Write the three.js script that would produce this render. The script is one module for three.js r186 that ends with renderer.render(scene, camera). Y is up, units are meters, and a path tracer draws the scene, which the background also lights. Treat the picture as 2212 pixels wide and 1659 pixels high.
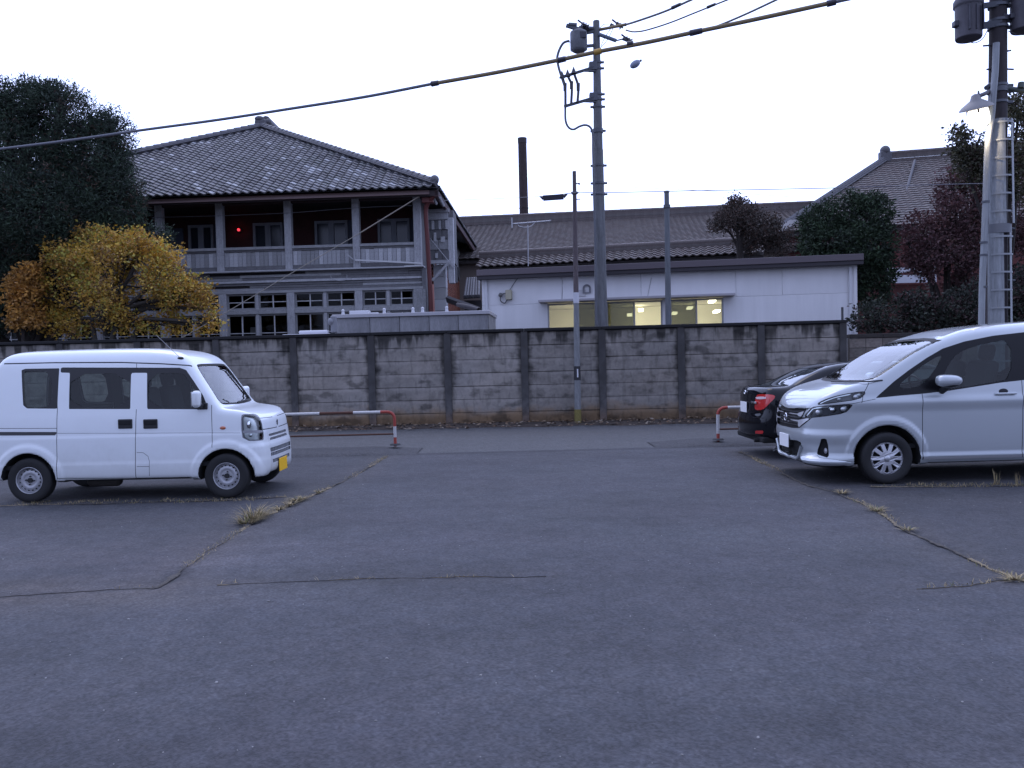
import * as THREE from 'three';
import { mergeGeometries } from 'three/addons/utils/BufferGeometryUtils.js';
import { RoundedBoxGeometry } from 'three/addons/geometries/RoundedBoxGeometry.js';
import { ImprovedNoise } from 'three/addons/math/ImprovedNoise.js';

// ---------------------------------------------------------------- camera, sky, sun, exposure
const scene = new THREE.Scene();
const camera = new THREE.PerspectiveCamera(50.72, 4 / 3, 0.1, 900);
camera.position.set(0, 1.6, 0);
camera.rotation.order = 'YXZ';
camera.rotation.set(-0.0297, 0, -0.0247);
camera.updateMatrixWorld(true);

const renderer = new THREE.WebGLRenderer({ antialias: true });
renderer.toneMapping = THREE.LinearToneMapping;
renderer.toneMappingExposure = 1.0;
renderer.shadowMap.enabled = true;

{ // dusk overcast: bright, slightly violet-blue cloud layer, dimmed behind the camera to darken the van side
  const W = 64, H = 32, d = new Float32Array(W * H * 4);
  for (let j = 0; j < H; j++) for (let i = 0; i < W; i++) {
    const el = ((j + 0.5) / H - 0.5) * Math.PI, az = ((i + 0.5) / W - 0.5) * Math.PI * 2;
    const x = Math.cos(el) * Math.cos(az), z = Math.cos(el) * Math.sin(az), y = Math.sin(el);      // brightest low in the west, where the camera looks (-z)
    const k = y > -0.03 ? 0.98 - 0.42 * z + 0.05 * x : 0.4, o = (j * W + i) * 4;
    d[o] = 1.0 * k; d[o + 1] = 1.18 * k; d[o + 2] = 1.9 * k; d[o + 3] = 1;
  }
  const sky = new THREE.DataTexture(d, W, H, THREE.RGBAFormat, THREE.FloatType);
  sky.mapping = THREE.EquirectangularReflectionMapping; sky.magFilter = sky.minFilter = THREE.LinearFilter; sky.needsUpdate = true;
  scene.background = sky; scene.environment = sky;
}
const sun = new THREE.DirectionalLight(0xfff1e2, 0.5);
sun.position.set(-14, 60, -48); sun.castShadow = true; sun.shadow.radius = 60;
sun.shadow.mapSize.set(2048, 2048);
Object.assign(sun.shadow.camera, { left: -40, right: 40, top: 40, bottom: -40, near: 1, far: 160 });
sun.target.position.set(0, 0, -14);
scene.add(sun, sun.target);

// ---------------------------------------------------------------- helpers
let seed = 20231;
function rnd() { seed = (seed + 0x6D2B79F5) | 0; let t = Math.imul(seed ^ (seed >>> 15), 1 | seed); t = (t + Math.imul(t ^ (t >>> 7), 61 | t)) ^ t; return ((t ^ (t >>> 14)) >>> 0) / 4294967296; }
const rr = (a, b) => a + (b - a) * rnd();
const perlin = new ImprovedNoise();
const nz = (x, y, z = 0.37) => perlin.noise(x, y, z);
function fbm(x, y, z = 0.37, o = 4) { let s = 0, a = 0.5, f = 1; for (let i = 0; i < o; i++) { s += a * perlin.noise(x * f + i * 7.3, y * f - i * 3.1, z); a *= 0.5; f *= 2.03; } return s; }
const clamp = (x, a = 0, b = 1) => Math.max(a, Math.min(b, x));
const sstep = (a, b, x) => { const t = clamp((x - a) / (b - a)); return t * t * (3 - 2 * t); };
const lerp = (a, b, t) => a + (b - a) * t;

const used = new Map();
function numbered(name) { const n = used.get(name) ?? 0; used.set(name, n + 1); return n ? `${name}_${String(n).padStart(3, '0')}` : name; }
function tag(o, label, category, group, kind) { if (label) o.userData.label = label; if (category) o.userData.category = category; if (group) o.userData.group = group; if (kind) o.userData.kind = kind; return o; }
function thing(name, label, category, group) { const g = new THREE.Group(); g.name = numbered(name); scene.add(g); return tag(g, label, category, group); }
function part(parent, name, geo, mat) {
  const m = new THREE.Mesh(Array.isArray(geo) ? merge(geo) : geo, mat);
  m.name = name; m.castShadow = m.receiveShadow = true; parent.add(m); return m;
}
function merge(list) {
  const flat = list.map(g => { const h = g.index ? g.toNonIndexed() : g.clone(); for (const k of Object.keys(h.attributes)) if (!['position', 'normal', 'uv', 'color'].includes(k)) h.deleteAttribute(k); return h; });
  const anyUv = flat.every(g => g.attributes.uv), anyCol = flat.every(g => g.attributes.color);
  for (const g of flat) { if (!anyUv) g.deleteAttribute('uv'); if (!anyCol) g.deleteAttribute('color'); }
  return mergeGeometries(flat, false);
}
function struct(name, geo, mat, label, kind = 'structure') {
  const m = new THREE.Mesh(geo, mat); m.name = numbered(name); m.receiveShadow = m.castShadow = true; scene.add(m);
  m.userData.kind = kind; if (label) m.userData.label = label; return m;
}
const F = 1750, CX = 1106, CY = 829.5;                 // focal length and centre of the 2212 px wide view of the photograph
const camM = camera.matrixWorld.clone();
function ray(px, py) { return new THREE.Vector3((px - CX) / F, -(py - CY) / F, -1).transformDirection(camM); }
function at(px, py, Z) { const d = ray(px, py); return new THREE.Vector3(0, 1.6, 0).addScaledVector(d, Z / -d.z); }   // the point Z metres ahead
function onGround(px, py, h = 0) { const d = ray(px, py); return new THREE.Vector3(0, 1.6, 0).addScaledVector(d, (1.6 - h) / -d.y); }
function view(x0, y0, w, wout) { const s = wout / w; return (cx, cy) => [(x0 + cx / s) * 2212 / 3840, (y0 + cy / s) * 2212 / 3840]; }
// an upright plane through the place seen at (px, anything) Z metres ahead, turned by `deg` (right end nearer)
class Frame {
  constructor(px, Z, deg) {
    const p = at(px, 780, Z); this.o = new THREE.Vector3(p.x, 0, p.z); this.a = deg * Math.PI / 180;
    this.u = new THREE.Vector3(Math.cos(this.a), 0, Math.sin(this.a)); this.w = new THREE.Vector3(-Math.sin(this.a), 0, Math.cos(this.a));
  }
  uv(px, py, w = 0) {
    const d = ray(px, py), q = this.o.clone().addScaledVector(this.w, w), t = (q.clone().sub(new THREE.Vector3(0, 1.6, 0))).dot(this.w) / d.dot(this.w);
    const p = new THREE.Vector3(0, 1.6, 0).addScaledVector(d, t); return [p.clone().sub(this.o).dot(this.u), p.y];
  }
  place(g) { g.position.copy(this.o); g.rotation.y = -this.a; return g; }
  world(u, v, w) { return this.o.clone().addScaledVector(this.u, u).addScaledVector(this.w, w).setY(v); }
}
const M4 = new THREE.Matrix4();
function box(x0, x1, y0, y1, z0, z1) {              // box by extents, uv in metres
  const w = x1 - x0, h = y1 - y0, d = z1 - z0, g = new THREE.BoxGeometry(w, h, d), uv = g.attributes.uv, n = g.attributes.normal, p = g.attributes.position;
  g.translate((x0 + x1) / 2, (y0 + y1) / 2, (z0 + z1) / 2);
  for (let i = 0; i < uv.count; i++) {
    if (Math.abs(n.getX(i)) > 0.5) uv.setXY(i, p.getZ(i), p.getY(i)); else if (Math.abs(n.getY(i)) > 0.5) uv.setXY(i, p.getX(i), p.getZ(i)); else uv.setXY(i, p.getX(i), p.getY(i));
  }
  return g;
}
function rbox(x0, x1, y0, y1, z0, z1, r = 0.01, s = 2) { const g = new RoundedBoxGeometry(x1 - x0, y1 - y0, z1 - z0, s, Math.min(r, (x1 - x0) / 2.01, (y1 - y0) / 2.01, (z1 - z0) / 2.01)); g.translate((x0 + x1) / 2, (y0 + y1) / 2, (z0 + z1) / 2); return g; }
function bar(a, b, r0, r1 = r0, seg = 10) {         // tapered round bar from a to b
  a = new THREE.Vector3(...(a.isVector3 ? a.toArray() : a)); b = new THREE.Vector3(...(b.isVector3 ? b.toArray() : b));
  const L = a.distanceTo(b), g = new THREE.CylinderGeometry(r1, r0, L, seg, 1);
  g.translate(0, L / 2, 0); g.applyQuaternion(new THREE.Quaternion().setFromUnitVectors(new THREE.Vector3(0, 1, 0), b.clone().sub(a).normalize())); g.translate(a.x, a.y, a.z); return g;
}
function plankBar(a, b, w, t) {                     // flat bar from a to b (w across, t thick)
  a = new THREE.Vector3(...(a.isVector3 ? a.toArray() : a)); b = new THREE.Vector3(...(b.isVector3 ? b.toArray() : b));
  const L = a.distanceTo(b), g = box(-w / 2, w / 2, 0, L, -t / 2, t / 2);
  g.applyQuaternion(new THREE.Quaternion().setFromUnitVectors(new THREE.Vector3(0, 1, 0), b.clone().sub(a).normalize())); g.translate(a.x, a.y, a.z); return g;
}
function tube(pts, r, seg = 40, rs = 7) { return new THREE.TubeGeometry(new THREE.CatmullRomCurve3(pts.map(p => p.isVector3 ? p : new THREE.Vector3(...p))), seg, r, rs, false); }
const V2 = (x, y) => new THREE.Vector2(x, y);

function tex(w, h, fn, { srgb = true, rx = 1, ry = 1 } = {}) {      // fn(u, v) -> [r, g, b] linear 0..1 (or one number)
  const d = new Uint8Array(w * h * 4);
  for (let j = 0; j < h; j++) for (let i = 0; i < w; i++) {
    let c = fn((i + 0.5) / w, (j + 0.5) / h, i, j); if (typeof c === 'number') c = [c, c, c];
    const o = (j * w + i) * 4;
    for (let k = 0; k < 3; k++) { let v = clamp(c[k]); if (srgb) v = v <= 0.0031308 ? v * 12.92 : 1.055 * Math.pow(v, 1 / 2.4) - 0.055; d[o + k] = v * 255; }
    d[o + 3] = 255;
  }
  const t = new THREE.DataTexture(d, w, h); t.wrapS = t.wrapT = THREE.RepeatWrapping; t.magFilter = THREE.LinearFilter; t.minFilter = THREE.LinearMipmapLinearFilter; t.generateMipmaps = true;
  if (srgb) t.colorSpace = THREE.SRGBColorSpace; t.repeat.set(rx, ry); t.needsUpdate = true; return t;
}
function noiseGrid(n, s) { const a = new Float32Array(n * n); let q = seed; seed = s; for (let i = 0; i < n * n; i++) a[i] = rnd(); seed = q; return (u, v) => { const x = u * n, y = v * n, i = Math.floor(x), j = Math.floor(y), fx = x - i, fy = y - j, g = (a_, b_) => a[((b_ % n + n) % n) * n + ((a_ % n + n) % n)]; return lerp(lerp(g(i, j), g(i + 1, j), fx), lerp(g(i, j + 1), g(i + 1, j + 1), fx), fy); }; }   // tiling value noise
const N512 = noiseGrid(512, 11), N128 = noiseGrid(128, 12), N32 = noiseGrid(32, 13), N8 = noiseGrid(8, 14);

function std(r, g, b, rough = 0.8, extra = {}) { const m = new THREE.MeshStandardMaterial({ roughness: rough, ...extra }); m.color.setRGB(r, g, b); return m; }
function phys(r, g, b, rough = 0.5, extra = {}) { const m = new THREE.MeshPhysicalMaterial({ roughness: rough, ...extra }); m.color.setRGB(r, g, b); return m; }

// shared textures
const mottleT = tex(512, 512, (u, v) => 0.62 + 0.5 * (0.5 * N8(u, v) + 0.3 * N32(u, v) + 0.35 * N128(u, v) - 0.575));
const fineBump = tex(512, 512, (u, v) => 0.5 * N512(u, v) + 0.5 * N128(u, v), { srgb: false });
const woodT = tex(512, 512, (u, v) => { const g = N512(u, v * 0.06) * 0.45 + N128(u, v * 0.08) * 0.4 + N32(u, v * 0.3) * 0.35, p = N8(u * 2, v) * N32(u, v); const k = 0.38 + 0.62 * g; const w = sstep(0.34, 0.5, p) * 0.3; return [k * (1 - w) + w * 0.95, k * (1 - w) + w * 0.95, k * (1 - w) + w * 0.95]; });
function withMap(m, t, sx, sy, bump, bs) { const c = t.clone(); c.repeat.set(sx, sy); c.needsUpdate = true; m.map = c; if (bump) { const b = bump.clone(); b.repeat.set(sx, sy); b.needsUpdate = true; m.bumpMap = b; m.bumpScale = bs; } return m; }
// ---------------------------------------------------------------- car bodies: three profiles meet in one smooth solid, whose skin is cut into panels
function chaikin(p, n = 3) { for (let k = 0; k < n; k++) { const q = []; for (let i = 0; i < p.length; i++) { const a = p[i], b = p[(i + 1) % p.length]; q.push([a[0] * 0.75 + b[0] * 0.25, a[1] * 0.75 + b[1] * 0.25], [a[0] * 0.25 + b[0] * 0.75, a[1] * 0.25 + b[1] * 0.75]); } p = q; } return p; }
function polyDist(P, x, y) {
  let d = 1e9, s = 1;
  for (let i = 0, j = P.length - 1; i < P.length; j = i++) {
    const ex = P[j][0] - P[i][0], ey = P[j][1] - P[i][1], wx = x - P[i][0], wy = y - P[i][1], t = clamp((wx * ex + wy * ey) / (ex * ex + ey * ey || 1e-9)), bx = wx - ex * t, by = wy - ey * t;
    d = Math.min(d, bx * bx + by * by);
    const c1 = y >= P[i][1], c2 = y < P[j][1], c3 = ex * wy > ey * wx;
    if ((c1 && c2 && c3) || (!c1 && !c2 && !c3)) s = -s;
  }
  return s * Math.sqrt(d);
}
function profile(P, smooth = 2, h = 0.0125) {       // sampled signed distance of a closed outline
  P = chaikin(P, smooth);
  let x0 = 1e9, x1 = -1e9, y0 = 1e9, y1 = -1e9; for (const [x, y] of P) { x0 = Math.min(x0, x); x1 = Math.max(x1, x); y0 = Math.min(y0, y); y1 = Math.max(y1, y); }
  x0 -= 0.3; x1 += 0.3; y0 -= 0.3; y1 += 0.3;
  const nx = Math.ceil((x1 - x0) / h) + 1, ny = Math.ceil((y1 - y0) / h) + 1, g = new Float32Array(nx * ny);
  for (let j = 0; j < ny; j++) for (let i = 0; i < nx; i++) g[j * nx + i] = polyDist(P, x0 + i * h, y0 + j * h);
  return (x, y) => { const a = clamp((x - x0) / h, 0, nx - 1.001), b = clamp((y - y0) / h, 0, ny - 1.001), i = a | 0, j = b | 0, fx = a - i, fy = b - j, o = j * nx + i; return lerp(lerp(g[o], g[o + 1], fx), lerp(g[o + nx], g[o + nx + 1], fx), fy); };
}
const smax = (a, b, k) => { const h = Math.max(k - Math.abs(a - b), 0) / k; return Math.max(a, b) + h * h * k * 0.25; };
function surfaceNet(f, lo, hi, c) {                 // f -> {p, n} triangle soup with smooth normals
  const nx = Math.ceil((hi[0] - lo[0]) / c) + 1, ny = Math.ceil((hi[1] - lo[1]) / c) + 1, nzz = Math.ceil((hi[2] - lo[2]) / c) + 1;
  const v = new Float32Array(nx * ny * nzz), id = (i, j, k) => (k * ny + j) * nx + i;
  for (let k = 0; k < nzz; k++) for (let j = 0; j < ny; j++) for (let i = 0; i < nx; i++) v[id(i, j, k)] = f(lo[0] + i * c, lo[1] + j * c, lo[2] + k * c);
  const vert = new Int32Array(nx * ny * nzz).fill(-1), P = [];
  const E = [[0, 1], [2, 3], [4, 5], [6, 7], [0, 2], [1, 3], [4, 6], [5, 7], [0, 4], [1, 5], [2, 6], [3, 7]];
  const grad = (x, y, z, e) => { const g = [f(x + e, y, z) - f(x - e, y, z), f(x, y + e, z) - f(x, y - e, z), f(x, y, z + e) - f(x, y, z - e)], l = Math.hypot(...g) || 1; return [g[0] / l, g[1] / l, g[2] / l, l / (2 * e)]; };
  for (let k = 0; k < nzz - 1; k++) for (let j = 0; j < ny - 1; j++) for (let i = 0; i < nx - 1; i++) {
    const q = []; let m = 0; for (let b = 0; b < 8; b++) { const w = v[id(i + (b & 1), j + (b >> 1 & 1), k + (b >> 2))]; q.push(w); if (w < 0) m |= 1 << b; }
    if (m === 0 || m === 255) continue;
    let x = 0, y = 0, z = 0, n = 0;
    for (const [a, b] of E) if ((q[a] < 0) !== (q[b] < 0)) { const t = q[a] / (q[a] - q[b]); x += lerp(a & 1, b & 1, t); y += lerp(a >> 1 & 1, b >> 1 & 1, t); z += lerp(a >> 2, b >> 2, t); n++; }
    x = lo[0] + (i + x / n) * c; y = lo[1] + (j + y / n) * c; z = lo[2] + (k + z / n) * c;
    for (let s = 0; s < 2; s++) { const g = grad(x, y, z, 0.01), d = clamp(f(x, y, z) / Math.max(g[3], 0.3), -c, c); x -= g[0] * d; y -= g[1] * d; z -= g[2] * d; }
    vert[id(i, j, k)] = P.length / 6; const g = grad(x, y, z, 0.02); P.push(x, y, z, g[0], g[1], g[2]);
  }
  const T = []; const quad = (a, b, cc, d, flip) => { if (a < 0 || b < 0 || cc < 0 || d < 0) return; if (flip) T.push(a, cc, b, a, d, cc); else T.push(a, b, cc, a, cc, d); };
  for (let k = 1; k < nzz - 1; k++) for (let j = 1; j < ny - 1; j++) for (let i = 1; i < nx - 1; i++) {
    const a = v[id(i, j, k)] < 0;
    if (a !== (v[id(i + 1, j, k)] < 0)) quad(vert[id(i, j - 1, k - 1)], vert[id(i, j, k - 1)], vert[id(i, j, k)], vert[id(i, j - 1, k)], !a);
    if (a !== (v[id(i, j + 1, k)] < 0)) quad(vert[id(i - 1, j, k - 1)], vert[id(i, j, k - 1)], vert[id(i, j, k)], vert[id(i - 1, j, k)], a);
    if (a !== (v[id(i, j, k + 1)] < 0)) quad(vert[id(i - 1, j - 1, k)], vert[id(i, j - 1, k)], vert[id(i, j, k)], vert[id(i - 1, j, k)], !a);
  }
  const out = new Float32Array(T.length * 6); T.forEach((t, i) => { for (let q = 0; q < 6; q++) out[i * 6 + q] = P[t * 6 + q]; });
  return out;
}
function cut(S, f) {                                // splits a soup where f changes sign: [inside (f > 0), outside]
  const A = [], B = [], N = S.length / 18;
  const lerpV = (a, b, t) => { const r = new Array(6); for (let q = 0; q < 6; q++) r[q] = a[q] + (b[q] - a[q]) * t; return r; };
  for (let i = 0; i < N; i++) {
    const V = [0, 1, 2].map(k => Array.from(S.subarray(i * 18 + k * 6, i * 18 + k * 6 + 6))), d = V.map(v => f(v[0], v[1], v[2], v[3], v[4], v[5]));
    const pos = d.filter(x => x > 0).length;
    if (pos === 3) { A.push(...V[0], ...V[1], ...V[2]); continue; } if (pos === 0) { B.push(...V[0], ...V[1], ...V[2]); continue; }
    const lone = pos === 1 ? d.findIndex(x => x > 0) : d.findIndex(x => !(x > 0)), a = V[lone], b = V[(lone + 1) % 3], c = V[(lone + 2) % 3], da = d[lone], db = d[(lone + 1) % 3], dc = d[(lone + 2) % 3];
    const ab = lerpV(a, b, da / (da - db)), ac = lerpV(a, c, da / (da - dc)), X = pos === 1 ? A : B, Y = pos === 1 ? B : A;
    X.push(...a, ...ab, ...ac); Y.push(...ab, ...b, ...c, ...ab, ...c, ...ac);
  }
  return [new Float32Array(A), new Float32Array(B)];
}
function soupGeo(S, off = 0, flip = false) {
  const n = S.length / 6, p = new Float32Array(n * 3), m = new Float32Array(n * 3), uv = new Float32Array(n * 2), sg = flip ? -1 : 1;
  for (let i = 0; i < n; i++) { const o = i * 6, l = Math.hypot(S[o + 3], S[o + 4], S[o + 5]) || 1; for (let k = 0; k < 3; k++) { p[i * 3 + k] = S[o + k] + S[o + 3 + k] / l * off; m[i * 3 + k] = sg * S[o + 3 + k] / l; } uv[i * 2] = S[o]; uv[i * 2 + 1] = S[o + 1]; }
  if (flip) for (let i = 0; i < n; i += 3) for (let k = 0; k < 3; k++) { let t = p[i * 3 + 3 + k]; p[i * 3 + 3 + k] = p[i * 3 + 6 + k]; p[i * 3 + 6 + k] = t; t = m[i * 3 + 3 + k]; m[i * 3 + 3 + k] = m[i * 3 + 6 + k]; m[i * 3 + 6 + k] = t; }
  const g = new THREE.BufferGeometry(); g.setAttribute('position', new THREE.BufferAttribute(p, 3)); g.setAttribute('normal', new THREE.BufferAttribute(m, 3)); g.setAttribute('uv', new THREE.BufferAttribute(uv, 2)); return g;
}
const joinSoup = (...s) => { const n = s.reduce((a, b) => a + b.length, 0), o = new Float32Array(n); let k = 0; for (const x of s) { o.set(x, k); k += x.length; } return o; };

class Hull {
  constructor(o) {
    Object.assign(this, o);                          // side, plan, front outlines; wheels [[x, y, R]]; pos; k
    this.S = profile(o.side, o.sideSmooth ?? 2); this.Pl = profile(o.plan); this.Fr = profile(o.cross);
    const { k = 0.08, wheels, bow = 0.1, front = 1, mid = 1, bowTo = 2.5, archDepth = 0.3, halfW, flare = 0.012 } = o;
    this.solid = (x, y, z) => {
      const az = Math.abs(z), t = clamp((x - mid) * front / bowTo), xs = x + front * bow * z * z * t;
      let d = smax(smax(this.S(xs, y), this.Pl(x, az), k), this.Fr(az, y), o.kf ?? k);
      for (const [wx, wy, R] of wheels) { const q = Math.hypot(x - wx, y - wy); d -= flare * sstep(R + 0.115, R + 0.075, q) * (az > 0.4 ? 1 : 0); }
      if (o.relief) d -= o.relief(x, y, az);
      return d;
    };
    this.f = (x, y, z) => { let d = this.solid(x, y, z); for (const [wx, wy, R] of wheels) { const c = Math.max(Math.hypot(x - wx, y - wy) - R, (halfW - archDepth) - Math.abs(z)); d = Math.max(d, -c); } return d; };
    this.inv = o.pos; this.skin = surfaceNet(this.f, o.lo, o.hi, o.cell ?? 0.025);
  }
  hit(px, py) {                                      // where the pixel's line of sight meets the body
    const d = ray(px, py); let t = 5; const p = new THREE.Vector3();
    for (let i = 0; i < 400; i++) { p.set(0, 1.6, 0).addScaledVector(d, t).sub(this.pos); const q = this.solid(p.x, p.y, p.z); if (q < 0.0008) return p; t += Math.max(q * 0.5, 0.001); if (t > 25) break; }
    console.log('missed', px, py); return p;
  }
  // a field that is positive inside the outline seen at the pixels, laid on the body along `axis` ('z' side, 'x' front, 'd' corner)
  outline(pts, axis, r = 0, smooth = 1) {
    const pr = this.proj(axis), P = chaikin(pts.map(([x, y]) => { const h = this.hit(x, y); return pr(h.x, h.y, Math.abs(h.z)); }), smooth);
    return (x, y, z) => { const [a, b] = pr(x, y, Math.abs(z)); return r - polyDist(P, a, b); };
  }
  proj(axis) { const s = this.front ?? 1; return axis === 'z' ? (x, y, z) => [x, y] : axis === 'x' ? (x, y, z) => [z, y] : axis === 'y' ? (x, y, z) => [x, z] : (x, y, z) => [(x * s - z) * 0.7071, y]; }
  take(f) { const [a, b] = cut(this.skin, f); this.skin = b; return a; }
}
const faceSide = (x, y, z, nx, ny, nz) => Math.abs(nz) - 0.5;

function wheelTyre(R, w, rimR) { // lathe: tread, shoulders, sidewall
  const P = [[rimR - 0.012, -w * 0.36], [rimR, -w * 0.42], [rimR + 0.012, -w * 0.46], [(R + rimR) / 2, -w * 0.5], [R - 0.03, -w * 0.47], [R - 0.01, -w * 0.42], [R - 0.002, -w * 0.34], [R, -w * 0.15], [R, w * 0.15], [R - 0.002, w * 0.34], [R - 0.01, w * 0.42], [R - 0.03, w * 0.47], [(R + rimR) / 2, w * 0.5], [rimR + 0.012, w * 0.46], [rimR, w * 0.42], [rimR - 0.012, w * 0.36]];
  const g = new THREE.LatheGeometry(P.map(([a, b]) => V2(a, b)), 56); g.rotateX(Math.PI / 2); return g;
}
const rubber = std(0.012, 0.012, 0.013, 0.75), blackPlastic = std(0.015, 0.015, 0.017, 0.45), matteBlack = std(0.01, 0.01, 0.011, 0.9), seamM = std(0.03, 0.03, 0.035, 0.9);
const glassM = phys(0.55, 0.62, 0.6, 0.02, { transmission: 1, thickness: 0, ior: 1.5 });
const darkGlassM = phys(0.22, 0.27, 0.27, 0.02, { transmission: 1, thickness: 0, ior: 1.5 });
const clearGlassM = phys(0.86, 0.9, 0.9, 0.02, { transmission: 1, thickness: 0, ior: 1.5 });
const chrome = phys(0.75, 0.76, 0.78, 0.12, { metalness: 1 }), silverMetal = phys(0.55, 0.56, 0.58, 0.35, { metalness: 0.8 });
const liningM = std(0.05, 0.052, 0.052, 0.95), seatM = std(0.018, 0.019, 0.021, 0.95);
Hull.prototype.hit = function (px, py) {
  const c = Math.cos(this.yaw ?? 0), s = Math.sin(this.yaw ?? 0);
  const toL = (v, isDir) => { const q = isDir ? v.clone() : v.clone().sub(this.pos); return new THREE.Vector3(q.x * c - q.z * s, q.y, q.x * s + q.z * c); };
  const d = toL(ray(px, py), true), o = toL(new THREE.Vector3(0, 1.6, 0)); let t = 5; const p = new THREE.Vector3();
  for (let i = 0; i < 600; i++) { p.copy(o).addScaledVector(d, t); const q = this.solid(p.x, p.y, p.z); if (q < 0.0008) return p; t += Math.max(q * 0.6, 0.001); if (t > 25) break; }
  console.log('missed', this.name, Math.round(px), Math.round(py)); return p;
};
Hull.prototype.local = function (px, py, z) {      // the point on the line of sight at depth z of the body's own axes
  const c = Math.cos(this.yaw ?? 0), s = Math.sin(this.yaw ?? 0), d0 = ray(px, py), o0 = new THREE.Vector3(0, 1.6, 0).sub(this.pos);
  const d = new THREE.Vector3(d0.x * c - d0.z * s, d0.y, d0.x * s + d0.z * c), o = new THREE.Vector3(o0.x * c - o0.z * s, o0.y, o0.x * s + o0.z * c);
  return o.addScaledVector(d, (z - o.z) / d.z);
};
Hull.prototype.half = function (pts, r = 0, smooth = 1) {   // outline of a front or rear field: the near edge from the middle at the top to the middle at the bottom, mirrored
  const h = pts.map(([x, y]) => this.hit(x, y)), P = h.map(p => [Math.abs(p.z), p.y]); P[0][0] = 0; P[P.length - 1][0] = 0;
  const full = chaikin([...P, ...P.slice(1, -1).reverse().map(([a, b]) => [-a, b])], smooth);
  return (x, y, z) => r - polyDist(full, z, y);
};
Hull.prototype.line = function (pts, axis, w) {             // narrow band along a line on the body
  const pr = this.proj(axis), P = pts.map(([x, y]) => { const h = this.hit(x, y); return pr(h.x, h.y, Math.abs(h.z)); });
  return (x, y, z) => { const [a, b] = pr(x, y, Math.abs(z)); let d = 1e9; for (let i = 0; i + 1 < P.length; i++) { const ex = P[i + 1][0] - P[i][0], ey = P[i + 1][1] - P[i][1], wx = a - P[i][0], wy = b - P[i][1], t = clamp((wx * ex + wy * ey) / (ex * ex + ey * ey || 1e-9)); d = Math.min(d, Math.hypot(wx - ex * t, wy - ey * t)); } return w / 2 - d; };
};
const both = (...f) => (...a) => Math.min(...f.map(g => g(...a)));
const any = (...f) => (...a) => Math.max(...f.map(g => g(...a)));
const sideways = (x, y, z, nx, ny, nz) => Math.abs(nz) - 0.45;
const forward = s => (x, y, z, nx) => nx * s - 0.12;
function carRoot(H, label, category) { const g = thing(H.name, label, category); g.position.copy(H.pos); g.rotation.y = H.yaw ?? 0; return g; }
function underside(H, g) {
  let a = new Float32Array(0); for (const [wx, wy, R] of H.wheels) a = joinSoup(a, H.take((x, y, z) => R + 0.004 - Math.hypot(x - wx, y - wy)));
  part(g, 'wheel_housing', soupGeo(a), matteBlack);
  part(g, 'underbody', soupGeo(H.take((x, y, z, nx, ny) => Math.min(-ny - 0.75, 0.45 - y))), matteBlack);
}
// a narrow slit along a line on the body, exact however coarse the skin is
Hull.prototype.slit = function (pts, axis, w, guard) {
  const pr = this.proj(axis), P = pts.map(([x, y]) => { const h = this.hit(x, y); return pr(h.x, h.y, Math.abs(h.z)); }); let got = new Float32Array(0);
  for (let i = 0; i + 1 < P.length; i++) {
    const [ax, ay] = P[i], L = Math.hypot(P[i + 1][0] - ax, P[i + 1][1] - ay), dx = (P[i + 1][0] - ax) / L, dy = (P[i + 1][1] - ay) / L;
    const al = (x, y, z) => { const [a, b] = pr(x, y, Math.abs(z)); return (a - ax) * dx + (b - ay) * dy; }, ac = (x, y, z) => { const [a, b] = pr(x, y, Math.abs(z)); return -(a - ax) * dy + (b - ay) * dx; };
    // only work on the skin close to the segment
    const near = [], rest = []; const S = this.skin, N = S.length / 18;
    for (let t = 0; t < N; t++) {
      let ok = false, g = true; let l0 = 1e9, l1 = -1e9, c0 = 1e9, c1 = -1e9;
      for (let k = 0; k < 3; k++) { const o = t * 18 + k * 6, u = al(S[o], S[o + 1], S[o + 2]), v = ac(S[o], S[o + 1], S[o + 2]); l0 = Math.min(l0, u); l1 = Math.max(l1, u); c0 = Math.min(c0, v); c1 = Math.max(c1, v); if (guard(S[o], S[o + 1], S[o + 2], S[o + 3], S[o + 4], S[o + 5]) <= 0) g = false; }
      ok = g && l1 > 0 && l0 < L && c1 > -w / 2 && c0 < w / 2;
      const d = ok ? near : rest; for (let q = 0; q < 18; q++) d.push(S[t * 18 + q]);
    }
    let A = new Float32Array(near); const out = [];
    for (const f of [(x, y, z) => al(x, y, z), (x, y, z) => L - al(x, y, z), (x, y, z) => ac(x, y, z) + w / 2, (x, y, z) => w / 2 - ac(x, y, z)]) { const [a, b] = cut(A, f); A = a; out.push(b); }
    got = joinSoup(got, A); this.skin = joinSoup(new Float32Array(rest), ...out);
  }
  return got;
};
// ---------------------------------------------------------------- ground, lot, road, verge
const grainT = tex(1024, 1024, (u, v) => {           // 1.6 m of worn asphalt: binder, pale and dark stones
  const a = N512(u, v), b = N512(u * 1 + 0.37, v + 0.11), c = N128(u, v), d = N32(u, v);
  let k = 0.56 + 0.22 * (a - 0.5) + 0.42 * (c - 0.5) + 0.16 * (d - 0.5); if (a > 0.9 && b > 0.45) k += 0.30; if (a > 0.985 && b > 0.8) k += 0.4; if (c > 0.78) k += 0.10 * (b > 0.5); if (b < 0.12) k -= 0.16; const w = 0.05 * (N32(u + 0.3, v) - 0.5); return [k * (1 + w), k, k * (1 - w)];
});
const grainB = tex(1024, 1024, (u, v) => 0.6 * N512(u, v) + 0.4 * N128(u, v), { srgb: false });
const segs = (pts) => pts.map(([x, y]) => { const p = onGround(x, y); return [p.x, p.z]; });
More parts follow.
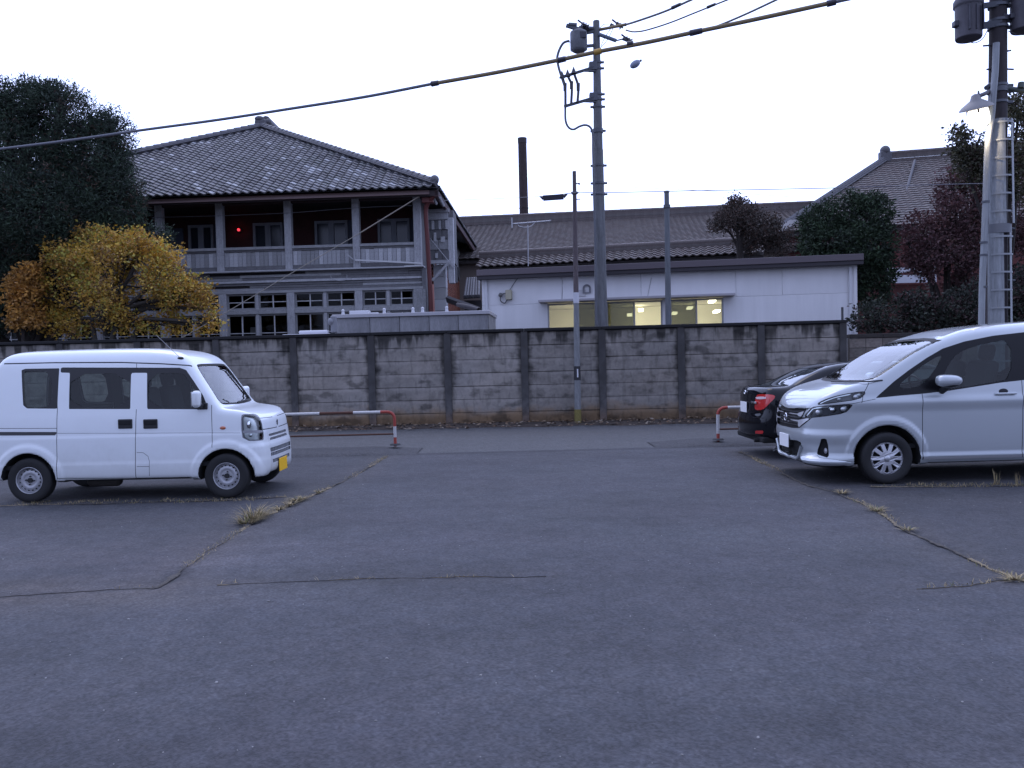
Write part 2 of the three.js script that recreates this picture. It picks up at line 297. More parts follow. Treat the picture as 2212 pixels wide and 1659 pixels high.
function lineDist(P, x, z) { let d = 1e9, at_ = 0, acc = 0; for (let i = 0; i + 1 < P.length; i++) { const ex = P[i + 1][0] - P[i][0], ez = P[i + 1][1] - P[i][1], L = Math.hypot(ex, ez), t = clamp(((x - P[i][0]) * ex + (z - P[i][1]) * ez) / (L * L)), q = Math.hypot(x - P[i][0] - ex * t, z - P[i][1] - ez * t); if (q < d) { d = q; at_ = acc + t * L; } acc += L; } return [d, at_]; }
const cracks = [
  { P: segs([[835, 985], [800, 1006], [760, 1030], [722, 1046], [690, 1062], [640, 1085], [595, 1103], [548, 1125], [512, 1150], [490, 1165], [460, 1185], [430, 1205], [385, 1238], [340, 1268]]), w: 0.085, tan: 0.85 },
  { P: segs([[345, 1266], [260, 1272], [180, 1277], [90, 1282], [-60, 1290]]), w: 0.05, tan: 0.3 },
  { P: segs([[470, 1262], [560, 1258], [660, 1255], [760, 1251], [860, 1248], [1000, 1246], [1180, 1244]]), w: 0.032, tan: 0.7 },
  { P: segs([[1600, 975], [1640, 995], [1690, 1020], [1750, 1048], [1800, 1060], [1850, 1082], [1900, 1106], [1935, 1128], [1960, 1145], [2010, 1168], [2050, 1187], [2130, 1226], [2260, 1268]]), w: 0.07, tan: 0.9 },
  { P: segs([[1980, 1272], [2090, 1264], [2150, 1255], [2230, 1248]]), w: 0.04, tan: 0.6 },
  { P: segs([[-40, 1094], [40, 1090], [200, 1087], [330, 1084], [480, 1080], [620, 1072]]), w: 0.06, tan: 0.45 },
  { P: segs([[1880, 1050], [1980, 1050], [2080, 1050], [2230, 1047]]), w: 0.06, tan: 0.5 },
];
{
  const x0 = -15, x1 = 15, z0 = -14.25, z1 = 3, nx = 430, nz_ = 250, g = new THREE.PlaneGeometry(x1 - x0, z1 - z0, nx, nz_); g.rotateX(-Math.PI / 2); g.translate((x0 + x1) / 2, 0, (z0 + z1) / 2);
  const p = g.attributes.position, uv = g.attributes.uv, col = new Float32Array(p.count * 3);
  const crackL = cracks[0].P, crackR = cracks[3].P;
  const side = (P, z) => { for (let i = 0; i + 1 < P.length; i++) if ((P[i][1] - z) * (P[i + 1][1] - z) <= 0) return lerp(P[i][0], P[i + 1][0], (z - P[i][1]) / (P[i + 1][1] - P[i][1])); return null; };
  for (let i = 0; i < p.count; i++) {
    const x = p.getX(i), z = p.getZ(i); uv.setXY(i, x / 1.6, z / 1.6);
    let k = 1 + 0.46 * fbm(x * 0.35, z * 0.8, 1.3) + 0.30 * fbm(x * 1.2, z * 1.9, 4.1, 3) + 0.16 * nz(x * 5, z * 5, 2.2), r = 1 + 0.07 * fbm(x * 0.6, z * 0.9, 9.1, 2), gg = 1, b = 1 + 0.05 * fbm(x * 0.5, z * 0.8, 14.1, 2);
    let dd = 0;
    const xl = side(crackL, z), xr = side(crackR, z);
    if (xl !== null && x < xl && z < -6.0) k *= 0.86; if (xr !== null && x > xr && z < -6) k *= 0.88;
    // dusty, paler patch on the left
    const dust = sstep(2.6, 0.4, Math.hypot((x + 4.3) / 1.5, (z + 6.85) / 0.55)) * clamp(0.7 + 1.1 * fbm(x * 1.3, z * 3.5, 8.2)); k *= 1 + 0.7 * dust; r += 0.09 * dust; b -= 0.03 * dust;
    const mud = sstep(2.2, 0.3, Math.hypot((x + 4.1) / 1.5, (z + 5.75) / 0.32)) * clamp(0.6 + 1.2 * fbm(x * 1.6, z * 3, 18.2)); k *= 1 + 0.12 * mud; r += 0.16 * mud; b -= 0.2 * mud;
    for (const c of cracks) {
      const [d0, s] = lineDist(c.P, x + 0.05 * nz(x * 5, z * 5, 6) + 0.02 * nz(x * 17, z * 17, 3), z + 0.05 * nz(x * 5, z * 5, 9.5)), q = Math.max(0, 1 - d0 / (c.w * (1 + 0.8 * nz(s * 2.5, 3.3, c.w * 50)))), m = clamp(0.55 + 1.4 * nz(s * 1.3, 1.1, c.w * 90));
      if (q > 0) { const t = clamp(q * 2.2) * (c.w < 0.055 ? 0.3 : 1); dd = Math.max(dd, t); const tanAmt = t * c.tan * clamp(m + 0.15), dark = t * (1 - m * c.tan) * 0.6; k *= 1 - dark * 0.6; k *= 1 + 0.3 * tanAmt; r *= 1 + 0.08 * tanAmt; b *= 1 - 0.12 * tanAmt; }
      else if (d0 < c.w * 6) { const t = (1 - d0 / (c.w * 6)) * 0.12 * c.tan; k *= 1 + t * 0.4; r *= 1 + t * 0.5; b *= 1 - t * 0.6; }
    }
    const edge = sstep(0.22, 0.0, Math.abs(z + 14.1 + 0.05 * nz(x * 2, 1, 1))); k *= 1 - 0.35 * edge;
    col[i * 3] = 0.096 * k * r; col[i * 3 + 1] = 0.0955 * k * gg; col[i * 3 + 2] = 0.107 * k * b;
    p.setY(i, 0.006 * fbm(x * 0.8, z * 0.8, 5.5) - 0.012 * dd - 0.004);
  }
  g.setAttribute('color', new THREE.BufferAttribute(col, 3)); g.computeVertexNormals();
  const m = new THREE.MeshStandardMaterial({ roughness: 0.88, vertexColors: true, map: grainT, bumpMap: grainB, bumpScale: 0.006 });
  struct('parking_lot', g, m);
}
{ // the lane between the lot and the wall, and the earth all round
  const g = new THREE.PlaneGeometry(70, 5.3, 280, 40); g.rotateX(-Math.PI / 2); g.translate(0, 0, -16.85);
  const p = g.attributes.position, uv = g.attributes.uv, col = new Float32Array(p.count * 3);
  for (let i = 0; i < p.count; i++) { const x = p.getX(i), z = p.getZ(i); uv.setXY(i, x / 1.6, z / 1.6); const k = (1.14 + 0.12 * fbm(x * 0.5, z * 2, 3) + 0.05 * nz(x * 3, z * 3, 1)) * (1 - 0.25 * sstep(-18.8, -19.5, z)); col.set([0.12 * k, 0.119 * k, 0.121 * k], i * 3); p.setY(i, -0.012 + 0.02 * sstep(-18.6, -19.5, z)); }
  g.setAttribute('color', new THREE.BufferAttribute(col, 3)); g.computeVertexNormals();
  struct('road', g, new THREE.MeshStandardMaterial({ roughness: 0.9, vertexColors: true, map: grainT, bumpMap: grainB, bumpScale: 0.004 }));
  const e = new THREE.PlaneGeometry(900, 900, 1, 1); e.rotateX(-Math.PI / 2); e.translate(0, -0.05, -200);
  struct('ground', e, std(0.06, 0.055, 0.05, 0.95));
}
// loose grit and small stones on the asphalt
{
  const stones = []; const g0 = new THREE.IcosahedronGeometry(1, 0), gr = [[0.16, 0.155, 0.15], [0.26, 0.25, 0.24], [0.07, 0.068, 0.07], [0.3, 0.29, 0.28]];
  for (let i = 0; i < 900; i++) { const z = -2.4 - 11.5 * Math.pow(rnd(), 1.5), x = rr(-1, 1) * (1.5 - z * 0.7), s = rr(0.002, 0.005) * (rnd() < 0.06 ? 1.8 : 1), q = g0.clone(); q.scale(s * rr(0.8, 1.5), s * 0.6, s * rr(0.8, 1.4)); q.rotateY(rnd() * 6); q.translate(x, 0.006 * fbm(x * 0.8, z * 0.8, 5.5) - 0.004 + s * 0.35, z); const c = gr[Math.floor(rnd() * 4)], col = new Float32Array(q.attributes.position.count * 3); for (let k = 0; k < col.length; k += 3) col.set(c, k); q.setAttribute('color', new THREE.BufferAttribute(col, 3)); q.deleteAttribute('uv'); stones.push(q); }
  struct('gravel', mergeGeometries(stones, false), new THREE.MeshStandardMaterial({ roughness: 0.9, vertexColors: true }), 'loose grit and tiny stones scattered over the asphalt lot', 'stuff').userData.category = 'gravel';
}
// soil and moss lying in the open joints, as narrow ragged strips
{
  const P = [], C = [], I = [];
  for (const c of cracks) {
    const Q = c.P; let s = 0, seg = 0, L = 0; const lens = []; for (let i = 0; i + 1 < Q.length; i++) { const l = Math.hypot(Q[i + 1][0] - Q[i][0], Q[i + 1][1] - Q[i][1]); lens.push(l); L += l; }
    const n = Math.ceil(L / 0.018); let first = P.length / 3;
    for (let k = 0; k <= n; k++) {
      let d = k / n * L, i = 0; while (i < lens.length - 1 && d > lens[i]) { d -= lens[i]; i++; }
      const t = d / lens[i], dx = (Q[i + 1][0] - Q[i][0]) / lens[i], dz = (Q[i + 1][1] - Q[i][1]) / lens[i], u = k / n * L;
      const off = 0.05 * nz(u * 1.7, 3, c.w * 50) + 0.02 * nz(u * 7, 5, 1), cx = lerp(Q[i][0], Q[i + 1][0], t) - dz * off, cz = lerp(Q[i][1], Q[i + 1][1], t) + dx * off;
      const m = clamp(0.5 + 1.5 * nz(u * 1.3, 1.1, c.w * 90)), gap = sstep(c.w < 0.055 ? 0.0 : -0.25, c.w < 0.055 ? 0.35 : 0.1, nz(u * 1.1, 7.7, c.w * 30)) * (c.w < 0.055 ? 0.8 : 1);
      const wL = gap * c.w * 0.42 * clamp(0.55 + 1.2 * nz(u * 6, 1, 4) + 0.5 * nz(u * 19, 2, 4), 0.08, 1.5), wR = gap * c.w * 0.42 * clamp(0.55 + 1.2 * nz(u * 6, 9, 4) + 0.5 * nz(u * 19, 8, 4), 0.08, 1.5);
      for (let j = 0; j < 5; j++) { const e = [-1, -0.45, 0, 0.45, 1][j], w = e < 0 ? wL * e : wR * e, x = cx - dz * w, z = cz + dx * w, y = 0.006 * fbm(x * 0.8, z * 0.8, 5.5) - 0.004 + (Math.abs(e) > 0.9 ? -0.001 : 0.004); P.push(x, y, z); const q = 0.7 + 0.8 * rnd(), tan = c.tan * m; const col = tan > (c.w < 0.055 ? 0.3 : 0.36) ? [0.155 * q, 0.125 * q, 0.082 * q] : (c.w < 0.055 ? [0.085 * q, 0.078 * q, 0.07 * q] : [0.06 * q, 0.053 * q, 0.046 * q]); C.push(...col); }
    }
    for (let k = 0; k < n; k++) for (let j = 0; j < 4; j++) { const a = first + k * 5 + j, b = a + 5; I.push(a, a + 1, b, b, a + 1, b + 1); }
  }
  const g = new THREE.BufferGeometry(); g.setAttribute('position', new THREE.Float32BufferAttribute(P, 3)); g.setAttribute('color', new THREE.Float32BufferAttribute(C, 3)); g.setIndex(I); g.computeVertexNormals();
  struct('dirt', g, new THREE.MeshStandardMaterial({ roughness: 1, vertexColors: true, side: THREE.DoubleSide }), 'ragged strips of soil lying in the asphalt joints', 'stuff').userData.category = 'soil';
}
// low asphalt ramps along the road edge, under the guard rails
{
  const ramp = (xa, xb) => { const n = 60, g = new THREE.BufferGeometry(), P = [], I = [], prof = [[-14.02, -0.01], [-14.1, 0.035], [-14.3, 0.05], [-15.05, 0.055], [-15.2, 0.03], [-15.3, -0.02]]; for (let i = 0; i <= n; i++) { const x = lerp(xa, xb, i / n), e = Math.min(1, Math.min(i, n - i) / 4); for (const [z, y] of prof) P.push(x, y * (0.6 + 0.4 * e) + 0.006 * nz(x * 4, z * 4, 1) - (1 - e) * 0.03, z + 0.04 * nz(x * 3, z, 2)); } for (let i = 0; i < n; i++) for (let j = 0; j < 5; j++) { const a = i * 6 + j, b = a + 6; I.push(a, b, a + 1, b, b + 1, a + 1); } g.setAttribute('position', new THREE.Float32BufferAttribute(P, 3)); const uv = []; for (let i = 0; i < P.length; i += 3) uv.push(P[i] / 1.6, P[i + 2] / 1.6); g.setAttribute('uv', new THREE.Float32BufferAttribute(uv, 2)); g.setIndex(I); g.computeVertexNormals(); return g; };
  const m = std(0.095, 0.093, 0.098, 0.92, { map: grainT, bumpMap: grainB, bumpScale: 0.005, side: THREE.DoubleSide });
  struct('kerb', ramp(-14, onGround(905, 975).x), m); struct('kerb', ramp(onGround(1420, 968).x, 14), m);
}
// verge of earth and leaf litter along the foot of the wall
const WALL = new Frame(1106, 19.9, 3);
const alongWall = (u, w) => WALL.world(u, 0, w);
{
  const n = 220, P = [], I = [], C = [], uv = [];
  for (let i = 0; i <= n; i++) { const u = lerp(-22, 22, i / n); for (let j = 0; j < 7; j++) { const w = 0.02 + j / 6 * (0.75 + 0.25 * nz(u * 0.9, 1, 2)), q = alongWall(u, w), k = 1 + 0.6 * nz(u * 3, w * 5, 1); P.push(q.x, 0.05 * (1 - j / 6) + 0.02 + 0.03 * nz(u * 4, w * 6, 3) - (j === 6 ? 0.05 : 0), q.z); C.push(0.075 * k, 0.055 * k, 0.043 * k); uv.push(u, w); } }
  for (let i = 0; i < n; i++) for (let j = 0; j < 6; j++) { const a = i * 7 + j, b = a + 7; I.push(a, a + 1, b, b, a + 1, b + 1); }
  const g = new THREE.BufferGeometry(); g.setAttribute('position', new THREE.Float32BufferAttribute(P, 3)); g.setAttribute('color', new THREE.Float32BufferAttribute(C, 3)); g.setAttribute('uv', new THREE.Float32BufferAttribute(uv, 2)); g.setIndex(I); g.computeVertexNormals();
  struct('verge', g, new THREE.MeshStandardMaterial({ roughness: 1, vertexColors: true, map: mottleT, side: THREE.DoubleSide }));
  // dead leaves
  const L = []; const leafCol = [[0.15, 0.09, 0.05], [0.11, 0.065, 0.04], [0.18, 0.13, 0.085], [0.07, 0.045, 0.03], [0.22, 0.18, 0.14]];
  const pos = [], col = [];
  for (let i = 0; i < 1900; i++) {
    const u = rr(-14, 12), w = 0.03 + Math.pow(rnd(), 1.7) * 1.1, q = alongWall(u, w), s = rr(0.018, 0.045), a = rnd() * 6.28, t = rr(-0.5, 0.5), y = 0.055 * (1 - w) + 0.035 + rr(0, 0.03), c = leafCol[Math.floor(rnd() * 5)];
    const A = [Math.cos(a) * s * 1.4, t * s, Math.sin(a) * s * 1.4], B = [-Math.sin(a) * s * 0.7, rr(-0.3, 0.5) * s, Math.cos(a) * s * 0.7];
    const v = [[-1, 0], [0, 1], [1, 0], [0, -1]].map(([m, n]) => [q.x + A[0] * m + B[0] * n, Math.max(0.02, y + A[1] * m + B[1] * n), q.z + A[2] * m + B[2] * n]);
    for (const k of [0, 1, 2, 0, 2, 3]) { pos.push(...v[k]); col.push(...c); }
  }
  const lg = new THREE.BufferGeometry(); lg.setAttribute('position', new THREE.Float32BufferAttribute(pos, 3)); lg.setAttribute('color', new THREE.Float32BufferAttribute(col, 3)); lg.computeVertexNormals();
  const m = struct('leaf_litter', lg, new THREE.MeshStandardMaterial({ roughness: 0.9, vertexColors: true, side: THREE.DoubleSide }), 'brown fallen leaves scattered along the foot of the concrete wall', 'stuff'); m.userData.category = 'leaf litter';
}
// dry grass in the joints of the asphalt
{
  const pos = [], col = [];
  const blade = (x, z, h, lean, az, w, c) => { const dx = Math.cos(az), dz = Math.sin(az), px = -dz * w, pz = dx * w, mx = x + dx * lean * 0.4, mz = z + dz * lean * 0.4, ex = x + dx * lean, ez = z + dz * lean; const A = [x - px, 0, z - pz], B = [x + px, 0, z + pz], C = [mx + px * 0.7, h * 0.65, mz + pz * 0.7], D = [mx - px * 0.7, h * 0.65, mz - pz * 0.7], E = [ex, h, ez]; for (const v of [A, B, C, A, C, D, D, C, E]) { pos.push(...v); col.push(...c); } };
  const straw = () => { const k = rr(0.55, 1.15); return rnd() < 0.12 ? [0.12 * k, 0.13 * k, 0.045 * k] : [0.33 * k, 0.26 * k, 0.14 * k]; };
  for (const c of cracks) { let L = 0; const P = c.P; for (let i = 0; i + 1 < P.length; i++) L += Math.hypot(P[i + 1][0] - P[i][0], P[i + 1][1] - P[i][1]);
    const n = L * 210 * c.tan; for (let k = 0; k < n; k++) { let s = rnd() * L, m = clamp(0.35 + 1.5 * nz(s * 1.3, 1.1, c.w * 90)); if (rnd() > m) continue; for (let i = 0; i + 1 < P.length; i++) { const l = Math.hypot(P[i + 1][0] - P[i][0], P[i + 1][1] - P[i][1]); if (s > l) { s -= l; continue; } const t = s / l; blade(lerp(P[i][0], P[i + 1][0], t) + rr(-1, 1) * c.w * 0.7, lerp(P[i][1], P[i + 1][1], t) + rr(-1, 1) * c.w * 0.7, rr(0.006, 0.03), rr(0.01, 0.05), rnd() * 6.28, rr(0.0015, 0.003), straw()); break; } } }
  const clump = (px, py, n, r, h) => { const q = onGround(px, py); for (let k = 0; k < n; k++) { const a = rnd() * 6.28, d = r * Math.sqrt(rnd()) * 0.5; blade(q.x + Math.cos(a) * d, q.z + Math.sin(a) * d, rr(0.2, 1) * h, rr(0.4, 1.4) * r, a + rr(-0.6, 0.6), rr(0.003, 0.006), straw()); } };
  clump(548, 1122, 150, 0.17, 0.16); clump(532, 1130, 90, 0.16, 0.09); clump(566, 1113, 60, 0.13, 0.07); clump(640, 1082, 90, 0.12, 0.06); clump(628, 1090, 60, 0.12, 0.05); clump(655, 1078, 50, 0.1, 0.05); clump(690, 1064, 40, 0.08, 0.04); clump(606, 1100, 50, 0.1, 0.05);
  clump(1818, 1066, 50, 0.09, 0.05); clump(1893, 1103, 60, 0.1, 0.05); clump(1960, 1145, 40, 0.08, 0.04); clump(2190, 1252, 40, 0.1, 0.04);
  for (const [x, y] of [[2152, 1047], [2198, 1047]]) { const q = onGround(x, y); for (let k = 0; k < 14; k++) blade(q.x + rr(-0.03, 0.03), q.z + rr(-0.03, 0.03), rr(0.05, 0.2), rr(0.01, 0.07), rnd() * 6.28, 0.004, straw()); }
  for (let x = 1960; x < 2212; x += 3) { const q = onGround(x, 1050 + rr(-3, 3)); for (let k = 0; k < 4; k++) blade(q.x, q.z, rr(0.01, 0.05), rr(0.0, 0.05), rnd() * 6.28, 0.003, straw()); }
  for (let x = 30; x < 560; x += 3) if (nz(x * 0.02, 3, 1) > -0.05) { const q = onGround(x, 1089 - x * 0.018 + rr(-4, 4)); for (let k = 0; k < 4; k++) blade(q.x + rr(-0.05, 0.05), q.z + rr(-0.05, 0.05), rr(0.006, 0.03), rr(0.0, 0.05), rnd() * 6.28, 0.003, straw()); }
  const g = new THREE.BufferGeometry(); g.setAttribute('position', new THREE.Float32BufferAttribute(pos, 3)); g.setAttribute('color', new THREE.Float32BufferAttribute(col, 3)); g.computeVertexNormals();
  const m = struct('grass', g, new THREE.MeshStandardMaterial({ roughness: 0.9, vertexColors: true, side: THREE.DoubleSide }), 'dry straw-coloured grass growing in the cracks of the asphalt', 'stuff'); m.userData.category = 'grass';
}
// ---------------------------------------------------------------- precast concrete wall: posts, planks and coping, each a piece of its own
{
  const g = thing('concrete_wall', 'long grey precast concrete wall with dark weathered posts along the lane', 'wall'); WALL.place(g);
  const posts = [-372, -204, -37, 131, 299, 468, 635, 803, 968, 1134, 1302, 1473, 1646, 1823].map(x => WALL.uv(x, 820)[0]);
  const top = (u) => 2.36, nR = 7, PH = 2.28 / 7, U0 = posts[0], U1 = posts[posts.length - 1], LW = U1 - U0 + 0.4;
  const postAt = u => { let d = 9; for (const q of posts) d = Math.min(d, Math.abs(u - q)); return d; };
  const bayK = posts.map(() => rr(0.8, 1.12)), bayD = posts.map(() => rr(-0.16, 0.14));
  const wallT = tex(2048, 256, (uu, vv) => {
    const u = U0 - 0.2 + uu * LW, y = vv * 2.4;
    const n1 = fbm(u * 1.1, y * 1.6, 2.2, 3), n2 = fbm(u * 4, y * 5, 7.7, 4), n3 = fbm(u * 16, y * 16, 1.2, 2), drip = fbm(u * 5.5, y * 0.35, 4.4, 4), drip2 = fbm(u * 14, y * 0.6, 9.4, 3);
    let bi = 0; while (bi < posts.length - 2 && u > posts[bi + 1]) bi++; let k = 0.30 * bayK[bi] + 0.10 * n1 + 0.10 * n2 + 0.07 * n3; let r = 1, b = 1;
    // rain-black streaks from the coping
    const reach = 0.16 + 1.5 * Math.max(0, drip + 0.04) + 0.25 * n2, t = 2.33 - y; const s = sstep(reach, reach * 0.25, t) * sstep(-0.14, 0.16, drip + bayD[bi] + 0.35 * drip2 + 0.10 - t * 0.08);
    k *= 1 - 0.80 * clamp(s); k *= 1 - 0.6 * sstep(0.10, 0.0, t + 0.06 * n2);
    // black patches and edges beside the posts
    const pd = postAt(u); k *= 1 - 0.72 * sstep(0.24, 0.06, pd + 0.16 * n2 + 0.1 * n1) * sstep(0.1, 1.4, y + 0.6 * n1);
    k *= 1 - 0.5 * sstep(0.06, 0.32, fbm(u * 1.8, y * 3.2, 12.1, 4)); k *= 1 - 0.2 * sstep(0.08, 0.2, fbm(u * 9, y * 2.2, 21, 3));
    // plank edges hold dirt
    const f = y / PH - Math.floor(y / PH), e = Math.min(f, 1 - f); k *= 1 - 0.32 * sstep(0.10, 0.0, e + 0.10 * n2) * clamp(0.6 + 2 * n1); k += 0.035 * sstep(0.16, 0.05, Math.abs(f - 0.86)) * clamp(1 + n2 * 3);
    // earth splashed up at the foot
    const h = 0.42 + 0.35 * n1 + 0.2 * n2, m = sstep(h * 1.25, h * 0.3, y); k *= 1 - 0.55 * m; r += 0.42 * m; b -= 0.34 * m; const w3 = 0.05 * fbm(u * 0.7, y * 1.2, 31, 2); r += 0.06 + w3; b -= 0.09 + w3;
    k *= 0.78;
    return [k * 1.0 * r, k * 0.97, k * 0.965 * b];
  });
  wallT.wrapS = wallT.wrapT = THREE.ClampToEdgeWrapping;
  const m = std(1, 1, 1, 0.93, { map: wallT }); const bm = fineBump.clone(); bm.repeat.set(LW / 0.8, 3); bm.needsUpdate = true; m.bumpMap = bm; m.bumpScale = 0.006;
  const mp = std(0.045, 0.042, 0.042, 0.95, { bumpMap: bm, bumpScale: 0.006 }); withMap(mp, mottleT, 0.7, 0.7);
  const postT = tex(64, 512, (uu, vv) => { const y = vv * 2.4, k = 0.05 + 0.05 * clamp(fbm(uu * 3, y * 2.5, 5.1, 4) + 0.1) + 0.05 * sstep(1.4, 0.2, y) * clamp(0.6 + fbm(uu * 6, y * 6, 2, 3) * 2); const d = sstep(0.5, 0.1, y); return [k * (1 + 0.3 * d), k * 0.96, k * (0.96 - 0.2 * d)]; });
  const pm = std(1, 1, 1, 0.95, { map: postT });
  const uvFix = (gg) => { const p = gg.attributes.position, uv = gg.attributes.uv; for (let i = 0; i < p.count; i++) uv.setXY(i, (p.getX(i) - U0 + 0.2) / LW, p.getY(i) / 2.4); return gg; };
  for (let i = 0; i + 1 < posts.length; i++) for (let r = 0; r < nR; r++) {
    const a = posts[i] + 0.045, b = posts[i + 1] - 0.045, y0 = r * PH + 0.002, y1 = (r + 1) * PH - 0.002 - (rnd() < 0.3 ? 0.006 : 0), o = rr(-0.004, 0.004);
    part(g, 'panel', uvFix(rbox(a, b, y0 + rr(-0.002, 0.002), y1, -0.09 + o, -0.035 + o, 0.008, 1)), m);
  }
  for (const u of posts) { const p = rbox(u - 0.085, u + 0.085, 0, 2.30, -0.14, 0.01, 0.015, 1), uv = p.attributes.uv, q = p.attributes.position; for (let i = 0; i < q.count; i++) uv.setXY(i, (q.getX(i) - u) + 0.37 * u, q.getY(i) / 2.4); part(g, 'post', p, pm); }
  part(g, 'wall_core', box(posts[0], U1, 0, 2.3, -0.125, -0.095), mp);
  const cm = std(0.028, 0.027, 0.029, 0.95); withMap(cm, mottleT, 0.8, 2);
  for (let i = 0; i + 1 < posts.length; i++) part(g, 'coping', rbox(posts[i] + (i ? 0.004 : -0.1), posts[i + 1] - 0.004 + (i === posts.length - 2 ? 0.11 : 0), 2.29 + rr(0, 0.006), 2.365, -0.16, 0.035, 0.012, 2), cm);
  const uP = WALL.uv(1826, 680)[0]; const st = part(g, 'pipe_stub', bar([uP, 2.2, -0.2], [uP, 2.68, -0.2], 0.028), std(0.05, 0.05, 0.055, 0.6));
  // tan block wall that carries on to the right
  const W2 = new Frame(1835, 19.75, 3.5), b = thing('block_wall', 'low tan concrete block wall behind the dark sedan and silver minivan', 'wall'); W2.place(b);
  const bt = [[0.29, 0.25, 0.215], [0.33, 0.285, 0.25], [0.25, 0.22, 0.195], [0.31, 0.26, 0.235]].map(c => withMap(std(...c, 0.95), mottleT, 1, 1, fineBump, 0.005));
  const bw = 0.395, bh = 0.24; let nx = 26;
  for (let r = 0; r < 8; r++) for (let k = 0; k < nx; k++) part(b, 'block', rbox(k * bw + (r % 1) * 0.2 + 0.005, (k + 1) * bw - 0.005, r * bh + 0.005, (r + 1) * bh - 0.005, -0.15, rr(-0.004, 0.004), 0.008, 1), bt[Math.floor(rnd() * 4)]);
  part(b, 'mortar', box(0, nx * bw, 0, 8 * bh, -0.14, -0.012), std(0.09, 0.08, 0.075, 1));
  for (let k = 0; k < nx; k += 2) part(b, 'coping', rbox(k * bw + 0.003, (k + 2) * bw - 0.003, 8 * bh + 0.004, 8 * bh + 0.1, -0.18, 0.03, 0.012, 2), withMap(std(0.06, 0.052, 0.048, 0.95), mottleT, 1, 1));
}
// ---------------------------------------------------------------- red and white guard rails
{
  const red = withMap(std(0.50, 0.075, 0.05, 0.6), mottleT, 4, 4), white = withMap(std(0.82, 0.80, 0.78, 0.6), mottleT, 4, 4), rust = withMap(std(0.14, 0.06, 0.04, 0.9), mottleT, 3, 3);
  const rail = (label, xEnd, dir, len, H, Z, cols) => {
    const g = thing('guard_rail', label, 'guard rail', 'red and white guard rails at the lot edge'), r = 0.028, R = 0.15;
    const L = new THREE.CurvePath(), V = (x, y) => new THREE.Vector3(x, y, 0);
    const arc = (a, b, c) => new THREE.QuadraticBezierCurve3(a, b, c);
    L.add(new THREE.LineCurve3(V(0, 0.02), V(0, H - R))); L.add(arc(V(0, H - R), V(0, H), V(dir * R, H))); L.add(new THREE.LineCurve3(V(dir * R, H), V(dir * (len - R), H))); L.add(arc(V(dir * (len - R), H), V(dir * len, H), V(dir * len, H - R))); L.add(new THREE.LineCurve3(V(dir * len, H - R), V(dir * len, 0.02)));
    const total = L.getLength();
    let s = 0; for (const [l, c] of cols) { const e = Math.min(s + l, total), n = Math.max(4, Math.round((e - s) * 22)), pts = []; for (let i = 0; i <= n; i++) pts.push(L.getPointAt(clamp((s + (e - s) * i / n) / total))); part(g, 'band', new THREE.TubeGeometry(new THREE.CatmullRomCurve3(pts), n, r, 14, false), c); s = e; if (s >= total) break; }
    part(g, 'lower_bar', bar([0, H * 0.38, 0], [dir * len, H * 0.38, 0], 0.016), rust);
    for (const x of [0, dir * len]) part(g, 'footing', new THREE.CylinderGeometry(0.085, 0.11, 0.03, 18).translate(x, 0.058, 0), std(0.05, 0.05, 0.052, 0.95));
    const p = at(xEnd, 930, Z); g.position.set(p.x, 0.04, -Z); return g;
  };
  rail('guard rail whose curved end shows right of the white van', 853, -1, 3.4, 0.66, 14.9, [[0.17, red], [0.2, white], [0.30, red], [0.17, red], [0.5, white], [0.62, rust], [0.95, white], [0.3, rust], [0.6, white], [9, red]]);
  rail('guard rail whose curved end shows left of the black sedan', 1551, 1, 3.4, 0.62, 14.4, [[0.14, red], [0.34, white], [0.24, red], [0.8, white], [0.5, red], [0.5, white], [9, red]]);
}
// ---------------------------------------------------------------- pantiles: one S-shaped tile, laid in courses on a sloping face
function pantile(w, l, rise = 0.05, n = 6) {          // runs down +y of its own plane, curve along x, facing +z
  const g = new THREE.PlaneGeometry(w * 1.06, l, n, 1), p = g.attributes.position;
  for (let i = 0; i < p.count; i++) { const t = (p.getX(i) / (w * 1.06)) + 0.5, y = p.getY(i) / l; p.setZ(i, rise * (0.55 * Math.sin(t * Math.PI * 2 + 0.5) + 0.25 * Math.cos(t * Math.PI * 2)) + (y < 0 ? 0.045 : 0.0)); }
  const b = new THREE.PlaneGeometry(w * 1.06, 0.05, n, 1), q = b.attributes.position;   // the front lip
  for (let i = 0; i < q.count; i++) { const t = (q.getX(i) / (w * 1.06)) + 0.5, dn = q.getY(i) < 0; q.setXYZ(i, q.getX(i), -l / 2, rise * (0.55 * Math.sin(t * Math.PI * 2 + 0.5) + 0.25 * Math.cos(t * Math.PI * 2)) + (dn ? -0.0 : 0.045)); }
  const m = merge([g, b]); m.deleteAttribute('normal'); m.computeVertexNormals(); return m;
}
const woodM = (r, g, b, sx = 1.2, sy = 0.8) => withMap(std(r, g, b, 0.9), woodT, sx, sy);
const wood = { pale: woodM(0.52, 0.52, 0.54), mid: woodM(0.38, 0.38, 0.39), dark: woodM(0.19, 0.187, 0.195), black: woodM(0.03, 0.027, 0.028) };
const woodV = { pale: (() => { const m = std(0.46, 0.46, 0.48, 0.9); const t = woodT.clone(); t.rotation = Math.PI / 2; t.repeat.set(0.8, 1.2); t.needsUpdate = true; m.map = t; return m; })() };
woodV.mid = woodV.pale.clone(); woodV.mid.color.setRGB(0.34, 0.34, 0.35); woodV.light = woodV.pale.clone(); woodV.light.color.setRGB(0.6, 0.6, 0.62); woodV.dim = woodV.pale.clone(); woodV.dim.color.setRGB(0.20, 0.20, 0.21);
const darkPane = phys(0.02, 0.022, 0.026, 0.08, { clearcoat: 0.0 }), pane = phys(0.42, 0.44, 0.46, 0.04, { transmission: 1, thickness: 0, ior: 1.25 });
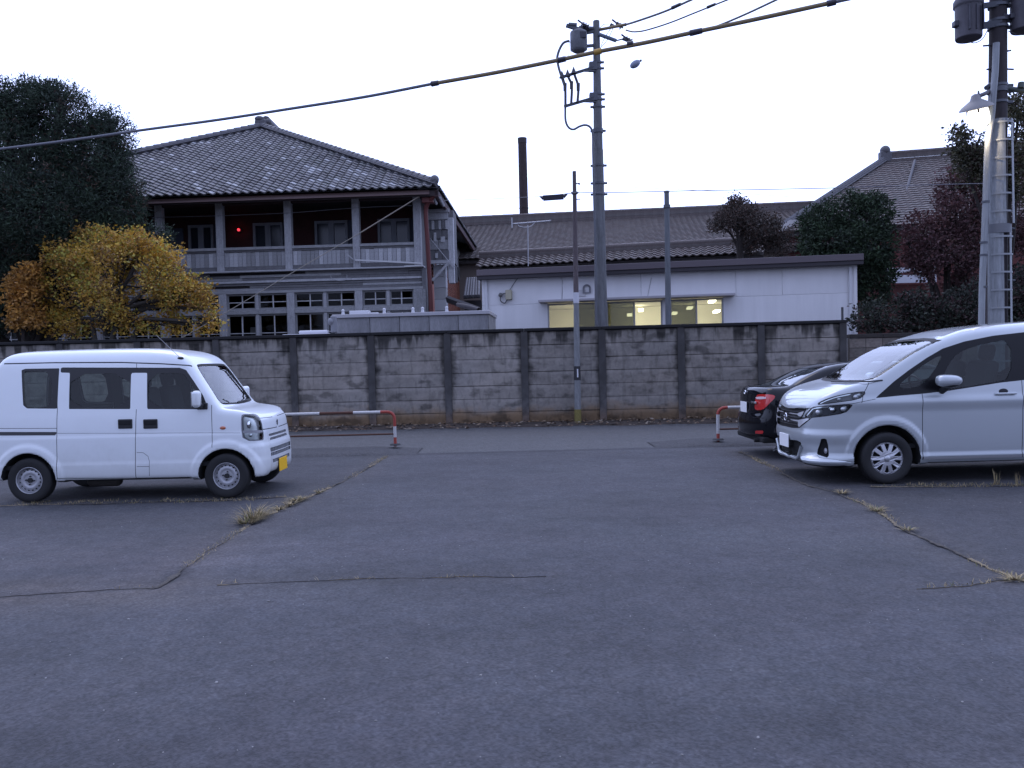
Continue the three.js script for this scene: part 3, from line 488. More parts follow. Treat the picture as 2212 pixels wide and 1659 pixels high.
const tileMs = [[0.22, 0.217, 0.232], [0.18, 0.178, 0.192], [0.265, 0.26, 0.275], [0.205, 0.21, 0.215], [0.15, 0.145, 0.16], [0.52, 0.53, 0.56]].map((c, i) => withMap(std(...c, i === 5 ? 0.55 : 0.62), mottleT, 3, 3));
const pickTile = (x, y) => { const n = fbm(x * 0.5, y * 0.6, 3.3, 3); const r = rnd(); const li = fbm(x * 0.9, y * 1.6, 13.3, 3); return r < 0.02 + 0.9 * Math.max(0, li - 0.08) ? 5 : n > 0.12 ? (r < 0.5 ? 2 : 0) : n < -0.12 ? (r < 0.5 ? 4 : 1) : r < 0.4 ? 0 : r < 0.6 ? 3 : r < 0.8 ? 1 : 2; };

// lays tiles on the face A (left eave), B (right eave), with ridge ends D (over A) and C (over B); the `own` largest (lowest courses) are pieces, the rest one mass
function layTiles(g, A, B, C, D, tw, tl, own, name, mats, pick, low = false) {
  const ex = B.clone().sub(A), eL = ex.length(), u = ex.normalize(), up = D.clone().sub(A).add(C.clone().sub(B)).multiplyScalar(0.5); up.addScaledVector(u, -up.dot(u)); const h = up.length(), vdir = up.normalize(), nrm = new THREE.Vector3().crossVectors(u, vdir).normalize();
  const to2 = p => { const q = p.clone().sub(A); return [q.dot(u), q.dot(vdir)]; }, [a, b, c, d] = [A, B, C, D].map(to2);
  const xl = y => lerp(a[0], d[0], y / (d[1] || 1)), xr = y => lerp(b[0], c[0], y / (c[1] || 1)), nRow = Math.ceil(h / tl);
  const basis = new THREE.Matrix4().makeBasis(u, vdir, nrm), tile = low ? pantile(tw, tl * 1.12, 0.03, 2) : pantile(tw, tl * 1.12, 0.046, 6), bulk = mats.map(() => []); let made = 0;
  for (let r = 0; r < nRow; r++) {
    const y = (r + 0.5) * tl, x0 = Math.max(xl(y), a[0] - 30), x1 = xr(y), k0 = Math.ceil((x0) / tw), k1 = Math.floor((x1) / tw);
    for (let k = k0; k <= k1; k++) {
      const x = k * tw + tw * 0.0, j = () => low ? 0 : rr(-0.006, 0.006), q = A.clone().addScaledVector(u, x + j()).addScaledVector(vdir, y + j()).addScaledVector(nrm, 0.05 + j());
      const mi = pick(x, y), M = basis.clone().multiply(new THREE.Matrix4().makeRotationZ(low ? 0 : rr(-0.02, 0.02))).setPosition(q);
      if (made < own) { const t = part(g, name, tile, mats[mi]); t.applyMatrix4(M); made++; } else bulk[mi].push(tile.clone().applyMatrix4(M));
    }
  }
  return bulk;
}
// ---------------------------------------------------------------- the old timber mill house
{
  const FR = new Frame(640, 28, 2.5), g = FR.place(thing('mill_house', 'old two-storey timber house with weathered open veranda and grey tiled roof', 'house'));
  const U = (px, py, w = 0) => FR.uv(px, py, w)[0], Vv = (px, py, w = 0) => FR.uv(px, py, w)[1];
  const uR = U(912, 650), uL = U(-150, 700);
  // levels, read at the right-hand end
  const yEave = Vv(640, 418, 0.9), yColTop = Vv(769, 432), yRailTop = Vv(769, 528), yRailBot = Vv(769, 535), yPlankBot = Vv(769, 570), yFloor = Vv(769, 578), yBandA = Vv(769, 592), yStrip = Vv(769, 597), yBandB = Vv(769, 618), yWinTop = Vv(769, 627), yT1 = Vv(769, 662), yT2 = Vv(769, 673), yBot = 0.2;
  // veranda columns
  const cols = [-60, 70, 208, 343, 474, 622, 769, 901.5];
  const cu = cols.map(x => U(x, 520));
  for (const u of cu) part(g, 'column', rbox(u - 0.125, u + 0.125, yFloor, yEave + 0.05, -0.25, 0.0, 0.02, 1), woodV.pale);
  // railing: vertical planks, rail and foot boards
  for (let i = 0; i + 1 < cu.length; i++) {
    const a = cu[i] + 0.13, b = cu[i + 1] - 0.13, n = Math.round((b - a) / 0.155), s = (b - a) / n;
    part(g, 'handrail', rbox(a - 0.01, b + 0.01, yRailTop - 0.07, yRailTop + 0.03, -0.2, -0.02, 0.015, 1), wood.mid);
    part(g, 'rail_board', rbox(a, b, yRailBot - 0.02, yRailTop - 0.074, -0.15, -0.07, 0.01, 1), wood.dark);
    for (let k = 0; k < n; k++) { part(g, 'plank', rbox(a + k * s + 0.004, a + (k + 1) * s - 0.004, yPlankBot + rr(-0.03, 0.03), yRailBot - 0.025 + rr(-0.01, 0.01), -0.13 + rr(-0.008, 0.008), -0.105 + rr(-0.008, 0.008), 0.006, 1), rnd() < 0.2 ? woodV.light : rnd() < 0.35 ? woodV.mid : woodV.pale); }
    part(g, 'floor_beam', rbox(a - 0.12, b + 0.12, yFloor, yPlankBot + 0.035, -0.2, -0.06, 0.015, 1), wood.dark);
  }
  part(g, 'ledge', rbox(uL, uR + 0.1, yFloor - 0.06, yFloor - 0.004, -0.3, 0.10, 0.015, 1), wood.pale);
  // weatherboards between the storeys, in uneven lengths
  const rows = 7, yTop = yFloor - 0.066, yLow = yWinTop + 0.08;
  for (let r = 0; r < rows; r++) { let x = uL; const y1 = lerp(yTop, yLow, r / rows), y0 = lerp(yTop, yLow, (r + 1) / rows); while (x < uR) { const e = Math.min(uR, x + rr(1.6, 4.2)); if (rnd() > 0.05) { const b = rbox(x + 0.003, e - 0.003, y0 + 0.004, y1 + rr(-0.012, 0.004), -0.12, -0.07 + (r === 3 ? 0.05 : 0) + rr(-0.01, 0.012), 0.006, 1); b.rotateX(0); part(g, 'weatherboard', b, r === 3 ? wood.pale : rnd() < 0.3 ? wood.mid : wood.dark); } x = e; } }
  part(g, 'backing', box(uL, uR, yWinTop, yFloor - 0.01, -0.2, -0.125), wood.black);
  part(g, 'lintel', rbox(uL, uR + 0.05, yWinTop - 0.02, yWinTop + 0.075, -0.14, 0.02, 0.012, 1), wood.mid);
  // fallen white gutter lengths left hanging on the ledge
  { const a = FR.uv(768, 562, 0.1), b = FR.uv(912, 569, 0.1), c = FR.uv(874, 576, 0.08), d = FR.uv(914, 574, 0.08); part(g, 'fallen_board', plankBar([a[0], a[1], 0.14], [b[0], b[1], 0.12], 0.05, 0.07), std(0.55, 0.55, 0.55, 0.7)); part(g, 'fallen_board', plankBar([c[0], c[1], 0.15], [d[0], d[1], 0.15], 0.05, 0.05), std(0.5, 0.5, 0.5, 0.7));
    const e = FR.uv(764, 533, 0.05), f = FR.uv(767, 567, 0.1), h = FR.uv(751, 550, 0.1); part(g, 'fallen_board', [plankBar([e[0], e[1], 0.04], [f[0], f[1], 0.1], 0.05, 0.02), plankBar([h[0], h[1], 0.1], [f[0] - 0.05, f[1] + 0.1, 0.1], 0.03, 0.02)], woodV.light); }
  // ground floor posts and windows
  const posts = [-94, 58, 210, 354, 482, 629, 776];
  const pu = [...posts.map(x => U(x, 680)), uR - 0.1];
  pu.forEach((u, i) => part(g, 'post', rbox(u - 0.13 - (i === pu.length - 1 ? 0.06 : 0), u + 0.13 + (i === pu.length - 1 ? 0.1 : 0), yBot, yWinTop - 0.022, -0.25, 0.04, 0.015, 1), i === pu.length - 1 ? woodV.mid : woodV.pale));
  part(g, 'corner_board', rbox(uR + 0.01, uR + 0.16, yBot, yFloor - 0.1, -0.3, 0.0, 0.01, 1), woodV.dim);
  const winRow = (a, b, y0, y1, upper) => {
    const m = (a + b) / 2, mw = 0.055;
    part(g, 'mullion', rbox(m - mw, m + mw, y0, y1, -0.2, -0.02, 0.008, 1), woodV.pale);
    for (const [x0, x1] of [[a, m - mw - 0.002], [m + mw + 0.002, b]]) {
      const w = part(g, 'window', [rbox(x0, x0 + 0.045, y0, y1, -0.16, -0.08, 0.006, 1), rbox(x1 - 0.045, x1, y0, y1, -0.16, -0.08, 0.006, 1), rbox(x0 + 0.046, x1 - 0.046, y0, y0 + 0.05, -0.16, -0.08, 0.006, 1), rbox(x0 + 0.046, x1 - 0.046, y1 - 0.05, y1, -0.16, -0.08, 0.006, 1)], woodV.mid);
      const xm = (x0 + x1) / 2 + rr(-0.02, 0.02), ym = (y0 + y1) / 2 - 0.02;
      part(w, 'muntin', [box(xm - 0.02, xm + 0.02, y0 + 0.05, y1 - 0.05, -0.145, -0.1), box(x0 + 0.046, xm - 0.021, ym - 0.014, ym + 0.014, -0.14, -0.105), box(xm + 0.021, x1 - 0.046, ym - 0.014, ym + 0.014, -0.14, -0.105)], woodV.light);
      for (const [p0, p1, q0, q1] of [[x0 + 0.045, xm - 0.02, y0 + 0.05, ym - 0.014], [xm + 0.02, x1 - 0.045, y0 + 0.05, ym - 0.014], [x0 + 0.045, xm - 0.02, ym + 0.014, y1 - 0.05], [xm + 0.02, x1 - 0.045, ym + 0.014, y1 - 0.05]]) { if (rnd() < 0.06) continue; const pg = box(p0, p1, q0, q1, -0.122, -0.118); pg.translate(0, 0, 0); const pp = part(w, 'pane', pg, pane); pp.rotation.set(rr(-0.0006, 0.0006), rr(-0.0006, 0.0006), 0); }
    }
  };
  for (let i = 0; i + 1 < pu.length; i++) {
    const a = pu[i] + 0.135, b = pu[i + 1] - 0.135 - (i === pu.length - 2 ? 0.06 : 0);
    winRow(a, b, yT1, yWinTop - 0.024); part(g, 'transom', rbox(a, b, yT2, yT1 - 0.004, -0.2, 0.0, 0.012, 1), wood.mid);
    winRow(a, b, yT2 - 1.25, yT2 - 0.004); part(g, 'wainscot', box(a, b, yBot, yT2 - 1.255, -0.2, -0.05), wood.mid);
  }
  // dark rooms behind: floors, back walls, ceiling
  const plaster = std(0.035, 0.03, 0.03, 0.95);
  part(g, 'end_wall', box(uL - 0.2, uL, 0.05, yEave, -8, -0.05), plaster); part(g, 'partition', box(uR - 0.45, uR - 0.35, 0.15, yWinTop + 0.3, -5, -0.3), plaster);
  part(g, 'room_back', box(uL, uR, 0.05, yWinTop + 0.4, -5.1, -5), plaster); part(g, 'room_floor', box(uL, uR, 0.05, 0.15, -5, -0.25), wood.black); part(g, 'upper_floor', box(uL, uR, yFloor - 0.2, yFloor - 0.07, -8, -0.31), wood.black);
  for (const [x, w, h] of [[540, 0.5, 0.5], [575, 0.3, 0.75], [660, 0.6, 0.7], [700, 0.35, 0.9], [690, 0.25, 0.5]]) { const [u, v] = FR.uv(x, 716, -0.8); part(g, 'stored_box', rbox(u, u + w, 0.15, v + h * 0.3, -1.4, -0.8, 0.03, 1), std(0.2, 0.2, 0.2, 0.9)); }
  // veranda: red-brown inner wall, door pairs, shutters, beams, soffit
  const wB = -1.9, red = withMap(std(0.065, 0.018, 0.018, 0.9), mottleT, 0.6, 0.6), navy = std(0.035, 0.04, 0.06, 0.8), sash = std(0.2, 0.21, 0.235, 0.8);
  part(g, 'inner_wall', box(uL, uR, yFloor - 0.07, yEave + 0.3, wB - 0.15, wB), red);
  part(g, 'side_screen', box(uR - 0.15, uR, yFloor - 0.07, yEave + 0.2, wB, -0.26), wood.dark);
  for (const [x0, x1, dir] of [[548, 612], [681, 752], [817, 886], [408, 462], [262, 330], [130, 196]].map(q => [...q, 1])) {
    const a = U(x0, 500, wB), b = U(x1, 500, wB), t = yColTop - 0.35, f = yFloor - 0.05, m = (a + b) / 2;
    const d = part(g, 'door', [box(a, a + 0.09, f, t, wB + 0.005, wB + 0.09), box(b - 0.09, b, f, t, wB + 0.005, wB + 0.09), box(m - 0.1, m + 0.1, f, t, wB + 0.005, wB + 0.085), box(a + 0.091, m - 0.101, t - 0.1, t, wB + 0.005, wB + 0.08), box(m + 0.101, b - 0.091, t - 0.1, t, wB + 0.005, wB + 0.08)], sash);
    const yr = lerp(f, t, 0.42); part(d, 'door_rail', [box(a + 0.091, m - 0.101, yr - 0.03, yr + 0.03, wB + 0.01, wB + 0.07), box(m + 0.101, b - 0.091, yr - 0.03, yr + 0.03, wB + 0.01, wB + 0.07)], sash);
    part(d, 'door_pane', [box(a + 0.091, m - 0.101, f, t - 0.1, wB + 0.004, wB + 0.03), box(m + 0.101, b - 0.091, f, t - 0.1, wB + 0.004, wB + 0.03)], phys(0.018, 0.022, 0.034, 0.15));
    part(g, 'shutter', box(b + 0.02, b + 0.3, f, t, wB + 0.005, wB + 0.05), navy);
  }
  { const a = U(353, 520, wB), b = U(397, 520, wB); part(g, 'shutter', box(a, b, yFloor - 0.05, yColTop - 0.45, wB + 0.005, wB + 0.06), std(0.06, 0.07, 0.1, 0.8)); }
  { const [u, v] = FR.uv(515.5, 496.5, wB + 0.12); const lm = std(0.9, 0.1, 0.12, 0.3); lm.emissive.setRGB(1, 0.08, 0.12); lm.emissiveIntensity = 0.9; const l = part(g, 'alarm_lamp', new THREE.SphereGeometry(0.055, 16, 12).translate(u, v, wB + 0.12), lm); part(l, 'lamp_base', new THREE.CylinderGeometry(0.07, 0.07, 0.08, 16).rotateX(Math.PI / 2).translate(u, v, wB + 0.04), std(0.2, 0.03, 0.03, 0.5)); const pl = new THREE.PointLight(0xff3040, 0.03, 4); pl.position.set(u, v, wB + 0.22); pl.castShadow = true; g.add(pl); }
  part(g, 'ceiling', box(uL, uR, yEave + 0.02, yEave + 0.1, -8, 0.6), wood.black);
  part(g, 'head_beam', rbox(uL, uR + 0.05, yColTop - 0.02, yEave + 0.02, -0.22, -0.03, 0.01, 1), std(0.05, 0.03, 0.032, 0.9));
  // old wires and a thin cable strung along the veranda
  { const q = [[330, 470], [480, 466], [640, 459], [770, 449], [890, 444]].map(([x, y]) => { const [u, v] = FR.uv(x, y, 0.02); return [u, v, 0.03]; }); part(g, 'wire', tube(q, 0.008, 60, 5), std(0.2, 0.2, 0.22, 0.6)); }
  { const q = [[600, 625], [662, 634], [694, 603.5 + 2], [716, 606], [748, 606], [750, 598], [750, 592]]; const p = [[715, 594], [717, 602], [728, 606], [742, 606], [749, 603], [750, 593]].map(([x, y]) => { const [u, v] = FR.uv(x, y, 0.03); return [u, v, 0.06]; }); part(g, 'loose_cable', tube(p, 0.008, 30, 5), std(0.4, 0.4, 0.42, 0.6)); }
  // --- roof: hip facing the lane, tiles, ridges, fascia, gutter
  const wE = 0.95, L = (u, v, w) => new THREE.Vector3(u, v, w), yE = Vv(700, 414, wE);
  const [uER] = FR.uv(946, 404, wE), A = L(U(-210, 430, wE), yE, wE), B = L(uER, yE, wE);
  const apW = -6.4, [au, av] = FR.uv(566, 279, apW), Ap = L(au, av, apW);
  const slope = part(g, 'roof', (() => { const q = new THREE.BufferGeometry(), back = L(au, av, -19), BR = L(uER, yE, -19.2), AL = L(A.x, yE, -19); const T = [A, B, Ap, B, BR, back, B, back, Ap, A, Ap, back, A, back, AL]; q.setFromPoints(T); q.computeVertexNormals(); return q; })(), std(0.03, 0.028, 0.03, 0.95, { side: THREE.DoubleSide }));
  const bulk = layTiles(slope, A, B, Ap, Ap, 0.288, 0.235, 300, 'tile', tileMs, pickTile);
  const bs = layTiles(slope, B, L(uER, yE, -19.2), L(au, av, -19), Ap, 0.288, 0.235, 0, 'tile', tileMs, pickTile, true);
  const stuffG = []; tileMs.forEach((m, i) => { if (!bulk[i].length && !bs[i].length) return; const t = part(slope, 'roof_tile', mergeGeometries([...bulk[i], ...bs[i]], false), m); t.userData.kind = 'stuff'; });
  const ridgeTile = (p, q, name) => { const n = Math.round(p.distanceTo(q) / 0.3), d = q.clone().sub(p), side = new THREE.Vector3().crossVectors(d, new THREE.Vector3(0, 1, 0)).normalize(); for (let i = 0; i < n; i++) { const a = p.clone().addScaledVector(d, i / n), b = p.clone().addScaledVector(d, (i + 1.04) / n); a.y += 0.2; b.y += 0.185; part(slope, name, bar(a, b, 0.1, 0.085, 8), tileMs[[1, 4, 0][i % 3]]); } for (const [dy, w] of [[0.05, 0.15], [0.12, 0.12]]) { const a = p.clone(), b = q.clone(); a.y += dy; b.y += dy; part(slope, 'ridge_course', plankBar(a, b, 0.07, w * 2), tileMs[4]); } };
  ridgeTile(B.clone().add(L(-0.05, 0.02, -0.05)), Ap, 'ridge_tile'); ridgeTile(A, Ap, 'ridge_tile'); ridgeTile(Ap, L(au, av, -19), 'ridge_tile');
  // ogre-tile finial at the apex
  { const f = [rbox(au - 0.3, au + 0.22, av + 0.1, av + 0.42, apW - 0.1, apW + 0.1, 0.1, 3), new THREE.SphereGeometry(0.17, 16, 12).scale(1.2, 0.7, 0.8).translate(au - 0.1, av + 0.44, apW), new THREE.SphereGeometry(0.14, 16, 12).translate(au + 0.26, av + 0.32, apW - 0.1), bar([au + 0.1, av + 0.42, apW - 0.2], [au + 0.1, av + 0.36, apW - 2.2], 0.2, 0.18, 10)]; part(slope, 'finial', f, tileMs[4]); }
  part(slope, 'finial', new THREE.SphereGeometry(0.15, 14, 10).translate(B.x - 0.12, B.y + 0.3, B.z - 0.12), tileMs[1]);
  part(g, 'fascia', rbox(A.x, B.x, yE - 0.24, yE - 0.06, wE - 0.16, wE - 0.1, 0.01, 1), std(0.04, 0.028, 0.03, 0.9));
  { const n = 24, q = new THREE.TorusGeometry(0.065, 0.012, 5, 8, Math.PI); const gut = new THREE.CylinderGeometry(0.07, 0.07, B.x - A.x - 0.3, 12, 1, true, Math.PI / 2, Math.PI); gut.rotateZ(Math.PI / 2); gut.translate((A.x + B.x - 0.3) / 2, yE - 0.13, wE + 0.0); part(g, 'gutter', gut, std(0.13, 0.085, 0.08, 0.6, { side: THREE.DoubleSide })); }
  part(g, 'soffit', box(A.x, B.x - 0.02, yE - 0.06, yE - 0.04, -8, wE - 0.17), wood.black);
  const maroon = std(0.10, 0.022, 0.02, 0.6);
  part(g, 'side_fascia', rbox(B.x - 0.14, B.x - 0.02, yE - 0.26, yE - 0.05, -19, wE - 0.1, 0.01, 1), std(0.06, 0.03, 0.032, 0.8));
  { const [a] = FR.uv(920, 470, 0.55), b = FR.uv(931, 668, 0.25), h0 = FR.uv(921, 452, 0.55), hx = FR.uv(940, 436, 0.6); part(g, 'downpipe', [tube([[hx[0], yE - 0.2, 0.75], [a + 0.05, yE - 0.45, 0.55], [a, h0[1], 0.5], [lerp(a, b[0], 0.3), lerp(h0[1], b[1], 0.3), 0.42], [b[0], b[1], 0.25], [b[0], 0.4, 0.25]], 0.075, 40, 10), rbox(a - 0.1, B.x - 0.2, yE - 0.42, yE - 0.24, 0.35, 0.7, 0.02, 1)], maroon); }
  { const p = FR.uv(933, 662, 0.2); part(g, 'drain_pipe', bar([p[0] + 0.03, p[1] + 0.75, 0.2], [p[0] + 0.06, 0.3, 0.2], 0.06), std(0.35, 0.16, 0.13, 0.7)); }
  // rafters poking out at the corner
  for (const [x, y] of [[934, 430], [950, 434]]) { const [u, v] = FR.uv(x, y, 0.6); part(g, 'bracket', plankBar([u, v + 0.12, 0.62], [u + 0.1, v - 0.12, 0.35], 0.07, 0.07), woodV.pale); }
  // the side bay at the right-hand end, facing the lane, on its braces
  const wS = -1.6, bx0 = U(922, 510, wS), bx1 = U(972, 510, wS), by1 = Vv(945, 452, wS), by0 = Vv(945, 566, wS);
  part(g, 'bay_frame', [rbox(bx0, bx1, by1 - 0.12, by1, wS, wS + 0.08, 0.01, 1), rbox(bx0, bx1, by0, by0 + 0.06, wS, wS + 0.1, 0.01, 1)], woodV.pale);
  const rowsB = [[0.86, 1, wood.pale, 1], [0.66, 0.84, woodV.dim, 6], [0.47, 0.64, wood.dark, 3], [0.25, 0.45, wood.mid, 2], [0.03, 0.23, wood.dark, 3]];
  part(g, 'bay_back', box(bx0, bx1, by0, by1 - 0.12, wS - 0.12, wS - 0.05), wood.dark);
  for (const [t0, t1, m, n] of rowsB) { const y0 = lerp(by0, by1 - 0.12, t0), y1 = lerp(by0, by1 - 0.12, t1), s = (bx1 - bx0 - 0.08) / n; for (let k = 0; k < n; k++) part(g, 'bay_panel', rbox(bx0 + 0.04 + k * s + 0.008, bx0 + 0.04 + (k + 1) * s - 0.008, y0, y1, wS - 0.045, wS + rr(-0.01, 0.03), 0.01, 1), n === 6 ? (k % 2 ? woodV.light : woodV.dim) : m); }
  for (const [x, y, w_, h_] of [[939.5, 512, 0.1, 0.32], [956.5, 517, 0.16, 0.2], [943, 552, 0.1, 0.18]]) { const [u, v] = FR.uv(x, y, wS + 0.04); part(g, 'bay_panel', rbox(u - w_ / 2, u + w_ / 2, v - h_ / 2, v + h_ / 2, wS + 0.03, wS + 0.05, 0.02, 2), woodV.light); }
  part(g, 'bay_post', rbox(U(968, 540, wS), U(980.5, 540, wS), Vv(975, 612, wS), Vv(975, 470, wS), wS - 0.2, wS + 0.02, 0.015, 1), woodV.light);
  part(g, 'bay_side', box(bx1, bx1 + 0.1, by0, by1, -2.9, wS - 0.25), wood.dark);
  { const P = (x, y) => { const [u, v] = FR.uv(x, y, wS + 0.12); return [u, v, wS + 0.12]; }; part(g, 'brace', plankBar(P(970, 567), P(933.5, 606), 0.09, 0.06), woodV.light); part(g, 'brace', plankBar(P(969, 566), P(982, 577), 0.08, 0.06), woodV.light); part(g, 'stay', bar(P(929, 515), P(970, 565), 0.012), std(0.5, 0.5, 0.52, 0.5)); part(g, 'bay_sill', plankBar(P(927, 568), P(972, 566), 0.07, 0.1), woodV.light); }
  // pale boarded flue below the bay
  { const wF = -1.9, x0 = U(937, 620, wF), x1 = U(963.5, 620, wF), n = 4, yt = Vv(950, 572, wF), yb = 0.3; for (let k = 0; k < n; k++) part(g, 'flue_section', rbox(x0, x1, lerp(yt, Vv(950, 672, wF), (k + 1) / n) + 0.006, lerp(yt, Vv(950, 672, wF), k / n), wF - 0.5, wF, 0.02, 2), k === 2 ? std(0.45, 0.44, 0.44, 0.7) : std(0.55, 0.55, 0.57, 0.7)); part(g, 'flue_section', rbox(x0, x1, yb, Vv(950, 672, wF) - 0.006, wF - 0.5, wF, 0.02, 2), std(0.5, 0.5, 0.52, 0.7)); }
  // long side wall running back: orange brick in a timber frame
  const sx = uR - 0.05;
  const brickM = [[0.36, 0.12, 0.075], [0.30, 0.10, 0.065], [0.40, 0.15, 0.09]].map(c => withMap(std(...c, 0.9), mottleT, 2, 2)), bulkB = [[], [], []];
  { const bL = 0.3, bH = 0.085; for (let r = 0; r < 62; r++) for (let k = 0; k < 52; k++) { const z = -2.6 - k * bL - (r % 2) * bL / 2, y = 0.2 + r * bH; bulkB[Math.floor(rnd() * 3)].push(new THREE.BoxGeometry(0.1, bH - 0.012, bL - 0.012).translate(sx + 0.02 + rr(0, 0.01), y + bH / 2, z - bL / 2)); } }
  brickM.forEach((m, i) => { const p = part(g, 'brickwork', mergeGeometries(bulkB[i], false), m); p.userData.kind = 'stuff'; });
  part(g, 'side_wall', box(sx - 0.25, sx - 0.04, 0.1, yE - 0.05, -18.8, -2.0), wood.dark);
  for (let z = -2.7; z > -18.5; z -= 0.42) part(g, 'side_board', rbox(sx + 0.075, sx + 0.105, 5.7 - 0.05 * (z + 9) + rr(-0.5, 0.45), yE - 0.3, z - 0.4, z, 0.006, 1), rnd() < 0.5 ? woodV.dim : woodV.mid);
  for (const z of [-4.5, -16.2]) part(g, 'side_post', rbox(sx + 0.08, sx + 0.2, 0.2, yE - 0.3, z - 0.12, z + 0.12, 0.015, 1), woodV.pale);
}
// ---------------------------------------------------------------- white office building with lit windows
const softT = tex(256, 256, (u, v) => 0.90 + 0.16 * (0.4 * N8(u, v) + 0.35 * N32(u, v * 0.15) + 0.25 * N128(u, v * 0.06) - 0.5));
const whiteWall = withMap(std(0.80, 0.79, 0.80, 0.85), softT, 0.25, 0.25, fineBump, 0.002);
{
  const FR = new Frame(1450, 25, 9), g = FR.place(thing('office_building', 'single-storey white building with brown fascia and lit yellow windows', 'building'));
  const P = (x, y, w = 0) => FR.uv(x, y, w), U = (x, y = 640, w = 0) => FR.uv(x, y, w)[0], V = (x, y, w = 0) => FR.uv(x, y, w)[1];
  const u0 = U(1041, 640), u1 = U(1851, 640), yTop = V(1450, 586), wy1 = V(1372, 650), wy0 = 1.5, D = 5.4;
  const wins = [[1183, 1302], [1310, 1431], [1447, 1563]].map(([a, b]) => [U(a, 680), U(b, 680)]);
  // front wall in panels between and round the windows
  const xs = [u0, U(1215), U(1385), U(1590), U(1690), u1];
  const upper = wy1 + 0.02;
  for (let i = 0; i + 1 < xs.length; i++) part(g, 'wall_panel', rbox(xs[i] + 0.003, xs[i + 1] - 0.003, upper, yTop, -0.15, rr(0, 0.003), 0.008, 1), whiteWall);
  const edges = [u0, ...wins.flat(), u1];
  for (let i = 0; i < edges.length; i += 2) part(g, 'wall', box(edges[i], edges[i + 1], 0, upper - 0.003, -0.15, 0.001), whiteWall);
  part(g, 'wall', box(wins[0][0], wins[2][1], 0, wy0 - 0.06, -0.15, -0.001), whiteWall);
  part(g, 'side_wall', box(u1 - 0.15, u1 - 0.002, 0, yTop, -D, -0.152), whiteWall); part(g, 'side_wall', box(u0 + 0.002, u0 + 0.15, 0, yTop, -D, -0.152), whiteWall); 
  part(g, 'rear_wall', box(u0 + 0.15, u1 - 0.15, 0, yTop, -D, -D + 0.15), std(0.7, 0.68, 0.56, 0.9));
  part(g, 'ceiling', box(u0 + 0.15, u1 - 0.15, wy1 + 0.12, wy1 + 0.2, -D + 0.15, -0.16), std(0.42, 0.40, 0.31, 0.9));
  part(g, 'floor', box(u0 + 0.15, u1 - 0.15, 0.3, 0.4, -D + 0.15, -0.16), std(0.4, 0.38, 0.33, 0.9));
  part(g, 'partition', box(u0 + 0.16, u0 + 0.26, 0.4, wy1 + 0.11, -D + 0.15, -0.16), std(0.6, 0.56, 0.4, 0.9));
  part(g, 'partition', box(wins[2][1] + 2.2, wins[2][1] + 2.3, 0.4, wy1 + 0.11, -D + 0.15, -0.16), std(0.6, 0.56, 0.4, 0.9));
  const fm = std(0.3, 0.3, 0.31, 0.5, { metalness: 0.3 }), blindL = phys(0.78, 0.76, 0.52, 0.9, { transmission: 0.35, thickness: 0 }), blindD = phys(0.40, 0.385, 0.24, 0.9, { transmission: 0.3, thickness: 0 });
  const gA = phys(0.96, 0.96, 0.9, 0.02, { transmission: 1, thickness: 0 }), gB = phys(0.36, 0.37, 0.31, 0.03, { transmission: 1, thickness: 0 });
  wins.forEach(([a, b], i) => {
    const m = lerp(a, b, i === 0 ? 0.5 : 0.5), w = part(g, 'window', [rbox(a, a + 0.05, wy0, wy1, -0.1, 0.012, 0.006, 1), rbox(b - 0.05, b, wy0, wy1, -0.1, 0.012, 0.006, 1), rbox(a + 0.051, b - 0.051, wy1 - 0.05, wy1, -0.1, 0.012, 0.006, 1), rbox(a + 0.051, b - 0.051, wy0, wy0 + 0.05, -0.1, 0.012, 0.006, 1)], fm);
    part(w, 'sash_bar', rbox(m - 0.025, m + 0.025, wy0 + 0.05, wy1 - 0.05, -0.07, -0.01, 0.005, 1), fm);
    const bright = i === 0 ? [1, 0] : [0, 1];
    [[a + 0.05, m - 0.025], [m + 0.025, b - 0.05]].forEach(([p, q], k) => { part(w, 'pane', box(p, q, wy0 + 0.05, wy1 - 0.05, -0.05 + (k ? -0.02 : 0), -0.046 + (k ? -0.02 : 0)), bright[k] ? gA : gB); });
    // ceiling lamps seen through the glass
  });
  const lampM = std(1, 1, 0.9, 0.4); lampM.emissive.setRGB(1, 0.97, 0.82); lampM.emissiveIntensity = 5;
  const lampAt = (x, y) => { let w = -0.8, p; for (; w > -4.3; w -= 0.05) { p = FR.uv(x, y, w); if (p[1] >= wy1 + 0.05) break; } return [p[0], p[1], w]; };   // fittings on the ceiling, the far row on rods
  for (const [x, y] of [[1360, 681], [1384, 670.5], [1457, 677.5], [1490, 666], [1538, 651.5], [1548, 673.5]]) { const [u, v, w] = lampAt(x, y); const c = w; const l = part(g, 'ceiling_lamp', box(u - 0.09, u + 0.09, v - 0.02, v + 0.05, c - 0.5, c + 0.5), lampM); l.rotation.y = 0; }
  for (const z of [-1.9, -3.7]) for (const t of [0.1, 0.5, 0.85]) { const pl = new THREE.PointLight(0xfff8e6, z < -3 ? 2.1 : 0.9, 20); pl.position.set(lerp(wins[0][0], wins[2][1], t), wy1 - 1.0, z); pl.castShadow = true; g.add(pl); }
  // canopy, sill, fascia, roof
  const ca = P(1163, 651, 0.45), cb = P(1588, 634, 0.45); const cy = (ca[1] + cb[1]) / 2;
  part(g, 'canopy', rbox(ca[0], cb[0], cy - 0.045, cy + 0.03, 0.004, 0.5, 0.012, 1), std(0.36, 0.34, 0.36, 0.7));
  part(g, 'window_sill', rbox(wins[0][0] - 0.05, wins[2][1] + 0.05, wy0 - 0.06, wy0 - 0.004, -0.02, 0.08, 0.01, 1), fm);
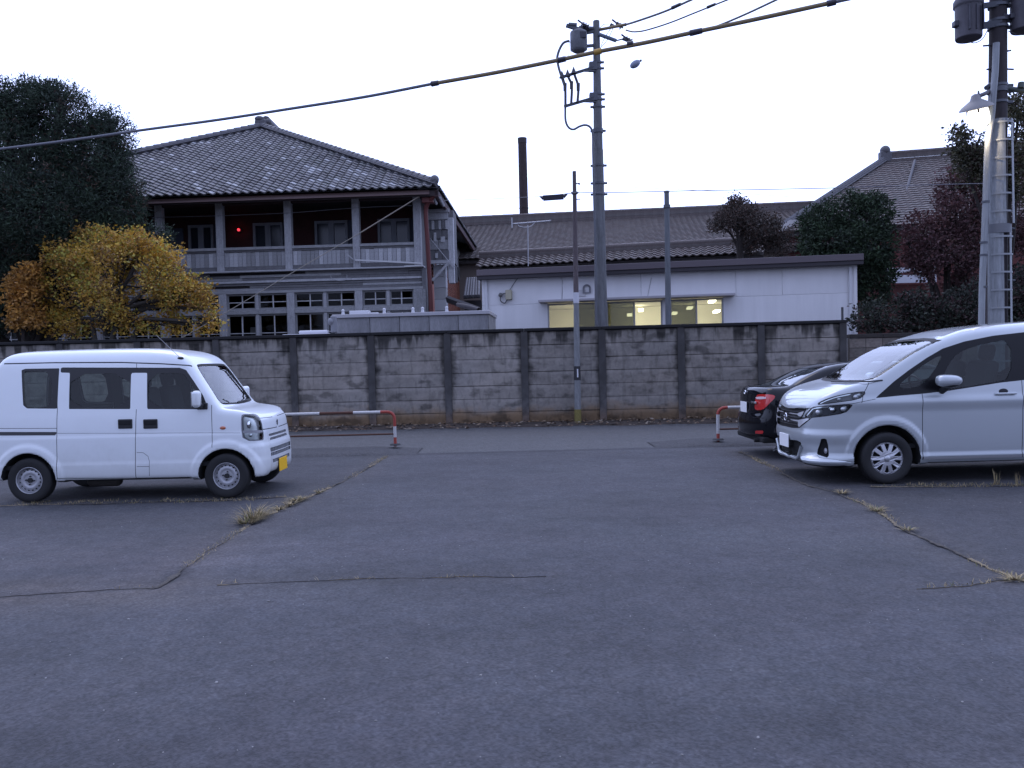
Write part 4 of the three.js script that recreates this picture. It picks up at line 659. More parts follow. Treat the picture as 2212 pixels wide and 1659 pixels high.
  const fA = P(1029, 590, 0.35), fB = P(1866, 558, 0.35), fy0 = V(1450, 586, 0.35), fy1 = V(1450, 568, 0.35);
  const brown = std(0.105, 0.085, 0.095, 0.6);
  part(g, 'fascia', rbox(fA[0], fB[0], fy0 + 0.10, fy1 + 0.04, 0.28, 0.36, 0.012, 1), brown); part(g, 'fascia', rbox(fA[0], fB[0], fy0 - 0.02, fy0 + 0.095, 0.24, 0.33, 0.012, 1), std(0.035, 0.03, 0.036, 0.7));
  { const r = box(fA[0], fB[0], fy1 - 0.02, fy1 + 0.03, -D - 0.3, 0.275); part(g, 'roof', r, std(0.12, 0.11, 0.115, 0.8)); part(g, 'soffit', box(fA[0], fB[0], fy0 + 0.0, fy0 + 0.03, -D, 0.235), std(0.05, 0.045, 0.05, 0.8)); part(g, 'side_fascia', box(fB[0] - 0.06, fB[0] - 0.003, fy0, fy1 + 0.03, -D - 0.3, 0.23), brown); }
  part(g, 'corner_trim', rbox(u1 - 0.09, u1 + 0.012, 0, yTop - 0.02, -0.1, 0.015, 0.01, 1), whiteWall); part(g, 'downpipe', bar([u1 - 0.2, 0, 0.06], [u1 - 0.2, yTop - 0.1, 0.06], 0.045, 0.045, 14), std(0.6, 0.6, 0.62, 0.5)); part(g, 'downpipe', bar([u0 + 0.16, 0, 0.06], [u0 + 0.16, yTop - 0.02, 0.06], 0.05, 0.05, 14), std(0.6, 0.6, 0.62, 0.5));
  // meter box with looped cable, vent hood, wall lamp bracket
  { const [u, v] = P(1100, 637); const bx = part(g, 'junction_box', rbox(u - 0.1, u + 0.1, v - 0.16, v + 0.15, 0.005, 0.16, 0.02, 2), std(0.4, 0.37, 0.27, 0.6)); part(bx, 'conduit', [tube([[u - 0.1, v + 0.05, 0.08], [u - 0.24, v, 0.1], [u - 0.27, v - 0.18, 0.08], [u - 0.15, v - 0.26, 0.06], [u - 0.05, v - 0.14, 0.06]], 0.018, 30, 7), tube([[u + 0.02, v + 0.14, 0.04], [u + 0.2, v + 0.4, 0.03], [u + 0.5, v + 0.75, 0.03]], 0.01, 20, 6), new THREE.SphereGeometry(0.07, 12, 10).translate(u - 0.26, v, 0.1)], std(0.12, 0.12, 0.12, 0.6)); }
  { const [u, v] = P(1267.5, 623); const s = new THREE.TorusGeometry(0.1, 0.028, 8, 20, Math.PI); s.translate(u, v, 0.03); part(g, 'vent_hood', [s, box(u - 0.128, u - 0.072, v - 0.12, v, 0.005, 0.06), box(u + 0.072, u + 0.128, v - 0.12, v, 0.005, 0.06), box(u - 0.128, u + 0.128, v - 0.15, v - 0.12, 0.005, 0.06)], std(0.18, 0.18, 0.2, 0.6)); }
  { const [u, v] = P(1256, 633); part(g, 'wall_plate', rbox(u - 0.13, u + 0.13, v - 0.11, v + 0.1, 0.004, 0.03, 0.01, 1), std(0.5, 0.49, 0.5, 0.7)); }
  { const a = P(1215, 605), b = P(1213, 650); part(g, 'panel_joint', plankBar([a[0], a[1], 0.006], [b[0], b[1], 0.006], 0.012, 0.006), std(0.4, 0.39, 0.4, 0.9)); const c = P(1407, 600), d = P(1399, 640); part(g, 'cable', bar([c[0], c[1], 0.015], [d[0], d[1], 0.015], 0.008), std(0.35, 0.35, 0.36, 0.7)); }
}
// ---------------------------------------------------------------- grey panelled plinth building just behind the wall
{
  const FR = new Frame(890, 22.2, 3.5), g = FR.place(thing('machine_shed', 'low flat-topped shed of light grey panels behind the concrete wall', 'shed'));
  const P = (x, y, w = 0) => FR.uv(x, y, w), a = P(723, 700)[0], b = P(1054, 700)[0], yt = P(890, 683)[1], yc = P(890, 675)[1];
  const pm = withMap(std(0.36, 0.355, 0.37, 0.6), mottleT, 0.4, 0.4), js = [723, 799, 863, 927, 990, 1054].map(x => P(x, 700)[0]);
  for (let i = 0; i + 1 < js.length; i++) part(g, 'panel', rbox(js[i] + 0.006, js[i + 1] - 0.006, 0.1, yt - 0.004, -0.05, rr(-0.002, 0.002), 0.008, 1), pm);
  part(g, 'core', box(a + 0.02, b - 0.02, 0.05, yt - 0.02, -2.4, -0.052), std(0.1, 0.1, 0.105, 0.9));
  part(g, 'end_panel', box(b - 0.015, b + 0.02, 0.1, yt, -2.4, -0.06), pm); part(g, 'end_panel', box(a - 0.02, a + 0.015, 0.1, yt, -2.4, -0.06), pm);
  part(g, 'flashing', rbox(a - 0.06, b + 0.06, yt, yc, -2.5, 0.05, 0.012, 1), std(0.40, 0.39, 0.41, 0.5, { metalness: 0.2 }));
  for (const [x, y] of [[741, 673], [830, 670], [892, 667], [913, 671], [965, 669]]) { const [u] = P(x, y, -0.15); part(g, 'roof_cap', [new THREE.CylinderGeometry(0.035, 0.05, 0.1, 12).translate(u, yc + 0.05, -0.15), new THREE.SphereGeometry(0.045, 12, 8).translate(u, yc + 0.11, -0.15)], std(0.55, 0.55, 0.57, 0.5)); }
  const w1 = P(755, 669, -0.3)[0], w2 = P(797, 669, -0.3)[0]; part(g, 'duct_cover', rbox(w1, w2, yc + 0.004, yc + 0.11, -0.5, -0.25, 0.02, 2), std(0.6, 0.6, 0.63, 0.5)); part(g, 'duct_cover', rbox(w2 + 0.02, w2 + 0.25, yc + 0.004, yc + 0.05, -0.45, -0.28, 0.015, 2), std(0.5, 0.5, 0.52, 0.5));
  part(g, 'pipe_bundle', [tube([[P(985, 660, -0.3)[0], yc + 0.22, -0.6], [P(1015, 664, -0.3)[0], yc + 0.12, -0.3], [P(1035, 668, -0.3)[0], yc + 0.03, -0.1]], 0.06, 16, 8)], std(0.05, 0.045, 0.05, 0.7));
}
{ // small white-topped condenser unit beside the shed
  const FR = new Frame(670, 21.4, 3), g = FR.place(thing('cooling_unit', 'white-topped cooling unit peeping over the wall left of the grey shed', 'cooling unit')); const P = (x, y, w = 0) => FR.uv(x, y, w);
  const a = P(614, 724)[0], b = P(714, 720)[0], y = P(665, 724)[1]; part(g, 'lid', rbox(a, b, y - 0.02, y + 0.03, -0.5, 0.15, 0.012, 2), std(0.58, 0.58, 0.62, 0.5)); part(g, 'casing', rbox(a + 0.2, b - 0.05, 0.1, y - 0.024, -0.45, 0.05, 0.02, 2), std(0.3, 0.3, 0.31, 0.6));
  const c = P(642, 715)[0], d = P(705, 713)[0]; part(g, 'pipe_cover', rbox(c, d, y + 0.034, y + 0.13, -0.3, -0.1, 0.04, 3), std(0.6, 0.6, 0.64, 0.5));
  const e = P(714, 700)[0]; part(g, 'regulator', [rbox(e - 0.05, e + 0.1, y + 0.05, y + 0.5, -0.3, -0.15, 0.03, 2), new THREE.SphereGeometry(0.1, 12, 10).translate(e - 0.04, y + 0.35, -0.2)], std(0.22, 0.22, 0.24, 0.6));
}
// ---------------------------------------------------------------- tiled roofs behind
const brownTiles = [[0.22, 0.185, 0.172], [0.20, 0.165, 0.155], [0.245, 0.21, 0.195], [0.215, 0.19, 0.18]].map(c => withMap(std(...c, 0.75), mottleT, 2, 2));
const pickBrown = (x, y) => { const r = rnd() + 0.5 * fbm(x * 0.4, y * 0.5, 7.7, 3); return r < 0.3 ? 1 : r < 0.6 ? 0 : r < 0.85 ? 3 : 2; };
function roofBuilding(name, label, A, B, C, D, tw, tl, wallM, wallDrop, own = 0, ridge = 1) {
  const g = thing(name, label, 'building'); const base = A.clone().setY(0); g.position.copy(base); [A, B, C, D] = [A, B, C, D].map(p => p.clone().sub(base));
  const slope = part(g, 'roof', (() => { const q = new THREE.BufferGeometry(); const dn = p => p.clone().add(new THREE.Vector3(0, -0.06, 0)); const back = (p) => new THREE.Vector3(p.x + (C.x - B.x) * 0 , A.y, p.z - 2 * Math.abs(((C.z + D.z) - (A.z + B.z)) / 2)); const A2 = back(A), B2 = back(B), a = dn(A), b = dn(B), c = dn(C), d = dn(D), e = dn(A2), f = dn(B2); q.setFromPoints([a, b, c, a, c, d, d, c, f, d, f, e, b, f, c, a, d, e]); q.computeVertexNormals(); return q; })(), std(0.05, 0.042, 0.04, 0.95, { side: THREE.DoubleSide }));
  const bulk = layTiles(slope, A, B, C, D, tw, tl, own, 'tile', brownTiles, pickBrown, tw > 0.2 && own === 0);
  bulk.forEach((b, i) => { if (b.length) { const t = part(slope, 'roof_tile', mergeGeometries(b, false), brownTiles[i]); t.userData.kind = 'stuff'; } });
  if (ridge) { for (const [dy, w, m] of [[0.10 * ridge, 0.3, 1], [0.24 * ridge, 0.24, 3], [0.36 * ridge, 0.18, 1]]) { const a = D.clone(), b = C.clone(); a.y += dy; b.y += dy; part(slope, 'ridge_course', plankBar(a, b, 0.13 * ridge, w), brownTiles[m]); } const n = Math.round(D.distanceTo(C) / 0.6), dd = C.clone().sub(D); for (let i = 0; i < n; i++) { const a = D.clone().addScaledVector(dd, i / n), b = D.clone().addScaledVector(dd, (i + 1.02) / n); a.y += 0.46 * ridge; b.y += 0.46 * ridge; part(slope, 'ridge_tile', bar(a, b, 0.11, 0.1, 7), brownTiles[1]); } }
  const wA = A.clone().lerp(D, 0.06), wB = B.clone().lerp(C, 0.06), n = B.clone().sub(A).setY(0), L = n.length(); n.normalize(); const wall = box(0.3, L - 0.3, 0, A.y - 0.12, -1.2, -0.5); const wm = part(g, 'wall', wall, wallM); wm.rotation.y = -Math.atan2(n.z, n.x);
  part(g, 'eave_board', plankBar(A.clone().add(new THREE.Vector3(0, -0.14, -0.05)), B.clone().add(new THREE.Vector3(0, -0.14, -0.05)), 0.12, 0.05), std(0.035, 0.03, 0.03, 0.8));
  return [g, slope];
}
{ // the great brown roof
  const A = at(930, 560, 39.5), B = at(1820, 532, 37.2), D = at(930, 491, 46.5), C = at(1820, 454, 44); const y1 = (A.y + B.y) / 2, y2 = (C.y + D.y) / 2; A.y = B.y = y1; C.y = D.y = y2;
  roofBuilding('long_warehouse', 'long building under a huge brown tiled roof behind the white office', A, B, C, D, 0.30, 0.27, std(0.2, 0.17, 0.15, 0.9), 3);
}
{ // low tiled roof with a ridge, just behind the white office
  const A = at(1036, 577, 32.4), B = at(1650, 548, 30), D = at(1036, 559, 33.4), C = at(1650, 530, 31); const y1 = (A.y + B.y) / 2, y2 = (C.y + D.y) / 2; A.y = B.y = y1; C.y = D.y = y2;
  const [g, s] = roofBuilding('connecting_wing', 'narrow wing with wavy grey tile edge just above the white office', A, B, C, D, 0.29, 0.26, std(0.1, 0.09, 0.09, 0.9), 2, 300, 0.5);
}
{ // lean-to roofs in the gap beside the house
  const g = thing('lean_to', 'dark tiled lean-to in the gap between timber house and white office', 'shed'); const o = at(1015, 640, 29.5).setY(0); g.position.copy(o);
  const P = (x, y, Z) => at(x, y, Z).sub(o); const A = P(1001, 641, 29.3), B = P(1037, 639, 29), C = P(1037, 600, 30.4), D = P(1007, 602, 30.7);
  const slope = part(g, 'roof', (() => { const q = new THREE.BufferGeometry(); q.setFromPoints([A, B, C, A, C, D].map(p => p.clone().add(new THREE.Vector3(0, -0.08, 0)))); q.computeVertexNormals(); return q; })(), std(0.03, 0.028, 0.03, 0.9, { side: THREE.DoubleSide }));
  for (let i = 0; i < 6; i++) part(slope, 'tile_column', bar(A.clone().lerp(B, (i + 0.5) / 6), D.clone().lerp(C, (i + 0.5) / 6), 0.06, 0.055, 8), tileMs[[4, 1, 4, 0, 4, 1][i]]);
  part(g, 'wall', box(A.x, B.x, 0, A.y - 0.1, -1.6, -0.3), std(0.06, 0.055, 0.06, 0.9));
  part(g, 'barge_board', [plankBar(P(966, 646, 28.6), P(1036, 671, 27.8), 0.22, 0.12)], std(0.08, 0.075, 0.08, 0.8)); part(g, 'gutter_end', [bar(P(985, 657, 28.5), P(1034, 672, 27.7), 0.07)], std(0.2, 0.2, 0.22, 0.5));
}
{ // hall at the right: hip roof, ridge, lower tiled skirt
  const A = at(1682, 500, 37.5), B = at(2330, 468, 34.8), D = at(1912, 341, 43), C = at(2330, 331, 41); const y1 = (A.y + B.y) / 2, y2 = (C.y + D.y) / 2; A.y = B.y = y1; C.y = D.y = y2;
  const [g, s] = roofBuilding('tiled_hall', 'brown hip-roofed hall half hidden by trees at the right', A, B, C, D, 0.30, 0.27, withMap(std(0.16, 0.05, 0.045, 0.9), mottleT, 0.4, 0.4), 3);
  const o = g.position; const L = (p) => p.clone().sub(o); const a = L(A), d = L(D);
  for (const [dy, w] of [[0.05, 0.34], [0.18, 0.26], [0.29, 0.18]]) { const p = a.clone(), q = d.clone(); p.y += dy; q.y += dy; part(s, 'hip_course', plankBar(p, q, 0.12, w), tileMs[4]); }
  part(s, 'finial', [new THREE.SphereGeometry(0.26, 14, 10).translate(d.x, d.y + 0.62, d.z), rbox(d.x - 0.3, d.x + 0.3, d.y, d.y + 0.55, d.z - 0.2, d.z + 0.2, 0.06, 2)], tileMs[4]);
  const r1 = L(at(1976, 352, 42)), r2 = L(at(1952, 440, 38.7)); r1.y += 0.12; r2.y += 0.12; part(s, 'lightning_strip', bar(r1, r2, 0.07), tileMs[4]);
  // skirt eave: pale tile edge under the hip
  const e1 = L(at(1680, 500, 36.8)), e2 = L(at(1758, 452, 39.6)); part(s, 'eave_tiles', plankBar(e1, e2, 0.3, 0.14), std(0.2, 0.19, 0.19, 0.7));
  const wb = at(1916, 596, 33).sub(o), we = at(2040, 588, 32.4).sub(o); 
  for (const [y0, y1] of [[0.0, 0.32], [0.42, 0.62]]) part(g, 'white_shutter', box(wb.x, we.x, wb.y - 0.3 + y0, wb.y - 0.3 + y1, wb.z - 0.1, wb.z), std(0.5, 0.5, 0.54, 0.6));
  part(g, 'porch', box(wb.x - 1.4, we.x + 2, 0, wb.y - 0.35, wb.z - 2, wb.z - 0.2), withMap(std(0.12, 0.035, 0.03, 0.9), mottleT, 0.4, 0.4));
}
// ---------------------------------------------------------------- chimney and aerial
{
  const p = at(1132, 468, 56), g = thing('chimney', 'tall slim dark brown chimney stack rising behind the brown roof', 'chimney'), H = at(1132, 300, 56).y, tilt = at(1131, 300, 56).x - at(1136, 468, 56).x; g.position.set(p.x, 0, p.z);
  const m = withMap(std(0.075, 0.052, 0.05, 0.9), mottleT, 2, 4);
  part(g, 'stack', new THREE.CylinderGeometry(0.29, 0.35, H, 28).translate(0, H / 2, 0), m); part(g, 'rim', new THREE.CylinderGeometry(0.315, 0.305, 0.35, 28).translate(0, H - 0.12, 0), std(0.06, 0.05, 0.052, 0.9)); for (const y of [6, 9, 12]) part(g, 'hoop', new THREE.TorusGeometry(0.325, 0.018, 6, 28).rotateX(Math.PI / 2).translate(0, y, 0), std(0.05, 0.04, 0.04, 0.7)); part(g, 'plinth', new THREE.CylinderGeometry(0.6, 0.7, 2, 8).translate(0, 1, 0), m);
}
{
  const Z = 31.6, g = thing('tv_aerial', 'thin television aerial standing on the narrow tiled roof', 'aerial'), o = at(1141, 566, Z); g.position.copy(o); const L = (x, y) => at(x, y, Z).sub(o), m = std(0.42, 0.42, 0.44, 0.4, { metalness: 0.5 });
  part(g, 'mast', bar(L(1141, 575), L(1140, 486), 0.022), m); part(g, 'boom', bar(L(1106, 484), L(1190, 477), 0.03), m); part(g, 'handle', tube([L(1118, 486), L(1124, 490), L(1146, 489), L(1156, 480)], 0.022, 20, 6), m); const el = []; for (let k = 0; k < 9; k++) { const c = L(lerp(1110, 1188, k / 8), lerp(483.7, 477.2, k / 8)); el.push(bar([c.x, c.y, c.z - 0.25], [c.x, c.y, c.z + 0.25], 0.008, 0.008, 5)); } for (const e of el) part(g, 'element', e, m); part(g, 'reflector', [box(-0.02, 0.02, -0.2, 0.2, -0.3, 0.3).translate(L(1106, 484).x, L(1106, 484).y, L(1106, 484).z)], m);
}
// ---------------------------------------------------------------- utility poles and their gear
const concM = withMap(std(0.22, 0.225, 0.235, 0.85), mottleT, 3, 3), steelM = std(0.09, 0.095, 0.11, 0.5, { metalness: 0.4 }), insul = std(0.03, 0.028, 0.04, 0.4), cableM = std(0.05, 0.05, 0.058, 0.6), sleeveM = withMap(std(0.34, 0.25, 0.13, 0.6), mottleT, 5, 5), canM = withMap(std(0.20, 0.205, 0.225, 0.55), mottleT, 2, 2);
{ // big concrete pole with a small transformer and cable terminations
  const Z = 24, base = at(1298, 700, Z), topP = at(1288, 46, Z), g = thing('utility_pole', 'tall grey concrete utility pole with small transformer behind the wall', 'utility pole'); g.position.set(base.x, 0, base.z);
  const o = g.position, P = (x, y, dz = 0) => at(x, y, Z - dz).sub(o), k = F / Z;
  const axis = y => P(lerp(1288, 1298, (y - 46) / 654), y), foot = new THREE.Vector3(0, 0, 0);
  const jy = 324; part(g, 'pole', [bar(foot, axis(jy), 15.5 / k, 10.6 / k, 24), new THREE.SphereGeometry(7 / k, 16, 8).scale(1, 0.3, 1).translate(axis(46).x, axis(46).y, axis(46).z)], concM); part(g, 'upper_pole', bar(axis(jy - 0.4), axis(46), 9.9 / k, 7 / k, 24), concM);
  for (const y of [135, 148, 204, 215, 231, 283, 358, 396, 420]) { const a = axis(y), r = lerp(7.6, 12, (y - 46) / 380) / k; part(g, 'band', [new THREE.CylinderGeometry(r + 0.012, r + 0.012, y === 283 ? 0.12 : 0.06, 24).translate(a.x, a.y, a.z), rbox(a.x + r, a.x + r + 0.09, a.y - 0.03, a.y + 0.03, a.z - 0.03, a.z + 0.03, 0.01, 1), rbox(a.x - r - 0.08, a.x - r, a.y - 0.03, a.y + 0.03, a.z - 0.03, a.z + 0.03, 0.01, 1)], steelM); }
  { const a = P(1250, 90, 0.25), r = 18 / k, h = 40 / k; const t = part(g, 'transformer', new THREE.LatheGeometry([[0, -h / 2 - 0.04], [r * 0.55, -h / 2 - 0.03], [r, -h / 2 + 0.04], [r, h / 2 - 0.05], [r * 0.96, h / 2], [r * 0.6, h / 2 + 0.05], [0, h / 2 + 0.07]].map(q => V2(...q)), 28).translate(a.x, a.y, a.z), canM); part(t, 'bushing', [bar([a.x - 0.1, a.y + h / 2, a.z], [a.x - 0.14, a.y + h / 2 + 0.22, a.z], 0.05, 0.03), bar([a.x + 0.08, a.y + h / 2, a.z], [a.x + 0.1, a.y + h / 2 + 0.2, a.z], 0.05, 0.03)], insul); part(t, 'nameplate', rbox(a.x + 0.02, a.x + 0.2, a.y + 0.02, a.y + 0.2, a.z + r - 0.06, a.z + r + 0.01, 0.01, 1), insul); part(t, 'hanger', [plankBar(P(1262, 70), P(1286, 66), 0.12, 0.08), plankBar(P(1264, 100), P(1286, 98), 0.08, 0.06)], steelM); }
  part(g, 'cutout_switch', [plankBar(P(1223, 55, 0.3), P(1252, 64, 0.3), 0.09, 0.09), bar(P(1252, 60, 0.2), P(1281, 62), 0.06), bar(P(1228, 54, 0.3), P(1246, 55, 0.3), 0.07)], steelM);
  for (const [x, y, s] of [[1266, 57, 1], [1340, 56, 1], [1360, 88, 1]]) { const a = P(x, y, 0.2), fins = []; for (let i = 0; i < 3; i++) { const c = new THREE.ConeGeometry(0.11 - i * 0.018, 0.1, 12); c.translate(0, i * 0.075, 0); fins.push(c); } fins.push(bar([0, -0.1, 0], [0, 0.3, 0], 0.025)); const m = merge(fins); m.rotateZ(0.9); m.translate(a.x, a.y, a.z); part(g, 'insulator', m, insul); }
  part(g, 'crossarm', bar(P(1293, 74, 0.1), P(1331, 88, 0.2), 0.055), std(0.12, 0.15, 0.2, 0.5)); part(g, 'strain_link', [bar(P(1331, 88, 0.2), P(1346, 84, 0.2), 0.02), bar(P(1345, 83, 0.2), P(1358, 90, 0.2), 0.05, 0.03)], steelM); part(g, 'strain_link', [bar(P(1296, 62), P(1338, 56, 0.2), 0.022), bar(P(1318, 53, 0.1), P(1326, 57, 0.1), 0.05)], steelM);
  for (const q of [[[1296, 60], [1304, 53], [1316, 52]], [[1298, 100], [1306, 82], [1322, 58]], [[1297, 104], [1312, 86], [1325, 60]]]) part(g, 'jumper_wire', tube(q.map(([x, y]) => P(x, y, 0.15)), 0.009, 18, 5), cableM);
  for (const [y0, y1, x1] of [[145, 167, 1213], [211, 230, 1219]]) part(g, 'bracket_arm', [plankBar(P(1284, y0, 0.1), P(x1, y1, 0.35), 0.085, 0.06), bar(P(1286, y0 + 9, 0.1), P(1258, y0 + 8, 0.2), 0.03), rbox(axis(y0).x - 0.24, axis(y0).x, axis(y0).y - 0.12, axis(y0).y + 0.12, axis(y0).z - 0.1, axis(y0).z + 0.14, 0.02, 1)], steelM);
  for (const q of [[[1216, 170], [1220.5, 187], [1221.5, 230]], [[1228, 167], [1234.5, 183], [1234, 224]], [[1241, 161], [1249, 187], [1247.5, 221]]]) part(g, 'cable_termination', [tube(q.map(([x, y]) => P(x, y, 0.3)), 0.038, 24, 8), bar(P(q[1][0], q[1][1] - 7, 0.3), P(q[1][0], q[1][1] + 9, 0.3), 0.055, 0.05), new THREE.ConeGeometry(0.09, 0.22, 10).translate(...P(q[0][0] - 2, q[0][1] - 10, 0.3).toArray())], insul);
  part(g, 'service_cable', tube([[1230, 88], [1217, 93], [1204, 122], [1206, 142], [1215, 172], [1221, 190]].map(([x, y]) => P(x, y, 0.3)), 0.036, 40, 8), std(0.10, 0.105, 0.12, 0.6)); part(g, 'service_cable', tube([[1221, 232], [1222.5, 264], [1229, 276], [1238, 280], [1252, 273], [1264, 270], [1273, 273], [1279, 282], [1281, 330], [1283, 420], [1287, 560], [1288, 700]].map(([x, y]) => P(x, y, 0.28)), 0.032, 90, 8), std(0.11, 0.115, 0.13, 0.6));
  for (const x of [1217, 1229]) part(g, 'earth_wire', tube([P(1231, 90, 0.3), P(x, 106, 0.3), P(x - 0.5, 128, 0.3)], 0.006, 16, 4), cableM);
}
{ // thin striped-foot pole at the wall
  const Z = 19.55, b = at(1248.5, 917, Z), g = thing('telephone_pole', 'thin pole standing at the foot of the wall with black marker band', 'pole'); g.position.set(b.x, 0, b.z); const o = g.position, P = (x, y, dz = 0) => at(x, y, Z - dz).sub(o), k = F / Z, ax = y => P(lerp(1240.5, 1248.5, (y - 370) / 547), y);
  const lowM = withMap(std(0.30, 0.31, 0.32, 0.8), mottleT, 3, 3), upM = withMap(std(0.16, 0.125, 0.13, 0.85), mottleT, 3, 5);
  const seg = (y0, y1, r0, r1, m, n) => part(g, n, bar(ax(y0), ax(y1), r0 / k, r1 / k, 18), m);
  const R = y => lerp(4.0, 7.4, (y - 370) / 547);
  seg(640, 370, R(640), R(370), upM, 'upper_pole'); seg(655, 632, R(655) + 0.5, R(632) + 0.5, std(0.5, 0.5, 0.54, 0.5), 'white_sleeve'); seg(885, 654, R(885), R(654), lowM, 'pole'); seg(921, 884, R(921) + 0.2, R(884) + 0.2, withMap(std(0.28, 0.23, 0.06, 0.7), mottleT, 4, 4), 'yellow_foot'); seg(821, 791, R(821) + 0.5, R(791) + 0.5, std(0.02, 0.02, 0.024, 0.6), 'marker_band');
  { const a = ax(806), m = rbox(a.x - 0.012, a.x + 0.018, a.y - 0.1, a.y + 0.1, a.z + 0.06, a.z + 0.098, 0.004, 1); part(g, 'white_mark', m, std(0.65, 0.65, 0.68, 0.6)); }
  part(g, 'clamp', [new THREE.CylinderGeometry(0.075, 0.075, 0.05, 16).translate(ax(417).x, ax(417).y, ax(417).z), rbox(-0.09, 0.09, -0.02, 0.02, -0.03, 0.03, 0.01, 1).translate(ax(417).x, ax(417).y, ax(417).z + 0.05)], steelM); part(g, 'step_bolt', [bar(ax(396), P(1252, 397, 0), 0.014), bar(P(1249, 396), P(1253, 398), 0.022)], steelM); part(g, 'step_bolt', bar(ax(431), P(1254, 430), 0.012), steelM);
}
{ // short grey post right of the big pole
  const Z = 23.3, b = at(1443, 700, Z), g = thing('steel_pole', 'short grey-blue post between the lit windows, right of the utility pole', 'pole'); g.position.set(b.x, 0, b.z); const o = g.position, P = (x, y, dz = 0) => at(x, y, Z - dz).sub(o), k = F / Z;
  const t = P(1440, 416); part(g, 'post', bar([0, 0, 0], t, 7.3 / k, 5.2 / k, 20), withMap(std(0.19, 0.205, 0.225, 0.7), mottleT, 3, 3)); part(g, 'clamp', [new THREE.CylinderGeometry(0.1, 0.1, 0.09, 16).translate(t.x, P(1440, 446).y, t.z), bar(P(1434, 447), P(1447, 444), 0.03)], steelM); part(g, 'cap', new THREE.CylinderGeometry(0.078, 0.078, 0.05, 16).translate(t.x, t.y + 0.02, t.z), steelM);
}
{ // near pole at the right: two transformers, street lamp, cable guards
  const Z = 14.5, k = F / Z, b = at(2151, 800, Z), g = thing('transformer_pole', 'dark pole at the right edge with two transformers and pale ladder-like cable guards', 'utility pole'); g.position.set(b.x, 0, b.z); const o = g.position, P = (x, y, dz = 0) => at(x, y, Z - dz).sub(o);
  const ax = y => P(lerp(2156, 2151, y / 700), y), dark = withMap(std(0.055, 0.045, 0.05, 0.85), mottleT, 3, 3), paleM = withMap(std(0.40, 0.42, 0.44, 0.6), mottleT, 1.5, 1.5);
  part(g, 'pole', bar([0, 0, 0], ax(-90), 0.185, 0.135, 26), dark);
  for (const y of [193, 198, 186, 222, 262, 14, 46, 60]) { const a = ax(y); part(g, 'band', [new THREE.CylinderGeometry(0.165, 0.165, 0.045, 24).translate(a.x, a.y, a.z), rbox(a.x + 0.15, a.x + 0.26, a.y - 0.025, a.y + 0.025, a.z - 0.03, a.z + 0.05, 0.01, 1)], steelM); }
  for (const [x, y0, y1, h] of [[2092, 4, 84, 1], [2212, -10, 66, 2]]) { const a = P(x, (y0 + y1) / 2, 0.1), r = 26 / k, hh = (y1 - y0) / k; const t = part(g, 'transformer', new THREE.LatheGeometry([[0, -hh / 2], [r * 0.93, -hh / 2], [r, -hh / 2 + 0.03], [r, hh / 2 - 0.1], [r * 1.12, hh / 2 - 0.09], [r * 1.12, hh / 2], [r * 0.9, hh / 2 + 0.08], [0, hh / 2 + 0.12]].map(q => V2(...q)), 32).translate(a.x, a.y, a.z), withMap(std(0.115, 0.105, 0.125, 0.6), mottleT, 2, 2)); const rib = []; for (let i = 0; i < 3; i++) rib.push(rbox(a.x - 0.05 + i * 0.12 - 0.06, a.x - 0.03 + i * 0.12 - 0.06, a.y - hh * 0.35, a.y + hh * 0.3, a.z + r - 0.04, a.z + r + 0.02, 0.008, 1)); rib.forEach(q => part(t, 'rib', q, insul)); part(t, 'bushing', [bar([a.x, a.y + hh / 2, a.z], [a.x, a.y + hh / 2 + 0.3, a.z], 0.06, 0.04), bar([a.x - 0.12, a.y + hh / 2, a.z + 0.05], [a.x - 0.14, a.y + hh / 2 + 0.25, a.z + 0.05], 0.06, 0.04)], insul); part(t, 'valve', rbox(a.x - r - 0.06, a.x - r + 0.03, a.y - hh * 0.18, a.y - hh * 0.02, a.z - 0.05, a.z + 0.07, 0.02, 2), insul); part(t, 'hanger', [plankBar([a.x, a.y - 0.1, a.z - 0.1], [ax(46).x, a.y - 0.06, 0.1], 0.11, 0.08), plankBar([a.x, a.y + 0.25, a.z - 0.1], [ax(46).x, a.y + 0.28, 0.1], 0.09, 0.08)], steelM); }
  part(g, 'drip_loop', tube([P(2094, 90, 0.2), P(2104, 93, 0.2), P(2120, 86, 0.2), P(2134, 64, 0.1)], 0.008, 20, 5), cableM); part(g, 'drip_loop', tube([P(2178, 67, 0.2), P(2200, 75, 0.2), P(2230, 74, 0.2)], 0.008, 16, 5), cableM);
  const cond = [[2152, 93], [2150, 150], [2146, 200], [2141, 260], [2135, 300], [2130, 420], [2126, 520], [2122, 610], [2120, 720], [2119, 900]]; part(g, 'conduit', tube(cond.map(([x, y]) => P(x, y, 0.2)), 0.054, 60, 14), paleM); for (const y of [436, 524, 551, 620]) { const x = y < 520 ? 2129 : 2125; const a = P(x, y, 0.2); part(g, 'conduit_band', new THREE.CylinderGeometry(0.064, 0.064, 0.035, 16).translate(a.x, a.y, a.z), steelM); }
